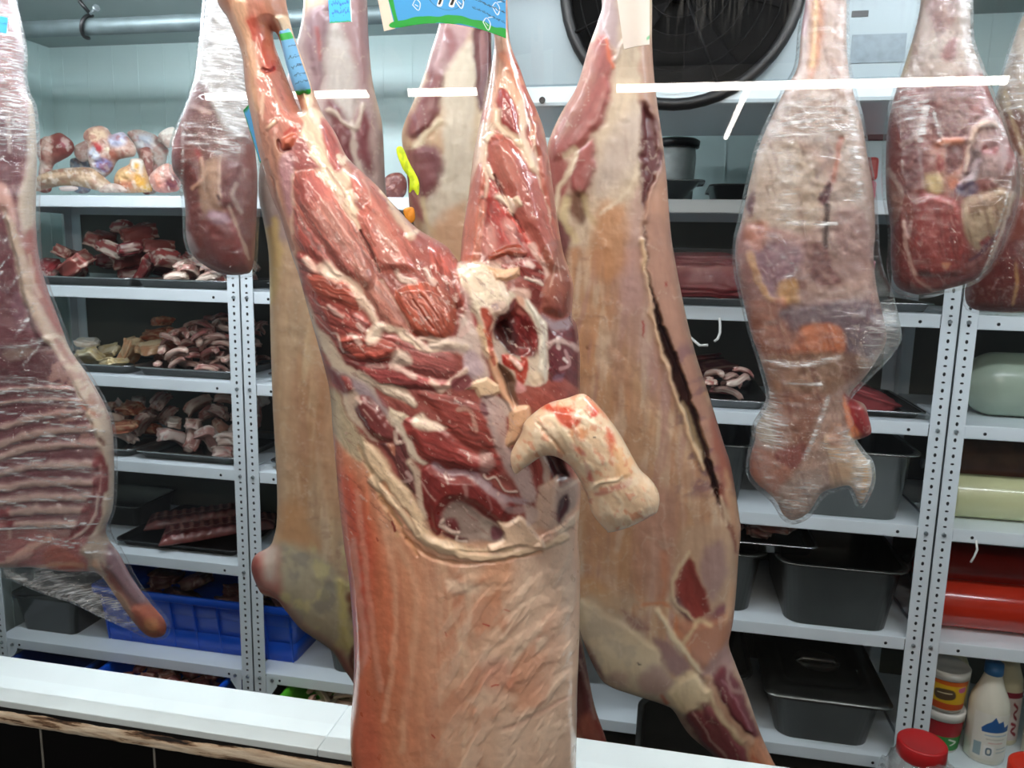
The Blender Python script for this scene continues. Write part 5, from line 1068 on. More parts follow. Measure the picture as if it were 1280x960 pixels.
# --- big wrapped shoulder piece
F6 = Frame(1020, 300, 1.2)
c6 = hang('wrapped_shoulder', F6, 'large long joint in cling film with crumpled fatty lower end, right of the slit carcass', 'joint of meat')
out6 = """1012,-55 1007,0 1001,41 997,83 981,113 964,148 948,186 937,227 927,275 920,300 920,335 930,380 939,417 952,455 962,492 958,511 946,531 944,548 937,577 941,598 968,623 979,643 992,650 1011,640 1027,616 1042,610 1062,607 1073,626 1078,628 1089,603
 1088,581 1077,566 1068,551 1076,548 1089,541 1086,522 1080,505 1062,494 1082,470 1098,446 1108,425 1105,400 1096,360 1092,320 1094,292 1092,241 1085,199 1077,151 1066,113 1059,69 1058,0 1055,-55 1034,-68"""
L6_ = [P(R2, "290,-200 480,-200 470,200 490,330 230,340 280,220", 'b09a90', 8, fib=(92, .14, 50, 3)), P(R2, "330,-200 380,-200 375,120 350,260 320,280 330,100", 'bd7a52', 8, op=.8), L(R2, "350,0 345,120 335,240", 'dcc090', 5, .8), L(R2, "310,0 305,120", 'b08a9a', 6, .6),
 P(K4, "230,20 600,10 640,200 670,420 660,640 560,700 440,640 440,460 480,300 330,200 130,320", '9a8478', 16, fib=(80, .12, 50, 4)), P(K4, "150,240 330,200 440,330 440,460 400,560 230,640 120,560 110,400", 'a6927f', 18, op=.9), P(K4, "420,440 480,350 480,400 455,470", '5a2a2e', 5, h=-5), L(K4, "520,180 500,280 485,360", 'b0604a', 6, .8, -1), P(K4, "380,400 430,330 470,260 480,220 440,300", '7c6664', 8), L(K4, "460,470 455,560 450,650", '4a3034', 5, .8, -5), P(K4, "370,740 380,640 450,640 500,740 560,770 480,820 400,800", '64322c', 10),
 P(K4, "60,560 230,560 380,620 380,740 330,860 250,980 100,960 60,760", '8a625c', 14, h=2), P(K4, "130,640 330,640 350,720 230,860 180,800", '7d5a64', 12), L(K4, "130,680 170,800 230,880 330,880", 'b98e5e', 8, .8, 1), P(K4, "250,800 330,790 330,860 260,890", 'b98a4a', 8, op=.8), P(K4, "110,560 200,540 180,660 120,640", 'b06e52', 9, op=.7), P(K4, "105,470 150,400 140,520", '5e3c40', 7), P(K4, "230,880 280,870 270,960 210,950", 'b0603c', 7, op=.8), P(K4, "490,500 600,480 650,600 620,760 520,780 480,660", '8d6c64', 14),
 P(K5, "50,0 240,0 300,120 280,220 150,240 100,160", '93604e', 10), P(K5, "240,20 600,-20 680,100 620,240 500,210 480,120 300,120 250,80", '6c5860', 14), P(K5, "320,95 460,90 500,150 480,215 270,220 300,150", 'b8673e', 8), P(K5, "150,230 500,210 600,260 500,350 400,400 180,400", '8a6650', 10, fib=(10, .2, 50, 4)), P(K5, "170,400 420,390 370,520 340,640 200,620", '8c5c48', 10), P(K5, "110,430 180,430 200,600 110,560", 'a39684', 8), P(K5, "90,620 220,640 330,680 320,760 200,830 100,740", 'a9705c', 9), P(K5, "200,640 330,600 320,700 230,690", '8e4a40', 8), P(K5, "340,640 440,400 500,480 530,600 430,680 400,800 300,940 220,900 220,800", 'a48474', 9, fib=(115, .2)), P(K5, "410,570 540,560 600,680 540,790 450,790 430,680", 'c8a686', 8, h=2), P(K5, "540,660 620,680 620,780 570,860 540,780", 'cbb49a', 8), L(K5, "590,700 580,800", 'd8a460', 5, .8), P(K5, "500,380 600,470 620,550 560,580 530,500", '8e2424', 5), P(K5, "500,390 540,520 570,560 540,580 500,480", 'd07c54', 5), P(K5, "440,520 490,520 490,600 430,600", 'b4846c', 8)]
body(F6, out6, '9c7c70', L6_ + [R_('d0b2a6', (46, 26), .012, .32, 70, 141, .7), N_('5e2426', (40, 5), .58, .7, .35, 75, 142), N_('c8a698', (18, 5), .66, .78, .22, 60, 143, .6)], M_inside, 'joint_meat', c6, step=1.8, kf=.62, kb=.55, cap=95, rough=(3, 12), hs=1.3, gain=0.92)
wrap(F6, """1008,-60 1003,0 997,41 992,83 977,112 960,146 943,184 932,227 922,275 916,300 916,336 926,381 935,418 947,455 957,492 953,509 941,529 938,548 932,577 937,601 964,627 976,647 992,655 1014,645 1030,621 1043,615 1060,612 1070,632 1080,634 1094,604
 1092,578 1080,562 1070,545 1073,520 1064,500 1085,476 1106,455 1122,435 1127,424 1126,408 1117,368 1105,338 1100,312 1099,292 1096,241 1089,199 1081,151 1071,113 1063,69 1062,0 1059,-60 1034,-74""", M_film, 'film_wrap', c6, kf=.66, kb=.58, cap=97, off=3.5, wr=(4.5, 34, 6, 15), seed=3,
     milk=[P(R2, "440,-200 475,-200 470,200 500,480 520,700 480,700 460,300", 'ffffff', 10, op=.4), P(K4, "230,20 590,10 540,160 330,180 180,280 140,220", 'ffffff', 24, op=.28), P(K4, "260,240 330,220 330,400 290,560 240,480", 'ffffff', 12, op=.3), L(K4, "560,40 585,260 600,420", 'ffffff', 6, .5), L(K4, "290,540 420,550 500,550", 'ffffff', 4, .6), L(K4, "200,640 330,740 250,790", 'ffffff', 3, .3), P(K5, "620,60 720,20 740,150 640,250 560,260", 'ffffff', 12, op=.3), P(K5, "110,430 190,380 260,560 210,620 110,580", 'ffffff', 10, op=.4), L(K5, "430,400 380,540 330,660", 'ffffff', 5, .5), P(K5, "100,640 180,660 200,800 420,690 330,920 230,900", 'ffffff', 12, op=.3), P(K5, "400,600 540,520 560,700 430,660", 'ffffff', 8, op=.35), P(K5, "540,650 630,660 620,800 550,850", 'ffffff', 8, op=.4), L(K5, "150,240 300,260 480,230", 'ffffff', 5, .4), L(K5, "240,340 400,345", 'ffffff', 3, .6), L(K5, "200,420 400,440", 'ffffff', 2.4, .3)])
hook(F6, 1034, -62, 1.25, 2.1, 'steel hook above the large wrapped joint')

# --- wrapped leg upper right
F7 = Frame(1190, 200, 1.2)
c7 = hang('meat_haunch', F7, 'red leg in glossy cling film with exposed hip joint, hanging at upper right', 'leg of meat')
out7 = """1152,-55 1151,0 1143,41 1130,83 1116,127 1109,162 1107,206 1108,248 1113,285 1114,335 1121,358 1140,367 1157,368 1180,362 1204,356 1224,346 1241,329 1261,291 1274,248 1273,207 1262,180 1254,155 1241,124 1224,79 1214,48 1213,0 1210,-55 1180,-66"""
L7_ = [P(R2, "700,-200 930,-200 930,150 950,260 620,280 700,130", 'a08c80', 9, fib=(88, .2, 40, 3)), P(R2, "750,-160 870,-160 860,60 800,120 760,60", '8a6a62', 10), P(R2, "800,200 860,130 850,220", '7a3c3a', 6), P(R2, "780,60 810,60 815,110 785,110", '6a3e38', 6), L(R2, "700,60 670,250 620,330", 'cdbb94', 6, .6), P(R2, "770,310 930,320 900,420 1000,430 860,520 780,480 760,380", '6e302e', 9),
 P(K6, "100,20 240,40 220,160 140,320 60,300 50,180", '7a4844', 9, fib=(75, .2)), P(K6, "60,190 110,120 200,200 220,330 150,440 90,380", '6e2c2c', 8), L(K6, "70,330 130,430 100,560", 'b29a92', 6, .8), L(K6, "130,220 200,170 240,60", 'a58c8a', 7, .7), P(K6, "60,400 130,440 120,520 70,560", '8c6058', 8), P(K6, "250,10 420,10 420,160 330,190 270,160", '6c2e2c', 8, fib=(85, .2)), L(K6, "210,240 220,340 230,400", '9c7c80', 4, .7),
 P(K6, "260,230 330,190 420,190 450,230 400,330 380,400 330,430 300,380 290,290", 'b06a58', 7), P(K6, "330,230 400,220 400,300 350,350 325,330", '6e2a2a', 6), L(K6, "300,210 360,200 430,200", 'cc7a54', 7, .8, 2), P(K6, "290,260 320,300 310,340 290,320", '9c2420', 6), P(K6, "410,190 450,120 540,90 590,160 600,280 560,360 470,350 440,400 390,380 420,290", 'a88480', 7, h=2), L(K6, "420,330 440,200 480,130 550,130", 'd2b09c', 7, .95, 3), P(K6, "510,200 560,210 550,260 500,260 480,240", '8a2422', 6, h=-3), P(K6, "440,230 500,280 470,360 400,390 430,300", '7c585c', 8, h=-3), L(K6, "470,300 440,360 390,400", 'b9a2ae', 8, .7, 2), P(K6, "370,410 440,380 470,410 430,450 390,440", '6a5c7a', 7), P(K6, "240,350 310,350 310,420 270,450 240,410", 'cfb57c', 10, op=.9), P(K6, "340,370 380,370 360,410 335,400", 'c0643c', 5),
 P(K6, "80,590 140,550 160,640 190,790 250,860 300,885 200,890 100,850 70,720", '782c2a', 5, h=3, hf=8), P(K6, "220,430 320,440 390,480 420,600 430,720 400,800 330,810 200,800 170,640 190,520", '963c38', 6, h=4, hf=10, fib=(80, .15)), L(K6, "140,560 150,650 190,790 260,860 330,870", 'cba294', 4.5, .9, 1), L(K6, "310,540 320,680 330,740", 'b0625c', 2.6, .7), L(K6, "240,640 300,730", 'b0625c', 2, .6), P(K6, "310,740 350,740 330,770", 'd08a68', 4), L(K6, "170,560 160,620", 'c8a09c', 5, .8), P(K6, "190,800 330,790 430,790 500,810 420,850 300,870", '84302c', 8), P(K6, "200,770 250,770 260,800 210,800", '4a1a18', 7, op=.7),
 P(K6, "420,460 540,420 620,370 640,440 560,600 480,680 430,640 400,540", 'b9a083', 9, h=2), N_('a37e66', (14, 14), .5, .64, .7, 30, 81, box=(1205, 235, 1262, 312, 6)), P(K6, "480,650 520,620 530,660 500,680", '9a3434', 5), L(K6, "440,730 500,680 560,600", '6a3c50', 5, .8), L(K6, "580,580 600,540", '6a3a40', 5, .8), P(K6, "540,370 620,330 660,330 660,420 620,430 560,400", '7c5a50', 8), L(K6, "620,430 590,560 520,740 480,820", 'cdb6a8', 4, .8, 1), L(K6, "420,760 480,720", 'a8706c', 5, .7)]
body(F7, out7, '8a4a44', L7_ + [R_('d0b2a6', (46, 26), .012, .32, 70, 151, .7), N_('5e2426', (40, 5), .58, .7, .35, 75, 152), N_('c8a698', (18, 5), .66, .78, .22, 60, 153, .6)], M_inside, 'leg_meat', c7, step=1.6, kf=.7, kb=.6, rough=(2.5, 11), hs=1.3, gain=0.72)
wrap(F7, """1148,-60 1147,0 1139,41 1126,83 1112,127 1105,162 1102,206 1103,248 1109,287 1109,338 1117,363 1138,372 1157,373 1182,367 1206,361 1228,350 1245,332 1266,293 1279,249 1278,205 1266,177 1258,153 1245,122 1228,77 1218,46 1217,0 1214,-60 1180,-72""", M_film2, 'film_wrap', c7, kf=.74, kb=.64, off=3, wr=(3.2, 30, 7, 70), seed=5,
     milk=[P(R2, "870,-160 920,-160 925,130 960,250 920,240 890,120", 'ffffff', 10, op=.5), P(R2, "640,280 760,300 730,500 700,450 620,400", 'ffffff', 14, op=.3), L(K6, "240,30 230,120 215,190", 'ffffff', 8, .5), L(K6, "275,70 290,130 305,150 300,200", 'ffffff', 4, .5), L(K6, "510,60 560,110 590,180", 'ffffff', 4, .5), L(K6, "640,250 600,450 520,720 470,820", 'ffffff', 2, .4)])
hook(F7, 1181, -60, 1.25, 2.1, 'steel hook above the red wrapped leg')

# --- wrapped leg cut by the right edge of the view
F8 = Frame(1275, 240, 1.32)
c8 = hang('meat_haunch', F8, 'dark brown wrapped leg cut off by the right edge, behind the red one', 'leg of meat')
out8 = """1290,-50 1286,0 1272,35 1258,80 1244,125 1236,180 1226,260 1212,340 1206,365 1212,384 1240,390 1280,390 1325,384 1352,330 1356,240 1346,150 1330,70 1326,0 1322,-50 1306,-60"""
L8_ = [P(None, "1230,-60 1340,-60 1340,130 1240,150", 'a39180', 10, fib=(100, .2, 40, 3)), P(None, "1240,110 1260,110 1285,200 1280,260 1250,230", '9c8468', 10, op=.8), P(None, "1255,140 1290,150 1290,220 1262,200", '6e4230', 9), P(None, "1225,260 1290,255 1350,300 1340,392 1205,392 1208,350", '7a2e28', 9, h=3, fib=(60, .15)), P(None, "1240,255 1290,250 1290,290 1250,300", '8c4436', 9), L(None, "1270,330 1272,355 1266,380", 'd8a468', 4, .8), L(None, "1256,115 1272,170 1290,215", 'c9ae88', 5, .6)]
body(F8, out8, '7a4a3c', L8_ + [R_('d0b2a6', (46, 26), .012, .32, 70, 161, .7), N_('5e2426', (40, 5), .58, .7, .35, 75, 162), N_('c8a698', (18, 5), .66, .78, .22, 60, 163, .6)], M_inside, 'leg_meat', c8, step=2.6, kf=.7, kb=.6, rough=(2.5, 11), gain=0.75)
wrap(F8, """1286,-55 1282,0 1268,35 1254,80 1240,125 1232,180 1222,260 1208,338 1202,365 1209,388 1240,394 1280,394 1328,388 1356,330 1360,240 1350,150 1334,70 1330,0 1326,-55 1306,-65""", M_film2, 'film_wrap', c8, kf=.74, kb=.64, off=3, wr=(3, 30, 6, 110), seed=8, milk=[P(None, "1255,60 1300,40 1300,120 1262,140", 'ffffff', 12, op=.25)])
hook(F8, 1306, -55, 1.25, 2.1, 'steel hook above the leg at the right edge')
hook(FF, 305, -55, .85, 2.04, 'steel hook holding the left leg of the front carcass')
hook(FF, 622, -45, .85, 2.04, 'steel hook holding the right leg of the front carcass')
# ------------------------------------------------------------------ what lies on the shelves
TOP = [z + ST for z in SH]
M_chunk = flesh('cut_meat', .42, .3, 120)
M_bone = flesh('bone_surface', .5, .25, 150, coat=.15)
M_blue = mat('blue_crate_plastic', '0b4fc4', .35, var=.05, vscale=9)
M_blued = mat('dark_blue_plastic', '0d2f6e', .4, var=.08, vscale=9)
M_green = mat('green_crate_plastic', '58b82a', .4)
M_gn = mat('steel_food_pan', '8f908c', .24, metal=.95, var=.14, vscale=7, bump=.1, bscale=25)
M_gnd = mat('stained_food_pan', '565652', .28, metal=.92, var=.2, vscale=7, bump=.1, bscale=25)
M_tray = mat('steel_tray', '9a9c9b', .26, metal=.95, var=.1, vscale=12)
def n3(p, s, seed=0, oct=3):
    return (fbm(p[:, 0] * s, p[:, 1] * s + 7.3, seed, oct) + fbm(p[:, 1] * s + 3.1, p[:, 2] * s, seed + 5, oct) + fbm(p[:, 2] * s + 9.7, p[:, 0] * s + 1.9, seed + 11, oct)) / 3
_ic = {}
def ico(sub):
    if sub not in _ic:
        bm = bmesh.new(); bmesh.ops.create_icosphere(bm, subdivisions=sub, radius=1)
        bm.verts.ensure_lookup_table()
        _ic[sub] = (np.array([v.co[:] for v in bm.verts]), np.array([[v.index for v in f.verts] for f in bm.faces])); bm.free()
    return _ic[sub]
def chunk(name, seed, dims, base, fat, m=None, lo=.52, amt=.8, sub=4, dark=None, angular=.5, bend=0.0):
    V, T = ico(sub); V = V.copy()
    q = np.sign(V) * np.abs(V) ** (1 - angular); q /= np.abs(q).max()
    V = q * (1 + amt * 2 * (n3(V, 1.3, seed) - .5))[:, None] * (1 + .3 * 2 * (n3(V, 3.6, seed + 3) - .5))[:, None]
    V = V + .5 * np.c_[n3(V, 1.1, seed + 61) - .5, n3(V, 1.1, seed + 62) - .5, n3(V, 1.1, seed + 63) - .5]
    C = np.tile(lin(base), (len(V), 1))
    f = sstep(lo, lo + .07, n3(V * np.array([1, 2.2, 1.6]), 1.5, seed + 21, 4))[:, None]
    C = C * (1 - f) + lin(fat) * f
    if dark:
        d = sstep(.52, .62, n3(V, 1.8, seed + 31, 3))[:, None] * .8; C = C * (1 - d) + lin(dark) * d
    C = C * (1 + .35 * (n3(V * np.array([.6, 3, 2]), 4, seed + 41) - .5))[:, None]
    V = V * np.array(dims) / 2
    if bend: V[:, 2] += bend * (1 - (V[:, 0] / (dims[0] / 2)) ** 2) ; V[:, 1] += bend * .6 * np.sin(V[:, 0] / dims[0] * 5)
    return fastmesh(name, V, T, m or M_chunk, np.clip(C, 0, .9))
def heap(meshes, label, cat, group, x0, x1, y0, y1, zb, hf, n, seed, tilt=.4, rz=None, sc=(.8, 1.2), name=None):
    """pieces dropped one by one; each comes to rest on the height field left by the ones before"""
    rs = random.Random(seed); G = .004; out = []
    gx, gy = int((x1 - x0) / G) + 2, int((y1 - y0) / G) + 2
    Hm = np.zeros((gx, gy)); fails = 0
    vs = []
    for me in meshes:
        c = np.empty(len(me.vertices) * 3, np.float32); me.vertices.foreach_get('co', c); vs.append(c.reshape(-1, 3).astype(float))
    while len(out) < n and fails < 260:
        i = rs.randrange(len(meshes)); s = rs.uniform(*sc); best = None
        eu = (rs.gauss(0, tilt), rs.gauss(0, tilt), rs.uniform(0, 6.28) if rz is None else rs.gauss(*rz))
        from mathutils import Euler
        Rm = np.array(Euler(eu).to_matrix()) * s
        v = vs[i] @ Rm.T
        lo, hi = v.min(0), v.max(0)
        if hi[0] - lo[0] > x1 - x0 or hi[1] - lo[1] > y1 - y0: fails += 1; continue
        for _ in range(9):
            x, y = rs.uniform(x0 - lo[0], x1 - hi[0]), rs.uniform(y0 - lo[1], y1 - hi[1])
            ci = ((v[:, 0] + x - x0) / G).astype(int), ((v[:, 1] + y - y0) / G).astype(int)
            z = (Hm[ci] - v[:, 2]).max() + .0008
            over = z + hi[2] - hf((x - x0) / (x1 - x0), (y - y0) / (y1 - y0)) - .02
            if best is None or over < best[0]: best = (over, x, y, z, ci)
        over, x, y, z, ci = best
        if over > .034: fails += 1; continue
        for a in (-1, 0, 1):
            for b in (-1, 0, 1): np.maximum.at(Hm, (np.clip(ci[0] + a, 0, gx - 1), np.clip(ci[1] + b, 0, gy - 1)), v[:, 2] + z)
        o = bpy.data.objects.new(name or meshes[i].name, meshes[i]); COL.objects.link(o)
        o.location = (x, y, zb + z); o.scale = (s, s, s); o.rotation_euler = eu
        tag(o, label, cat, group); out.append(o)
    return out
def tray(x0, x1, y0, y1, z, h, label, m=None, group=None, name='steel_tray', flare=.012, cr=.02, rim=.008, cat='tray'):
    cx, cy, hx, hy = (x0 + x1) / 2, (y0 + y1) / 2, (x1 - x0) / 2, (y1 - y0) / 2
    t = .0012; f = flare
    b = MB().rrect([(hx - f - rim, hy - f - rim, cr, 0), (hx - rim, hy - rim, cr + .004, h), (hx, hy, cr + .008, h), (hx, hy, cr + .008, h - .004), (hx - .002, hy - .002, cr + .006, h - .004)], 6)
    b.rrect([(hx - rim - t, hy - rim - t, cr, h - .0005), (hx - f - rim - t, hy - f - rim - t, cr, .002)], 6, capb=False, capt=True)
    o = b.build(name, m or M_tray); o.location = (cx, cy, z + .0012)
    return tag(o, label, cat, group)
def piece(fr, outline, base, layers, label, cat, group=None, name='bone', m=None, **kw):
    kw = dict(dict(step=1.2, kf=.8, kb=.5, rough=(9, 7), rings=(.5, 1.6)), **kw)
    o = body(fr, outline, base, layers, m or M_bone, name, None, **kw)
    o.location = fr.o; o.rotation_euler = (0, 0, fr.rz)
    return tag(o, label, cat, group)

# ---- top shelf, left: butchered bones
B1 = (40, 140, 6.4)
bones = [
 (2.16, "215,165 270,190 325,240 335,300 300,350 230,390 170,430 160,520 150,635 60,635 55,540 60,450 70,400 40,320 50,250 100,200 150,190", '8e5248', [P(B1, "180,200 250,190 320,250 330,310 260,350 190,330 160,260", '7e3a36', 10), P(B1, "230,210 280,230 280,280 230,260", 'b0606a', 8), L(B1, "120,200 110,300 140,400 100,480", 'c9a090', 8, .7), N_('d0b0a0', (8, 8), .58, .7, .7), P(B1, "60,400 110,400 110,490 70,490", 'c9b0a4', 6)], 'dark red round joint bone at the left end of the top shelf'),
 (2.2, "340,280 400,240 440,230 470,300 460,380 400,400 350,360", 'b49488', [N_('d0bab0', (8, 8), .5, .65, .7)], 'small grey-pink bone half hidden left of the big knuckle bone'),
 (2.13, "420,170 460,130 540,110 600,130 640,180 720,160 770,200 830,280 820,350 740,370 680,390 640,470 590,520 560,530 520,500 470,430 450,330 460,270 420,220", 'cba898', [P(B1, "475,395 540,370 630,390 640,440 590,490 530,480 490,440", '9c96c4', 5), P(B1, "450,300 500,270 540,360 480,390 450,350", 'dde0ec', 6), P(B1, "630,180 700,160 750,190 740,250 660,280 620,230", 'b9bcd4', 8), L(B1, "485,240 510,250 540,290", 'c03a3a', 8, .9), P(B1, "520,275 560,280 555,315 525,310", 'b8303a', 4), P(B1, "430,160 540,130 600,200 520,230 450,220", 'ddbfa0', 8), P(B1, "590,310 680,320 700,380 620,370", 'b8705c', 8), P(B1, "580,290 620,290 615,330 585,325", 'e8dcc0', 4), L(B1, "480,390 500,450 580,510", 'e8e4e0', 6, .9), N_('a05048', (7, 9), .6, .7, .6)], 'big pale knuckle bone with lilac cartilage, topmost on the left bone pile'),
 (2.26, "760,170 830,140 900,150 980,180 1040,230 1090,300 1080,360 1040,520 1000,640 900,640 880,500 870,400 820,260", 'b9a79c', [P(B1, "830,200 940,180 960,280 860,300", 'b4bac4', 10), L(B1, "1000,230 1060,290", '5a3430', 6, .7), N_('a8665c', (9, 9), .58, .7, .6)], 'grey bone with cartilage sheen behind the big knuckle bone'),
 (2.22, "1010,190 1060,140 1130,120 1170,180 1150,260 1090,290 1040,240", 'e0d8cc', [N_('c0a898', (9, 9), .56, .7, .6)], 'white bone end peeking out beside the wrapped leg'),
 (2.12, "690,470 780,420 790,380 850,370 890,390 910,460 940,540 960,620 930,642 700,642 660,560", 'cfa27c', [P(B1, "790,390 870,375 895,420 870,500 810,480", 'e2dcd2', 6), P(B1, "815,410 860,420 860,480 825,480", 'd09a2c', 6), P(B1, "820,500 900,520 900,600 820,570", 'd39a34', 10), P(B1, "670,480 760,470 780,540 690,560", 'd8ae78', 8), P(B1, "690,560 800,560 790,620 700,620", 'c07a5c', 8), P(B1, "870,600 950,590 940,642 870,642", 'd9a83a', 8)], 'yellow-marrow bone at the front of the bone pile'),
 (2.1, "940,520 1000,450 1080,410 1150,450 1190,540 1180,620 1110,645 1010,642 960,600", 'c0867a', [P(B1, "1070,540 1140,500 1180,560 1140,630 1070,610", '5e2430', 8), P(B1, "970,460 1080,430 1100,520 980,560", 'cda496', 10), L(B1, "1000,520 1010,600", 'c8785c', 6, .7), N_('e0c8b8', (7, 7), .58, .7, .7)], 'pink marrow bone with dark hollow at the right end of the bone pile'),
 (2.075, "30,530 150,470 300,445 460,445 530,480 600,540 660,600 640,635 540,632 400,600 250,590 120,615 30,630", 'a98a6c', [L(B1, "60,520 200,490 400,470 500,490", 'd0b090', 8, .8), L(B1, "100,560 250,520 450,540 600,600", 'c8ac90', 7, .8), L(B1, "150,480 300,460 470,470", '6a4632', 5, .6), L(B1, "60,560 200,540 350,520", '7a5a44', 5, .6), P(B1, "40,560 200,570 200,610 50,620", '7e6450', 10), P(B1, "500,560 660,590 640,635 540,630", 'cdb8a4', 10)], 'long flat brown bone lying along the front of the bone pile'),
 (2.06, "215,605 280,592 350,596 370,615 330,632 240,632", 'c9b9b4', [N_('a09aa8', (8, 5), .5, .64, .7)], 'small pale bone chip under the long flat bone'),
 (2.07, "560,600 640,570 720,590 760,640 640,646 540,640", 'c4b0a4', [N_('a08478', (9, 6), .5, .64, .7)], 'pale bone end lying under the yellow-marrow bone'),
 (2.2, "860,300 930,280 970,330 970,440 960,640 880,640 870,480 862,380", '8e5850', [N_('c09888', (8, 8), .54, .66, .7)], 'reddish bone scrap between the grey and marrow bones'),
 (2.24, "310,380 400,370 470,400 475,520 460,638 340,638 318,500", '8f96a4', [], 'blue-grey cartilage piece under the big knuckle bone')]
for Yb, o, base, ly, lb in bones:
    q = pts(o, B1); a = q.mean(0)
    piece(Frame(a[0], a[1], Yb, turn=.2), q, base, ly + [N_('9a584e', (9, 6), .58, .7, .4, 20, 201, -.5), N_('efe4d6', (7, 5), .6, .7, .4, 60, 202, .6), R_('7a4a40', (16, 12), .012, .4, 30, 203, -.6)], lb, 'bone', 'butchered bones on the top left shelf')

# ---- trays of cuts on the left unit
TG = 'steel trays on the left shelving unit'
cuts_red = [chunk('meat_chunk', 10 + i, (.085, .06, .04), c, f, lo=.495, dark='5a2022' if i % 3 == 0 else None) for i, (c, f) in enumerate((('9c3c3c', 'e6d0c2'), ('862f32', 'dec2b6'), ('a84a46', 'ead8ca'), ('752b2f', 'd2b2a6'), ('a04c44', 'e0c0ae')))]
cuts_pink = [chunk('meat_trimming', 30 + i, (.08, .035, .024), c, f, lo=.48, bend=.008) for i, (c, f) in enumerate((('c08a80', 'e4d0c0'), ('b06a60', 'dec4b4'), ('cba496', 'ead8c8'), ('a85850', 'd8bcae')))]
cuts_or = [chunk('fatty_cut', 50 + i, (.10, .07, .04), c, f, lo=.5) for i, (c, f) in enumerate((('b9664a', 'dcb490'), ('a85a48', 'd8b8a0'), ('cf9f78', 'e6d0a8')))]
cuts_fat = [chunk('fat_piece', 60 + i, (.09, .07, .03), c, f, lo=.5) for i, (c, f) in enumerate((('d6c290', 'ebe0c4'), ('e6dccb', 'f2ece0')))]
cuts_shred = [chunk('meat_strip', 70 + i, (.07, .02, .015), c, f, sub=3, lo=.5, bend=.01) for i, (c, f) in enumerate((('b98a80', 'dcc4b4'), ('a86c64', 'd8b8aa'), ('c8a294', 'e2d0c2'), ('94524e', 'c8a498')))]
cuts_white = [chunk('pale_cut', 80 + i, (.085, .05, .035), c, f, lo=.47, bend=.01) for i, (c, f) in enumerate((('c89c94', 'e6d8d0'), ('d6bcb0', 'eee4da'), ('b27a72', 'dcc6bc'), ('cf9c8a', 'e8d2c0')))]
tray(-2.03, -1.572, 2.03, 2.4, TOP[1], .026, 'steel tray under the tall heap of red chunks, second shelf from top', M_tray, TG)
tray(-1.566, -1.24, 2.03, 2.4, TOP[1], .026, 'steel tray at the right end of the second shelf from top, pale trimmings inside', M_tray, TG)
bump = lambda cx, w, p=1: (lambda u, v: max(0, 1 - ((u - cx) / w) ** 2) ** p)
heap(cuts_red, 'dark red meat chunk with white fat in the tall heap on the second shelf', 'meat', 'red meat chunks heaped on the second shelf', -1.98, -1.50, 2.09, 2.34, TOP[1] + .005, lambda u, v: .015 + .165 * max(0, 1 - ((u - .52) / .5) ** 2) * (.5 + .5 * v), 130, 1)
heap(cuts_pink, 'pale trimming strip in the tray right of the red heap', 'meat', 'pale trimmings on the second shelf', -1.5, -1.27, 2.06, 2.34, TOP[1] + .005, lambda u, v: .012 + .03 * (1 - u) + .02 * v, 34, 2)
tray(-2.0, -1.59, 2.03, 2.4, TOP[2], .026, 'steel tray on the third shelf holding yellow fat and orange cuts', M_tray, TG)
tray(-1.582, -1.24, 2.03, 2.4, TOP[2], .026, 'steel tray on the third shelf holding shredded pink strips', M_tray, TG)
heap(cuts_fat, 'cream yellow fat piece at the left of the third shelf', 'fat', 'fat pieces on the third shelf', -1.86, -1.66, 2.06, 2.2, TOP[2] + .005, lambda u, v: .05 * (1 - u), 9, 3)
heap(cuts_or, 'orange-red fatty cut in the left tray of the third shelf', 'meat', 'orange cuts on the third shelf', -1.72, -1.52, 2.1, 2.34, TOP[2] + .005, lambda u, v: .03 + .1 * v, 30, 4)
heap(cuts_shred, 'thin pink meat strip in the shredded heap on the third shelf', 'meat', 'shredded strips on the third shelf', -1.56, -1.27, 2.06, 2.34, TOP[2] + .005, lambda u, v: .03 + .1 * max(0, 1 - ((u - .55) / .75) ** 2) * (.5 + .5 * v), 120, 5)
tray(-1.95, -1.60, 2.03, 2.4, TOP[3], .026, 'steel tray at the left of the fourth shelf, half hidden by the wrapped side', M_tray, TG)
tray(-1.594, -1.24, 2.03, 2.4, TOP[3], .026, 'steel tray on the fourth shelf holding pink and white cuts', M_tray, TG)
heap(cuts_white + cuts_or[:1], 'pink cut in the left tray of the fourth shelf', 'meat', 'cuts in the left tray of the fourth shelf', -1.86, -1.62, 2.06, 2.34, TOP[3] + .005, lambda u, v: .03 + .1 * v, 40, 6)
heap(cuts_white, 'pink and white cut in the right tray of the fourth shelf', 'meat', 'cuts in the right tray of the fourth shelf', -1.565, -1.265, 2.06, 2.34, TOP[3] + .005, lambda u, v: .03 + .11 * v, 80, 7)
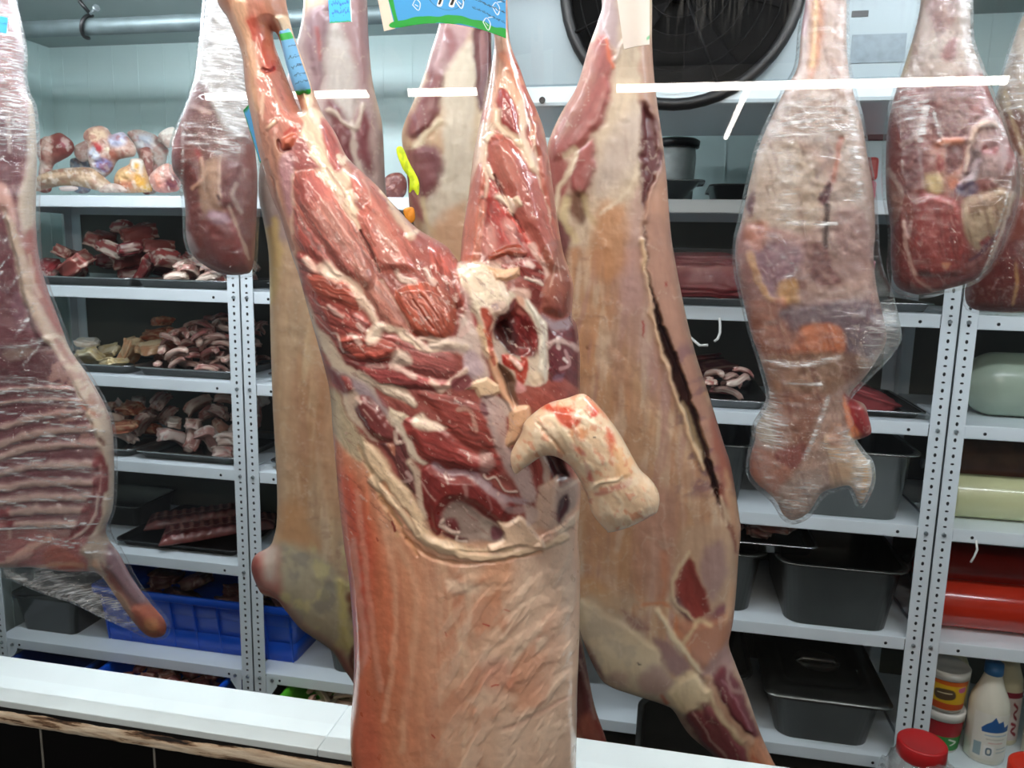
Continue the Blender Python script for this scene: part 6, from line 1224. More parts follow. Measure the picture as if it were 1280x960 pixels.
# rib racks in a wrapped tray
tray(-1.70, -1.262, 2.05, 2.42, TOP[4], .022, 'black tray with two racks of ribs on the fifth shelf, wrapped in film', M_black, None, 'rib_tray')
def rib_rack(label, loc, rz, ln, wd, seed, flip=1):
    nx, ny = 120, 40
    u, v = np.meshgrid(np.linspace(-.5, .5, nx), np.linspace(-.5, .5, ny))
    u, v = u.ravel(), v.ravel()
    edge = np.clip((.5 - np.abs(v)) * 7, 0, 1) ** .5 * np.clip((.5 - np.abs(u)) * 9, 0, 1) ** .5
    ph = u * 12 * 2 * math.pi + v * 5 + 3 * (fbm(u * 5, v * 2, seed + 8) - .5)
    rib = .5 + .5 * np.cos(ph)
    z = .022 * edge * (1 - .5 * (v + .5)) + .004 * rib * edge + .004 * (fbm(u * 30, v * 12, seed) - .5)
    x = u * ln; y = v * wd * (1 - .25 * u) + .03 * np.sin(u * 3)
    m_ = sstep(.55, .8, rib)[:, None] * sstep(-.3, -.1, v)[:, None]
    C = lin('6a2628') * (1 - m_) + lin('a87066') * m_
    e2 = sstep(.36, .46, np.abs(v - .04))[:, None]; C = C * (1 - e2) + lin('8a4a44') * e2
    l2 = (np.exp(-((v + .1 + .05 * np.sin(u * 4)) / .025) ** 2))[:, None]; C = C * (1 - l2) + lin('c9a498') * l2
    C = C * (1 + 1.1 * (fbm(u * 26, v * 12, seed + 4) - .5))[:, None]
    V = np.vstack([np.c_[x, y, z + .004], np.c_[x, y, np.zeros(len(x))]])
    q = np.arange(nx * ny).reshape(ny, nx); Q = np.c_[q[:-1, :-1].ravel(), q[:-1, 1:].ravel(), q[1:, 1:].ravel(), q[1:, :-1].ravel()]
    rim = np.r_[q[0, :], q[1:, -1], q[-1, -2::-1], q[-2:0:-1, 0]]; r2 = np.roll(rim, -1); N0 = nx * ny
    S = np.c_[rim, rim + N0, r2 + N0, r2]
    o = link('rib_rack', fastmesh('rib_rack', V, np.vstack([Q, Q[:, ::-1] + N0, S]), M_chunk, np.clip(np.vstack([C, C]) * .62, 0, .9)))
    o.location = loc; o.rotation_euler = (flip * .28, 0, rz)
    tag(o, label, 'ribs', 'racks of ribs on the fifth shelf')
rib_rack('rack of ribs showing its bone side, front right in the black tray', (-1.40, 2.18, TOP[4] + .04), .42, .34, .12, 3, .5)
rib_rack('darker rack of ribs lying behind the front rack in the black tray', (-1.52, 2.27, TOP[4] + .042), .42, .34, .11, 9, .4)
tray(-2.06, -1.72, 2.2, 2.43, TOP[4], .075, 'dark deep pan at the left back of the fifth shelf', M_gnd, None, 'food_pan', cat='pan')

def crate(x0, x1, y0, y1, z, h, m, label, group=None, name='plastic_crate', ribs=True):
    cx, cy, hx, hy = (x0 + x1) / 2, (y0 + y1) / 2, (x1 - x0) / 2, (y1 - y0) / 2
    e = empty(name, (cx, cy, z), 0, label, 'crate', group)
    f = .022
    prof = []
    lv = [0, .33, .34, .62, .63, .86, .87] if ribs else [0, .86, .87]
    for t in lv:
        g = f * (1 - t) + (.004 if ribs and t in (.34, .62) else 0)
        prof.append((hx - g - .012, hy - g - .012, .02, h * t))
    prof += [(hx - .002, hy - .002, .024, h * .875), (hx, hy, .026, h * .89), (hx, hy, .026, h), (hx - .012, hy - .012, .018, h), (hx - .015, hy - .015, .016, h * .87), (hx - f - .016, hy - f - .016, .014, .006)]
    MB().rrect(prof, 6, capt=True).build('shell', m, e)
    if ribs:
        n = int(hx * 2 / .085)
        for i in range(n + 1):
            x = -hx + .04 + (2 * hx - .08) * i / n
            r = MB().poly([(x - .0025, -hy + .034, .0), (x - .0025, -hy + .008, h * .87), (x - .0025, -hy + .02, h * .87), (x - .0025, -hy + .036, 0)])
            r.poly([(x + .0025, -hy + .036, 0), (x + .0025, -hy + .02, h * .87), (x + .0025, -hy + .008, h * .87), (x + .0025, -hy + .034, .0)])
            r.poly([(x - .0025, -hy + .034, 0), (x + .0025, -hy + .034, 0), (x + .0025, -hy + .008, h * .87), (x - .0025, -hy + .008, h * .87)])
            r.build('side_rib', m, e)
    return e
crate(-1.80, -1.06, 2.045, 2.42, TOP[5], .195, M_blue, 'long bright blue crate on the sixth shelf of the left unit')
heap([chunk('dark_cut', 200 + i, (.14, .1, .05), c, f) for i, (c, f) in enumerate((('6a3a38', 'a08478'), ('7e4c48', 'b89a8c'), ('5c302e', '98786c')))], 'dull brownish red cut lying in the long blue crate', 'meat', 'cuts in the long blue crate', -1.75, -1.11, 2.10, 2.37, TOP[5] + .01, lambda u, v: .06 + .1 * v, 26, 8, .35)
# clear box with dark contents
M_clear = mat('smoky_box_plastic', '24251f', .16, spec=.7)
e = empty('food_box', (-1.985, 2.2, TOP[5]), 0, 'dark smoky lidded box at the far left of the sixth shelf', 'box')
MB().rrect([(.10, .13, .02, 0), (.12, .145, .025, .12), (.128, .152, .028, .121), (.128, .152, .028, .128)], 6).build('shell', M_clear, e)
MB().rrect([(.129, .153, .028, .122), (.129, .153, .028, .134), (.105, .13, .025, .136), (.1, .125, .022, .146)], 6, capt=True).build('lid', M_clear, e)
crate(-1.72, -1.285, 1.74, 2.24, .0, .175, M_blue, 'blue crate of meat scraps standing on the floor under the left unit', None, 'plastic_crate', False)
heap([chunk('meat_scrap', 240 + i, (.06, .04, .03), c, f, sub=3) for i, (c, f) in enumerate((('8e5048', 'c8a294'), ('7a3a36', 'b88c80'), ('a46a5c', 'd8bcae'), ('6c3430', 'a87c70')))], 'small reddish meat scrap in the blue floor crate', 'meat', 'scraps in the blue floor crate', -1.67, -1.335, 1.79, 2.19, .01, lambda u, v: .1, 190, 10)
crate(-2.06, -1.77, 1.85, 2.25, 0, .165, M_blued, 'dark blue box on the floor in the left corner', None, 'plastic_box', False)
crate(-1.09, -.60, 1.74, 2.2, 0, .175, M_green, 'bright green crate of chicken feet on the floor behind the sill', None, 'plastic_crate', False)
heap([chunk('chicken_foot', 260 + i, (.085, .018, .015), c, f, sub=3, lo=.5, bend=.012) for i, (c, f) in enumerate((('c8a890', 'e0ccb8'), ('b08e78', 'd6bca4'), ('a07260', 'ccae98'), ('d2bca6', 'e8dac8')))], 'pale chicken foot in the green crate', 'chicken foot', 'chicken feet in the green crate', -1.04, -.65, 1.79, 2.15, .01, lambda u, v: .11, 200, 11)
tray(-1.0, -.68, 2.03, 2.35, TOP[5], .17, 'dark steel pan on the sixth shelf behind the pale left carcass', M_gnd, None, 'food_pan', .02, .04, .012, 'pan')
for k, lb in ((2, 'steel tray right of the left post on the third shelf'), (3, 'steel tray right of the left post on the fourth shelf'), (1, 'steel tray right of the left post on the second shelf')):
    tray(-1.14, -.75, 2.03, 2.4, TOP[k], .026, lb)
heap(cuts_white, 'pink cut in the tray right of the left post on the third shelf', 'meat', 'cuts right of the left post, third shelf', -1.11, -.85, 2.07, 2.34, TOP[2] + .005, lambda u, v: .015 + .05 * v, 16, 12)
heap(cuts_white, 'pink cut in the tray right of the left post on the fourth shelf', 'meat', 'cuts right of the left post, fourth shelf', -1.11, -.85, 2.07, 2.34, TOP[3] + .005, lambda u, v: .015 + .06 * v, 18, 13)

# ---- steel unit: food pans
def gnpan(x0, x1, y0, y1, z, h, label, m=None, name='food_pan'):
    return tray(x0, x1, y0, y1, z, h, label, m or M_gn, None, name, .022, .045, .014, 'pan')
gnpan(.32, .642, 1.99, 2.43, TOP[3], .178, 'deep steel pan on the fourth shelf behind the wrapped joint', M_gn)
gnpan(-.10, .252, 2.03, 2.43, TOP[3], .165, 'stained steel pan on the fourth shelf left of the deep pan', M_gnd)
gnpan(.315, .642, 1.985, 2.43, TOP[4], .175, 'large dark steel pan on the fifth shelf with a wide flat rim', M_gnd)
gnpan(-.05, .30, 2.02, 2.40, TOP[4], .173, 'dark steel pan under the shallow meat tray on the fifth shelf', M_gnd)
tray(.02, .424, 2.03, 2.36, TOP[4] + .1765, .03, 'shallow steel tray of pink meat resting on a dark pan', M_tray, None, 'steel_tray')
heap([chunk('pink_cutlet', 300 + i, (.11, .07, .032), c, f, lo=.5) for i, (c, f) in enumerate((('c08478', 'e8d4c8'), ('b8706a', 'e0c4b8'), ('cf9c90', 'eedfd4')))], 'pale pink cutlet in the shallow tray on the fifth shelf', 'meat', 'cutlets in the shallow tray', .05, .39, 2.06, 2.33, TOP[4] + .184, lambda u, v: .022, 20, 14, .12)
e = empty('lidded_food_pan', (.475, 2.19, TOP[5]), 0, 'steel pan with a notched domed lid on the lowest shelf', 'pan')
tray(-.158, .158, -.19, .19, 0, .135, 'x', M_gnd, None, 'pan_body', .022, .045, .016).parent = e
o = [c for c in bpy.data.objects if c.parent == e][-1]
for k in ('label', 'category'): del o[k]
o.location = (0, 0, 0)
MB().rrect([(.162, .194, .03, .1355), (.162, .194, .03, .1395), (.146, .178, .05, .1415), (.13, .162, .05, .152), (.105, .137, .045, .1535), (.1, .132, .045, .150)], 6, capt=True).build('lid', M_gnd, e)
MB().lathe([(.062, 0), (.055, -.003), (.02, -.006), (0, -.0065)], 24, (0, 0, .1545)).tube([(-.055, -.01, .152), (-.04, -.01, .163), (.04, -.01, .163), (.055, -.01, .152)], .006, 10).build('lid_handle', M_gn, e)
gnpan(.0, .285, 2.02, 2.42, TOP[5], .16, 'dark steel pan left of the lidded pan on the lowest shelf', M_gnd)
t = tray(-.02, .24, 1.62, 1.9, 0, .375, 'tall dark steel bin on the floor behind the tan forelegs', M_gnd, None, 'steel_bin', .02, .05, .014, 'bin')
tray(-.22, .272, 2.03, 2.42, TOP[2], .024, 'steel tray of dark slices and mince on the third shelf of the pan unit', M_tray, None)
heap([chunk('dark_slice', 320 + i, (.15, .07, .022), c, f, lo=.56) for i, (c, f) in enumerate((('5c2226', '9a7068'), ('6a2a2c', 'a88478')))], 'long dark red slice lying behind the mince', 'meat', 'dark slices on the pan unit', .05, .22, 2.2, 2.36, TOP[2] + .006, lambda u, v: .03 + .035 * v, 9, 15, .15, (0, .3))
heap(cuts_shred + cuts_pink[:2], 'pink mince crumb in front of the dark slices', 'mince', 'mince on the pan unit', .09, .24, 2.06, 2.16, TOP[2] + .005, lambda u, v: .012 + .04 * v, 36, 16)
tray(.33, .648, 2.03, 2.4, TOP[2], .018, 'steel tray with a flat red slab of meat, third shelf right of the wrapped joint', M_tray, None)
o = link('meat_slab', chunk('meat_slab', 340, (.30, .24, .075), '8e3a3c', 'c08a84', lo=.6, amt=.3, sub=5)); o.location = (.465, 2.22, TOP[2] + .042); o.rotation_euler = (.12, .3, .3)
tag(o, 'large flat dark red meat slab on the steel tray right of the wrapped joint', 'meat')
tray(-.12, .26, 2.03, 2.4, TOP[1], .02, 'steel tray under the film-wrapped red meat block', M_tray, None)
e = empty('wrapped_meat_block', (.07, 2.2, TOP[1] + .02), 0, 'red meat block wrapped in film on the second shelf right of the slit carcass', 'meat')
o = link('meat_block', chunk('meat_block', 350, (.31, .24, .105), '8e3538', 'b0625c', lo=.6, amt=.2, sub=5, angular=.6), e); o.location = (0, 0, .056)
V, T = ico(4); q = np.sign(V) * np.abs(V) ** .4; q /= np.abs(q).max()
q = q * np.array([.17, .135, .064]) * (1 + .12 * (n3(V, 6, 4) - .5))[:, None]
link('film_wrap', fastmesh('film_wrap', q, T, M_film), e).location = (0, 0, .064)
tray(.30, .64, 2.03, 2.4, TOP[1], .022, 'steel tray at the right end of the second shelf on the pan unit', M_tray, None)
e = empty('plastic_tub', (.47, 2.15, TOP[1] + .0045), 0, 'small tub with a pink lid behind the wrapped joint', 'tub')
MB().lathe([(.036, 0), (.044, .095), (.045, .1)], 24).build('tub_body', M_white, e)
MB().lathe([(.047, .098), (.048, .118), (.04, .121), (0, .121)], 24).build('lid', mat('pink_plastic', 'e06a86', .4), e)
# top shelf things
tray(-.26, .078, 2.05, 2.22, TOP[0], .052, 'small steel tray with flared sides on the top shelf', M_tray, None, 'steel_tray', .05, .02, .012)
tray(.09, .32, 2.1, 2.42, TOP[0], .046, 'low dark steel pan on the top shelf beside the flared tray', M_gnd, None, 'food_pan', .012, .03, .01, 'pan')
e = empty('plastic_jug', (.003, 2.31, TOP[0] + .001), 0, 'whitish plastic jug with dark lid behind the flared tray on the top shelf', 'jug')
MB().lathe([(.04, .003), (.05, .02), (.055, .13), (.052, .16)], 28).build('jug_body', mat('milky_plastic', 'c4c8c4', .35, var=.2, vscale=20), e)
MB().lathe([(.062, .16), (.064, .178), (.055, .184), (0, .185)], 28).build('lid', M_black, e)
e.location.z = TOP[0] + .004
o = MB().box((.40, 2.08, TOP[0] + .0015), (.60, 2.36, 1.80), .004).build('cardboard_carton', mat('white_carton', 'ccd9dc', .6, var=.05)); tag(o, 'white carton on the top shelf between the two wrapped pieces at upper right', 'box')
o = MB().box((.42, 2.09, 1.801), (.58, 2.3, 1.89), .004).build('cardboard_carton', mat('maroon_carton', '5e2f34', .5, var=.08)); tag(o, 'maroon carton on top of the white carton', 'box')
o = MB().box((.428, 2.02, TOP[0] + .0015), (.475, 2.06, 1.70), .008).build('packet', mat('pink_packet', 'e8788c', .35)); tag(o, 'small pink packet at the front of the top shelf beside the wrapped joint', 'packet')
o = MB().box((.43, 2.022, 1.7005), (.476, 2.06, 1.755), .008).build('packet', mat('red_packet', 'b8423c', .35)); tag(o, 'small red packet standing on the pink packet', 'packet')
M_tie = mat('white_tie', 'e8e8e4', .5)
zt = SH[1]
o = MB().tube([(.13, 1.998, zt + .006), (.132, 1.993, zt - .01), (.133, 1.99, zt - .03), (.128, 1.985, zt - .045), (.12, 1.985, zt - .052)], .0032, 8).build('plastic_tie', M_tie); tag(o, 'white plastic tie dangling from the second shelf lip right of the slit carcass', 'tie')
o = MB().tube([(.045, 2.01, zt - .002), (.06, 2.0, zt - .045), (.085, 1.99, zt - .064), (.105, 1.985, zt - .062)], .0036, 8).build('plastic_tie', M_tie); tag(o, 'short white plastic tie beside the edge of the slit carcass', 'tie')
zt = SH[3]
o = MB().tube([(.775, 1.998, zt + .01), (.778, 1.993, zt - .012), (.772, 1.99, zt - .03), (.766, 1.99, zt - .045)], .0026, 8).build('plastic_tie', M_tie); tag(o, 'white plastic tie hanging from the right unit above the red rolls', 'tie')

# ---- right unit: sausages, tubs, bottles
def roll(x0, x1, y, z, r, m, label, group=None, ends=.5, name='sausage_roll'):
    prof = []
    L_ = x1 - x0
    for t in np.linspace(0, 1, 9): prof.append((r * math.sin(t * math.pi / 2) ** .7 if t else .012, -L_ / 2 + r * ends * t))
    for t in np.linspace(1, 0, 9): prof.append((r * math.sin(t * math.pi / 2) ** .7 if t else .012, L_ / 2 - r * ends * t))
    e = empty(name, ((x0 + x1) / 2, y, z), 0, label, 'sausage', group)
    o = MB().lathe([(a, b) for a, b in prof], 40).build('casing', m, e); o.rotation_euler = (0, math.pi / 2, 0)
    for s in (-1, 1):
        c = MB().lathe([(.012, 0), (.009, .008), (.011, .012), (.016, .02), (0, .022)], 16).build('tied_end', M_bolt, e)
        c.rotation_euler = (0, s * math.pi / 2, 0); c.location = (s * L_ / 2, 0, 0)
    return e
M_red = mat('red_casing', 'b8301c', .2, var=.05, vscale=14, bump=.2, bscale=30, coat=.6)
M_redd = mat('dark_red_casing', '8a1d14', .25, var=.1, vscale=14, bump=.2, bscale=30, coat=.6)
M_pale = mat('pale_green_casing', 'd2d3a4', .25, var=.06, vscale=12, bump=.15, bscale=26, coat=.5)
M_gry = mat('grey_green_casing', '9fae9c', .35, var=.1, vscale=12, bump=.15, bscale=26, coat=.3)
M_brn = mat('brown_casing', '5e3b26', .25, var=.2, vscale=20, bump=.15, bscale=40, coat=.6)
roll(.712, 1.5, 2.115, TOP[4] + .062, .062, M_red, 'bright red glossy sausage roll at the front of the fifth shelf, right unit')
roll(.725, 1.55, 2.29, TOP[4] + .085, .085, M_redd, 'thick dark red sausage roll behind the bright red one')
roll(.73, 1.5, 2.12, TOP[3] + .056, .056, M_pale, 'pale cream-green sausage roll at the front of the fourth shelf, right unit', ends=.35)
roll(.745, 1.4, 2.29, TOP[3] + .092, .092, M_brn, 'glossy brown sausage behind the pale cream-green roll')
roll(.745, 1.5, 2.17, TOP[2] + .082, .082, M_gry, 'thick grey-green sausage roll with rounded end on the third shelf, right unit', ends=1.1)
roll(.76, 1.5, 2.2, TOP[1] + .07, .07, M_gry, 'grey sausage on the second shelf, right unit, mostly behind the hanging legs')
def patch(name, parent, r0, z0, r1, z1, a0, a1, base, layers, nu=140, nv=120, m=None, eps=.0008):
    """a label wrapped on a round pack, artwork in 0-100 units"""
    u, v = np.meshgrid(np.linspace(0, 1, nu), np.linspace(0, 1, nv))
    u, v = u.ravel(), v.ravel()
    a = np.radians(a0 + (a1 - a0) * u); r = r0 + (r1 - r0) * v + eps
    V = np.c_[r * np.cos(a), r * np.sin(a), z0 + (z1 - z0) * v]
    C, _ = paint(np.c_[u * 100, (1 - v) * 100], base, layers, .0)
    q = np.arange(nu * nv).reshape(nv, nu); Q = np.c_[q[:-1, :-1].ravel(), q[:-1, 1:].ravel(), q[1:, 1:].ravel(), q[1:, :-1].ravel()]
    return link(name, fastmesh(name, V, Q, m or M_print, C), parent)
M_print = flesh('printed_label', .4, 0.0, 10, .4, 0.0)
M_milk = mat('milk_bottle_plastic', 'e9e4d2', .3, coat=.3)
M_cream = mat('cream_bottle_plastic', 'dcd5b4', .3, coat=.3)
def bottle(loc, h, r, label, body_m, cap_m, capr=.017, art=None, band=None, name='bottle'):
    e = empty(name, loc, 0, label, 'bottle')
    MB().lathe([(r * .9, 0), (r, .006), (r, h * .55), (r * .93, h * .64), (r * .62, h * .77), (capr * 1.02, h * .88), (capr, h * .9)], 36).build('bottle_body', body_m, e)
    MB().lathe([(capr * 1.08, h * .89), (capr * 1.12, h * .9), (capr * 1.08, h), (0, h)], 24).build('cap', cap_m, e)
    if art: patch('label', e, r, h * .06, r, h * .54, -150, -30, 'ece8dc', art)
    return e
M_capb = mat('blue_cap', '2d6aa0', .4); M_capw = mat('cream_cap', 'd6c9a8', .4); M_capm = mat('magenta_cap', 'b81e6a', .4)
milk = [P(None, "30,22 42,14 50,4 58,16 70,12 76,26 90,22 92,36 22,40 20,32", '2d5f9a', 1, wp=0, raw=True), L(None, "30,46 86,44", '9ab4cc', 2, .8, wp=0), L(None, "34,54 80,53", 'b8b0a0', 2, .6, wp=0), L(None, "40,62 74,61", 'd06a5c', 2, .5, wp=0), P(None, "6,66 24,64 24,94 6,94", '9ab0b4', 1, wp=0, raw=True), P(None, "30,68 54,68 54,92 30,92", 'f4f2ec', 1, wp=0, raw=True), P(None, "36,74 48,74 48,88 36,88", '6a7f8a', 1, wp=0), P(None, "39,77 45,77 45,85 39,85", 'ece8dc', 1, wp=0), L(None, "60,74 90,72", '8aa0a8', 2, .6, wp=0), L(None, "60,82 90,80", '8aa0a8', 2, .6, wp=0)]
z5 = TOP[5]
bottle((.885, 2.075, z5), .265, .047, 'white milk bottle with blue cap and blue splash logo on the lowest shelf', M_milk, M_capb, .02, milk)
bottle((.835, 2.205, z5), .285, .046, 'plain cream bottle between the yellow tubs and the milk bottle', M_cream, M_capw, .018)
bottle((.962, 2.17, z5), .29, .038, 'cream bottle with a red-lettered label behind the milk bottle', M_cream, M_capw, .019, [P(None, "0,0 100,0 100,12 0,12", '8a2a3a', 1, wp=0, raw=True), P(None, "0,12 100,12 100,100 0,100", 'd8ccc8', 1, wp=0, raw=True), L(None, "60,24 74,34 62,44 74,56", '8a2030', 6, wp=0), L(None, "58,64 74,70 60,80 76,88", '8a2030', 6, wp=0)])
bottle((1.03, 2.10, z5), .26, .042, 'white bottle with magenta cap at the right edge', M_milk, M_capm, .02)
M_lidw = mat('white_lid', 'e4e2da', .4)
def tub(loc, label, art, base):
    e = empty('food_tub', loc, 0, label, 'tub', None)
    MB().lathe([(.044, .0), (.052, .095), (.053, .1)], 32).build('tub_body', M_lidw, e)
    patch('label', e, .0455, .008, .052, .092, -170, 10, base, art)
    MB().lathe([(.0555, .093), (.0565, .113), (.052, .116), (.05, .1125), (0, .1125)], 32).build('lid', M_lidw, e)
ya = [P(None, "0,0 100,0 100,20 0,12", 'd8641e', 2, wp=0, raw=True), P(None, "0,74 100,84 100,100 0,100", 'c8501e', 2, wp=0, raw=True), P(None, "20,34 46,30 50,60 22,66", '5a4632', 3, wp=0), P(None, "55,24 68,20 70,36 58,38", 'c85a88', 2, wp=0), L(None, "24,44 44,42", 'e8d8b0', 3, wp=0)]
tub((.785, 2.105, z5), 'lower food tub with white lid and red-green label', [P(None, "0,0 100,0 100,52 0,52", 'a8202a', 1, wp=0, raw=True), P(None, "0,52 100,52 100,100 0,100", '2a8a3a', 1, wp=0, raw=True), L(None, "50,60 62,70 54,80", 'e8f0e0', 4, wp=0)], 'a8202a')
tub((.785, 2.105, z5 + .1165), 'upper food tub with white lid and yellow label, stacked on another', ya, 'e0b020')
# jars in front of the right unit
M_jar = film('jar_plastic', .34, crinkle=.25, tint='d4d6d2', rough=.1)
M_lidr = mat('red_lid', 'c01c20', .4, bump=.1, bscale=30); M_lido = mat('orange_red_lid', 'd8321a', .4, bump=.1, bscale=30)
def jar(loc, s, label, lm, handle=False, film_=False):
    e = empty('plastic_jar', loc, 0, label, 'jar', None); e.scale = (s * .84, s * .84, s)
    MB().lathe([(.07, 0), (.082, .01), (.085, .02), (.085, .30), (.078, .34), (.056, .365), (.056, .38)], 40).build('jar_body', M_jar, e)
    p = [(.061, .368), (.0625, .372)]
    MB().lathe([(.06, .366), (.0635, .37), (.0635, .402), (.059, .406), (.052, .403), (0, .403)], 48).build('lid', lm, e)
    if handle: MB().tube([(-.07, -.03, .32), (-.095, -.045, .335), (-.105, -.05, .30), (-.1, -.045, .25), (-.083, -.03, .22)], .011, 12).build('handle', M_lidw, e)
    if film_:
        V, T = ico(5); q = V * np.array([.108, .108, .2]); q = q * (1 + .5 * (np.abs(n3(V, 5, 9) - .5)) + .25 * (n3(V, 12, 19) - .5))[:, None]
        k = V[:, 2] < .93
        T2 = T[k[T].all(1)]
        link('film_wrap', fastmesh('film_wrap', q, T2, M_jarfilm), e).location = (0, 0, .205)
    return e
M_jarfilm = film('bunched_film', .12, (5, 5, 5), .55, rough=.08)
jar((.638, 1.80, 0), 1.0, 'plastic jar with red lid bunched in clear film, front of the right post', M_lidr, False, True)
jar((.846, 1.72, 0), 1.06, 'plastic jar with orange-red lid and white handle at the lower right edge', M_lido, True)

# ------------------------------------------------------------------ tags, ribbon and bits
def flag(fr, quad, bend, base, layers, label, cat, name='paper_tag', group=None, n=(220, 90), th=.0006, parent=None, box=(0, 0, 100, 100), push=0.0):
    """a thin printed sheet: quad in traced pixels (tl, tr, br, bl), bowed out by bend(u) metres"""
    q = pts(quad)
    u, v = np.meshgrid(np.linspace(0, 1, n[0]), np.linspace(0, 1, n[1])); u, v = u.ravel(), v.ravel()
    X = (q[0] * ((1 - u) * (1 - v))[:, None] + q[1] * (u * (1 - v))[:, None] + q[2] * (u * v)[:, None] + q[3] * ((1 - u) * v)[:, None])
    bx = np.array([bend(a, b) for a, b in zip(u, v)]) if bend else np.zeros((len(u), 2))
    X[:, 1] += bx[:, 1]
    W_ = fr.world(X) + fr.n * (push + bx[:, :1])
    C, _ = paint(np.c_[u * 100, v * 100], base, layers, .0)
    N0 = len(W_); B = W_ - fr.n * th
    g = np.arange(N0).reshape(n[1], n[0]); Q = np.c_[g[:-1, :-1].ravel(), g[1:, :-1].ravel(), g[1:, 1:].ravel(), g[:-1, 1:].ravel()]
    rim = np.r_[g[0, :], g[1:, -1], g[-1, -2::-1], g[-2:0:-1, 0]]; r2 = np.roll(rim, -1)
    o = link(name, fastmesh(name, fr.local(np.vstack([W_, B])), np.vstack([Q, Q[:, ::-1] + N0, np.c_[rim, r2, r2 + N0, rim + N0]]), M_print, np.vstack([C, np.tile(lin('dfe4e6'), (N0, 1))])), parent)
    if not parent: o.location = fr.o; o.rotation_euler = (0, 0, fr.rz)
    if label: tag(o, label, cat, group)
    return o
# big printed tag hooked over the right leg (0-100 units across and down)
blue = '3f9fe0'
TX = []
rs = random.Random(5)
def script(x0, y0, x1, y1, size, seed, col='141c2c', sx=1.0):
    """rows of joined cursive strokes with dots, as on the printed tags"""
    r = random.Random(seed); out = []; x = x1
    n = max(2, int(abs(x1 - x0) / (size * 2.2 * sx)))
    for k in range(n):
        f0, f1 = k / n, (k + .72) / n
        xa, xb = x1 + (x0 - x1) * f0, x1 + (x0 - x1) * f1; ya, yb = y1 + (y0 - y1) * f0, y1 + (y0 - y1) * f1
        pp = []
        for j in range(5):
            t = j / 4; pp.append((xa + (xb - xa) * t, ya + (yb - ya) * t + (r.uniform(-1.0, .6) * size if j in (0, 2, 4) else 0)))
        out.append(L(None, ' '.join('%.2f,%.2f' % p for p in pp), col, size * .42 * sx ** .5, .9, wp=0, fe=size * .3))
        if r.random() < .75:
            dx = (xa + xb) / 2; dy = (ya + yb) / 2 + r.choice((-1.3, 1.0)) * size
            out.append(L(None, '%.2f,%.2f %.2f,%.2f' % (dx, dy, dx + .3 * size * sx, dy), col, size * .4 * sx ** .5, .85, wp=0, fe=size * .3))
    return out
TX = [P(None, "-5,-5 5.8,-5 9.5,105 -5,105", 'efdccd', .6, wp=0, raw=True), L(None, "7.6,-5 11.2,90", '18a038', 2.8, wp=0, fe=.4), L(None, "10,94.5 40,94.5 100,94.5", '18a038', 11, wp=0, fe=.6)]
# large 99 in eastern digits inside a ring
ring_ = [(53 + 14.5 * math.cos(a), 20 + 48 * math.sin(a)) for a in np.linspace(0, 2 * math.pi, 40)]
TX.append(L(None, ' '.join('%.2f,%.2f' % p for p in ring_), '2c4a78', .55, .9, wp=0, fe=.3))
for dx in (0, 9.6):
    loop = [(47.4 + dx + 2.6 * math.cos(a), 10 + 11 * math.sin(a)) for a in np.linspace(0, 2 * math.pi, 16)]
    TX.append(L(None, ' '.join('%.2f,%.2f' % p for p in loop), 'f4f4f4', 3.4, 1, wp=0, fe=.4)); TX.append(L(None, "%f,8 %f,34 %f,56" % (50.4 + dx, 49 + dx, 46.8 + dx), 'f4f4f4', 3.4, 1, wp=0, fe=.4))
for dx in (0, 9.6):
    loop = [(47.4 + dx + 2.6 * math.cos(a), 10 + 11 * math.sin(a)) for a in np.linspace(0, 2 * math.pi, 16)]
    TX.append(L(None, ' '.join('%.2f,%.2f' % p for p in loop), '0c0f16', 1.9, 1, wp=0, fe=.4)); TX.append(L(None, "%f,8 %f,34 %f,52" % (50.4 + dx, 49 + dx, 46.8 + dx), '0c0f16', 1.9, 1, wp=0, fe=.4))
for cx, cy in ((29, 48), (63, 42), (92, 34), (84, 84)):
    TX += [L(None, "%f,%f %f,%f %f,%f %f,%f %f,%f" % (cx - 3, cy, cx, cy - 14, cx + 3, cy - 2, cx + 1, cy + 18, cx - 3, cy), 'e9f4fb', .8, .9, wp=0, fe=.4), L(None, "%f,%f %f,%f" % (cx - 1, cy, cx + 1, cy + 6), 'e9f4fb', .8, .9, wp=0, fe=.4), L(None, "%f,%f %f,%f" % (cx + 1.4, cy - 16, cx + 5, cy - 22), 'e9f4fb', .7, .9, wp=0, fe=.4)]
TX += script(72, 4, 99, 12, 2.6, 3, sx=.6) + script(73, 28, 99, 40, 2.6, 4, sx=.6) + script(72, 52, 99, 66, 2.6, 6, sx=.6)
FT = Frame(560, 10, .80)
TX = TX[:3] + TX[3:]
TX = TX[:3] + [dict(l, p=l['p'] * np.array([1, .5]) + np.array([0, 47])) for l in TX[3:]]
flag(FT, "464,-42 632,-48 633,47 480,39", lambda u, v: (.012 * math.sin(u * 3.3) - .02 * max(0, u - .8) ** 1.2, (-10.5 * math.sin(min(u, 1) * math.pi * .92) + 2 * u) * 1.0), blue, TX, 'blue price tag with green border and large 99 hung on the front right leg', 'tag', 'printed_tag', n=(400, 200))
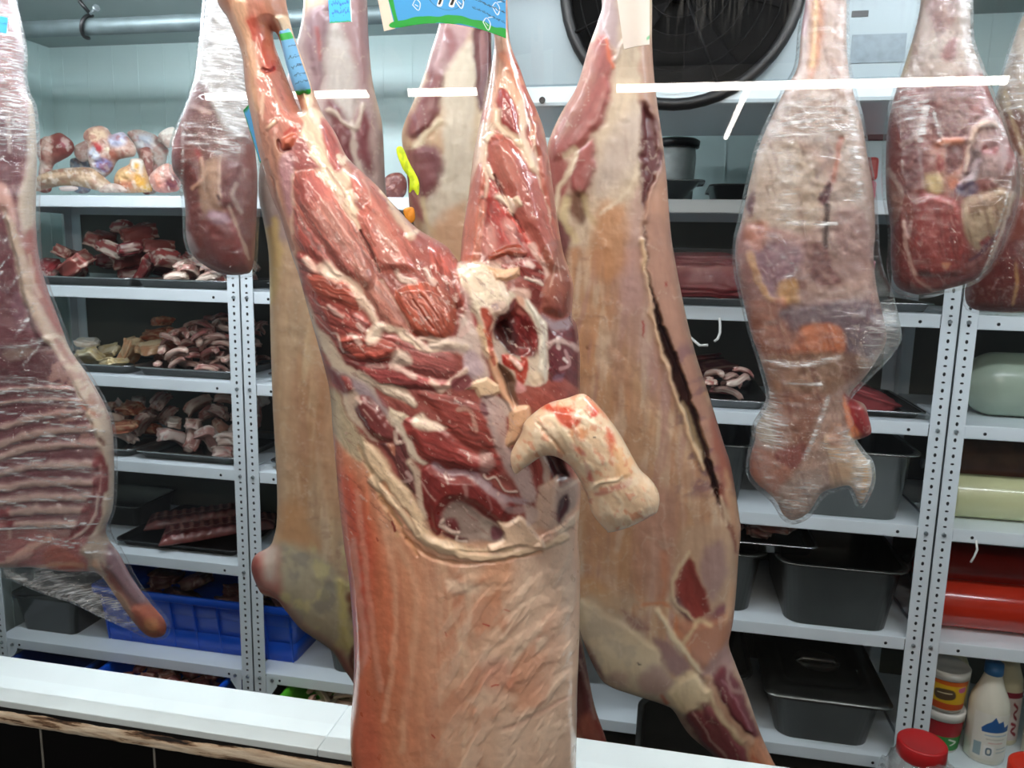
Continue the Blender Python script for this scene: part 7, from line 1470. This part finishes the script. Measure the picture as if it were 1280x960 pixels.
# band round the tendon of the left leg
band_out = "252,118 286,107 320,110 380,280 440,464 396,480 352,478 300,330 266,190"
Z3 = (300, 20, 4.8)
BL = [P(None, "340,44 372,38 376,46 346,52", '22a23c', 1, wp=0, raw=True), P(None, "366,114 396,110 398,124 368,124", '22a23c', 1, wp=0, raw=True)]
for i, (a, b) in enumerate((((282, 182), (345, 172)), ((285, 255), (362, 236)), ((300, 312), (380, 292)), ((318, 358), (396, 338)), ((325, 408), (412, 384)))):
    q = pts([a, b], Z3); BL += script(q[0][0], q[0][1], q[1][0], q[1][1], 2.1, 20 + i, '1a2a4a')
FB = FF
o = body(FB, pts(band_out, Z3), '6fb0e0', BL, M_print, 'printed_tag', None, step=.9, kf=1.0, kb=.7, lift=.013, mottle=0.0)
o.location = FB.o; o.rotation_euler = (0, 0, FB.rz)
tag(o, 'blue paper band with green ends rolled round the left leg tendon', 'tag')
# tags behind
FA = Frame(316, 165, .93)
flag(FA, "304,138 313,128 331,199 325,204", None, '4fa6e2', [L(None, "0,0 0,100", '148a40', 14, wp=0), L(None, "0,0 100,0", '148a40', 10, wp=0), L(None, "0,100 100,100", '148a40', 5, wp=0)], 'narrow blue tag with green edge behind the left shank', 'tag', 'printed_tag', n=(60, 120))
FC = Frame(425, 5, 1.24)
flag(FC, "408,-40 436,-42 440,27 412,29", None, '2f92dc', [L(None, "0,100 100,100", '1f8a5a', 7, wp=0), L(None, "100,0 100,100", 'e6eef0', 6, wp=0)] + script(10, 66, 90, 66, 6, 41, '1c4a8a', .8) + script(10, 82, 90, 82, 6, 42, '1c4a8a', .8), 'small blue tag on the pale carcass left of the big tag', 'tag', 'printed_tag', n=(60, 120))
FD = Frame(790, 10, 1.1)
flag(FD, "766,-40 812,-40 812,56 780,62", lambda u, v: (.004 * math.sin(u * 3), 0), 'efe4da', [L(None, "90,92 100,90", '4ac080', 4, .8, wp=0)], 'blank white paper tag at the top of the slit carcass', 'tag', 'paper_tag', n=(60, 90))
FE = Frame(2, 28, 1.2)
flag(FE, "-10,18 10,22 8,42 -10,38", None, '3ba0d8', script(5, 40, 95, 44, 8, 51, '1c4a8a', .8), 'tiny blue label on the film at the top left corner', 'tag', 'printed_tag', n=(40, 40))
# lime ribbon on the carcass behind
FR = Frame(510, 225, 1.27)
rb = pts("103,540 125,535 150,590 185,660 182,710 165,690 150,700 150,650 130,620 112,580", Q5)
o = piece(FR, rb, 'd2e40a', [N_('a8c000', (4, 9), .5, .62, .8)], 'lime yellow plastic ribbon on the thigh of the hidden carcass', 'ribbon', None, 'plastic_ribbon', M_print, step=1.2, kf=.25, kb=.2)
ob = piece(Frame(510, 270, 1.28), pts("130,760 165,755 170,800 150,810 135,790", Q5), 'd8861a', [], 'small orange plastic tie end below the lime ribbon', 'tie', None, 'plastic_tie', M_print, step=1.2, kf=.3, kb=.2)
ks = piece(Frame(494, 232, 2.12, turn=.1), pts("478,228 486,218 500,216 508,225 508,240 500,249 484,249 476,240"), '6e3a34', [N_('9a6a5c', (5, 5), .54, .66, .7)], 'brownish meat end on the top shelf between the two pale thighs', 'meat', None, 'meat_end', M_inside, step=1.4, kf=.8, kb=.5)
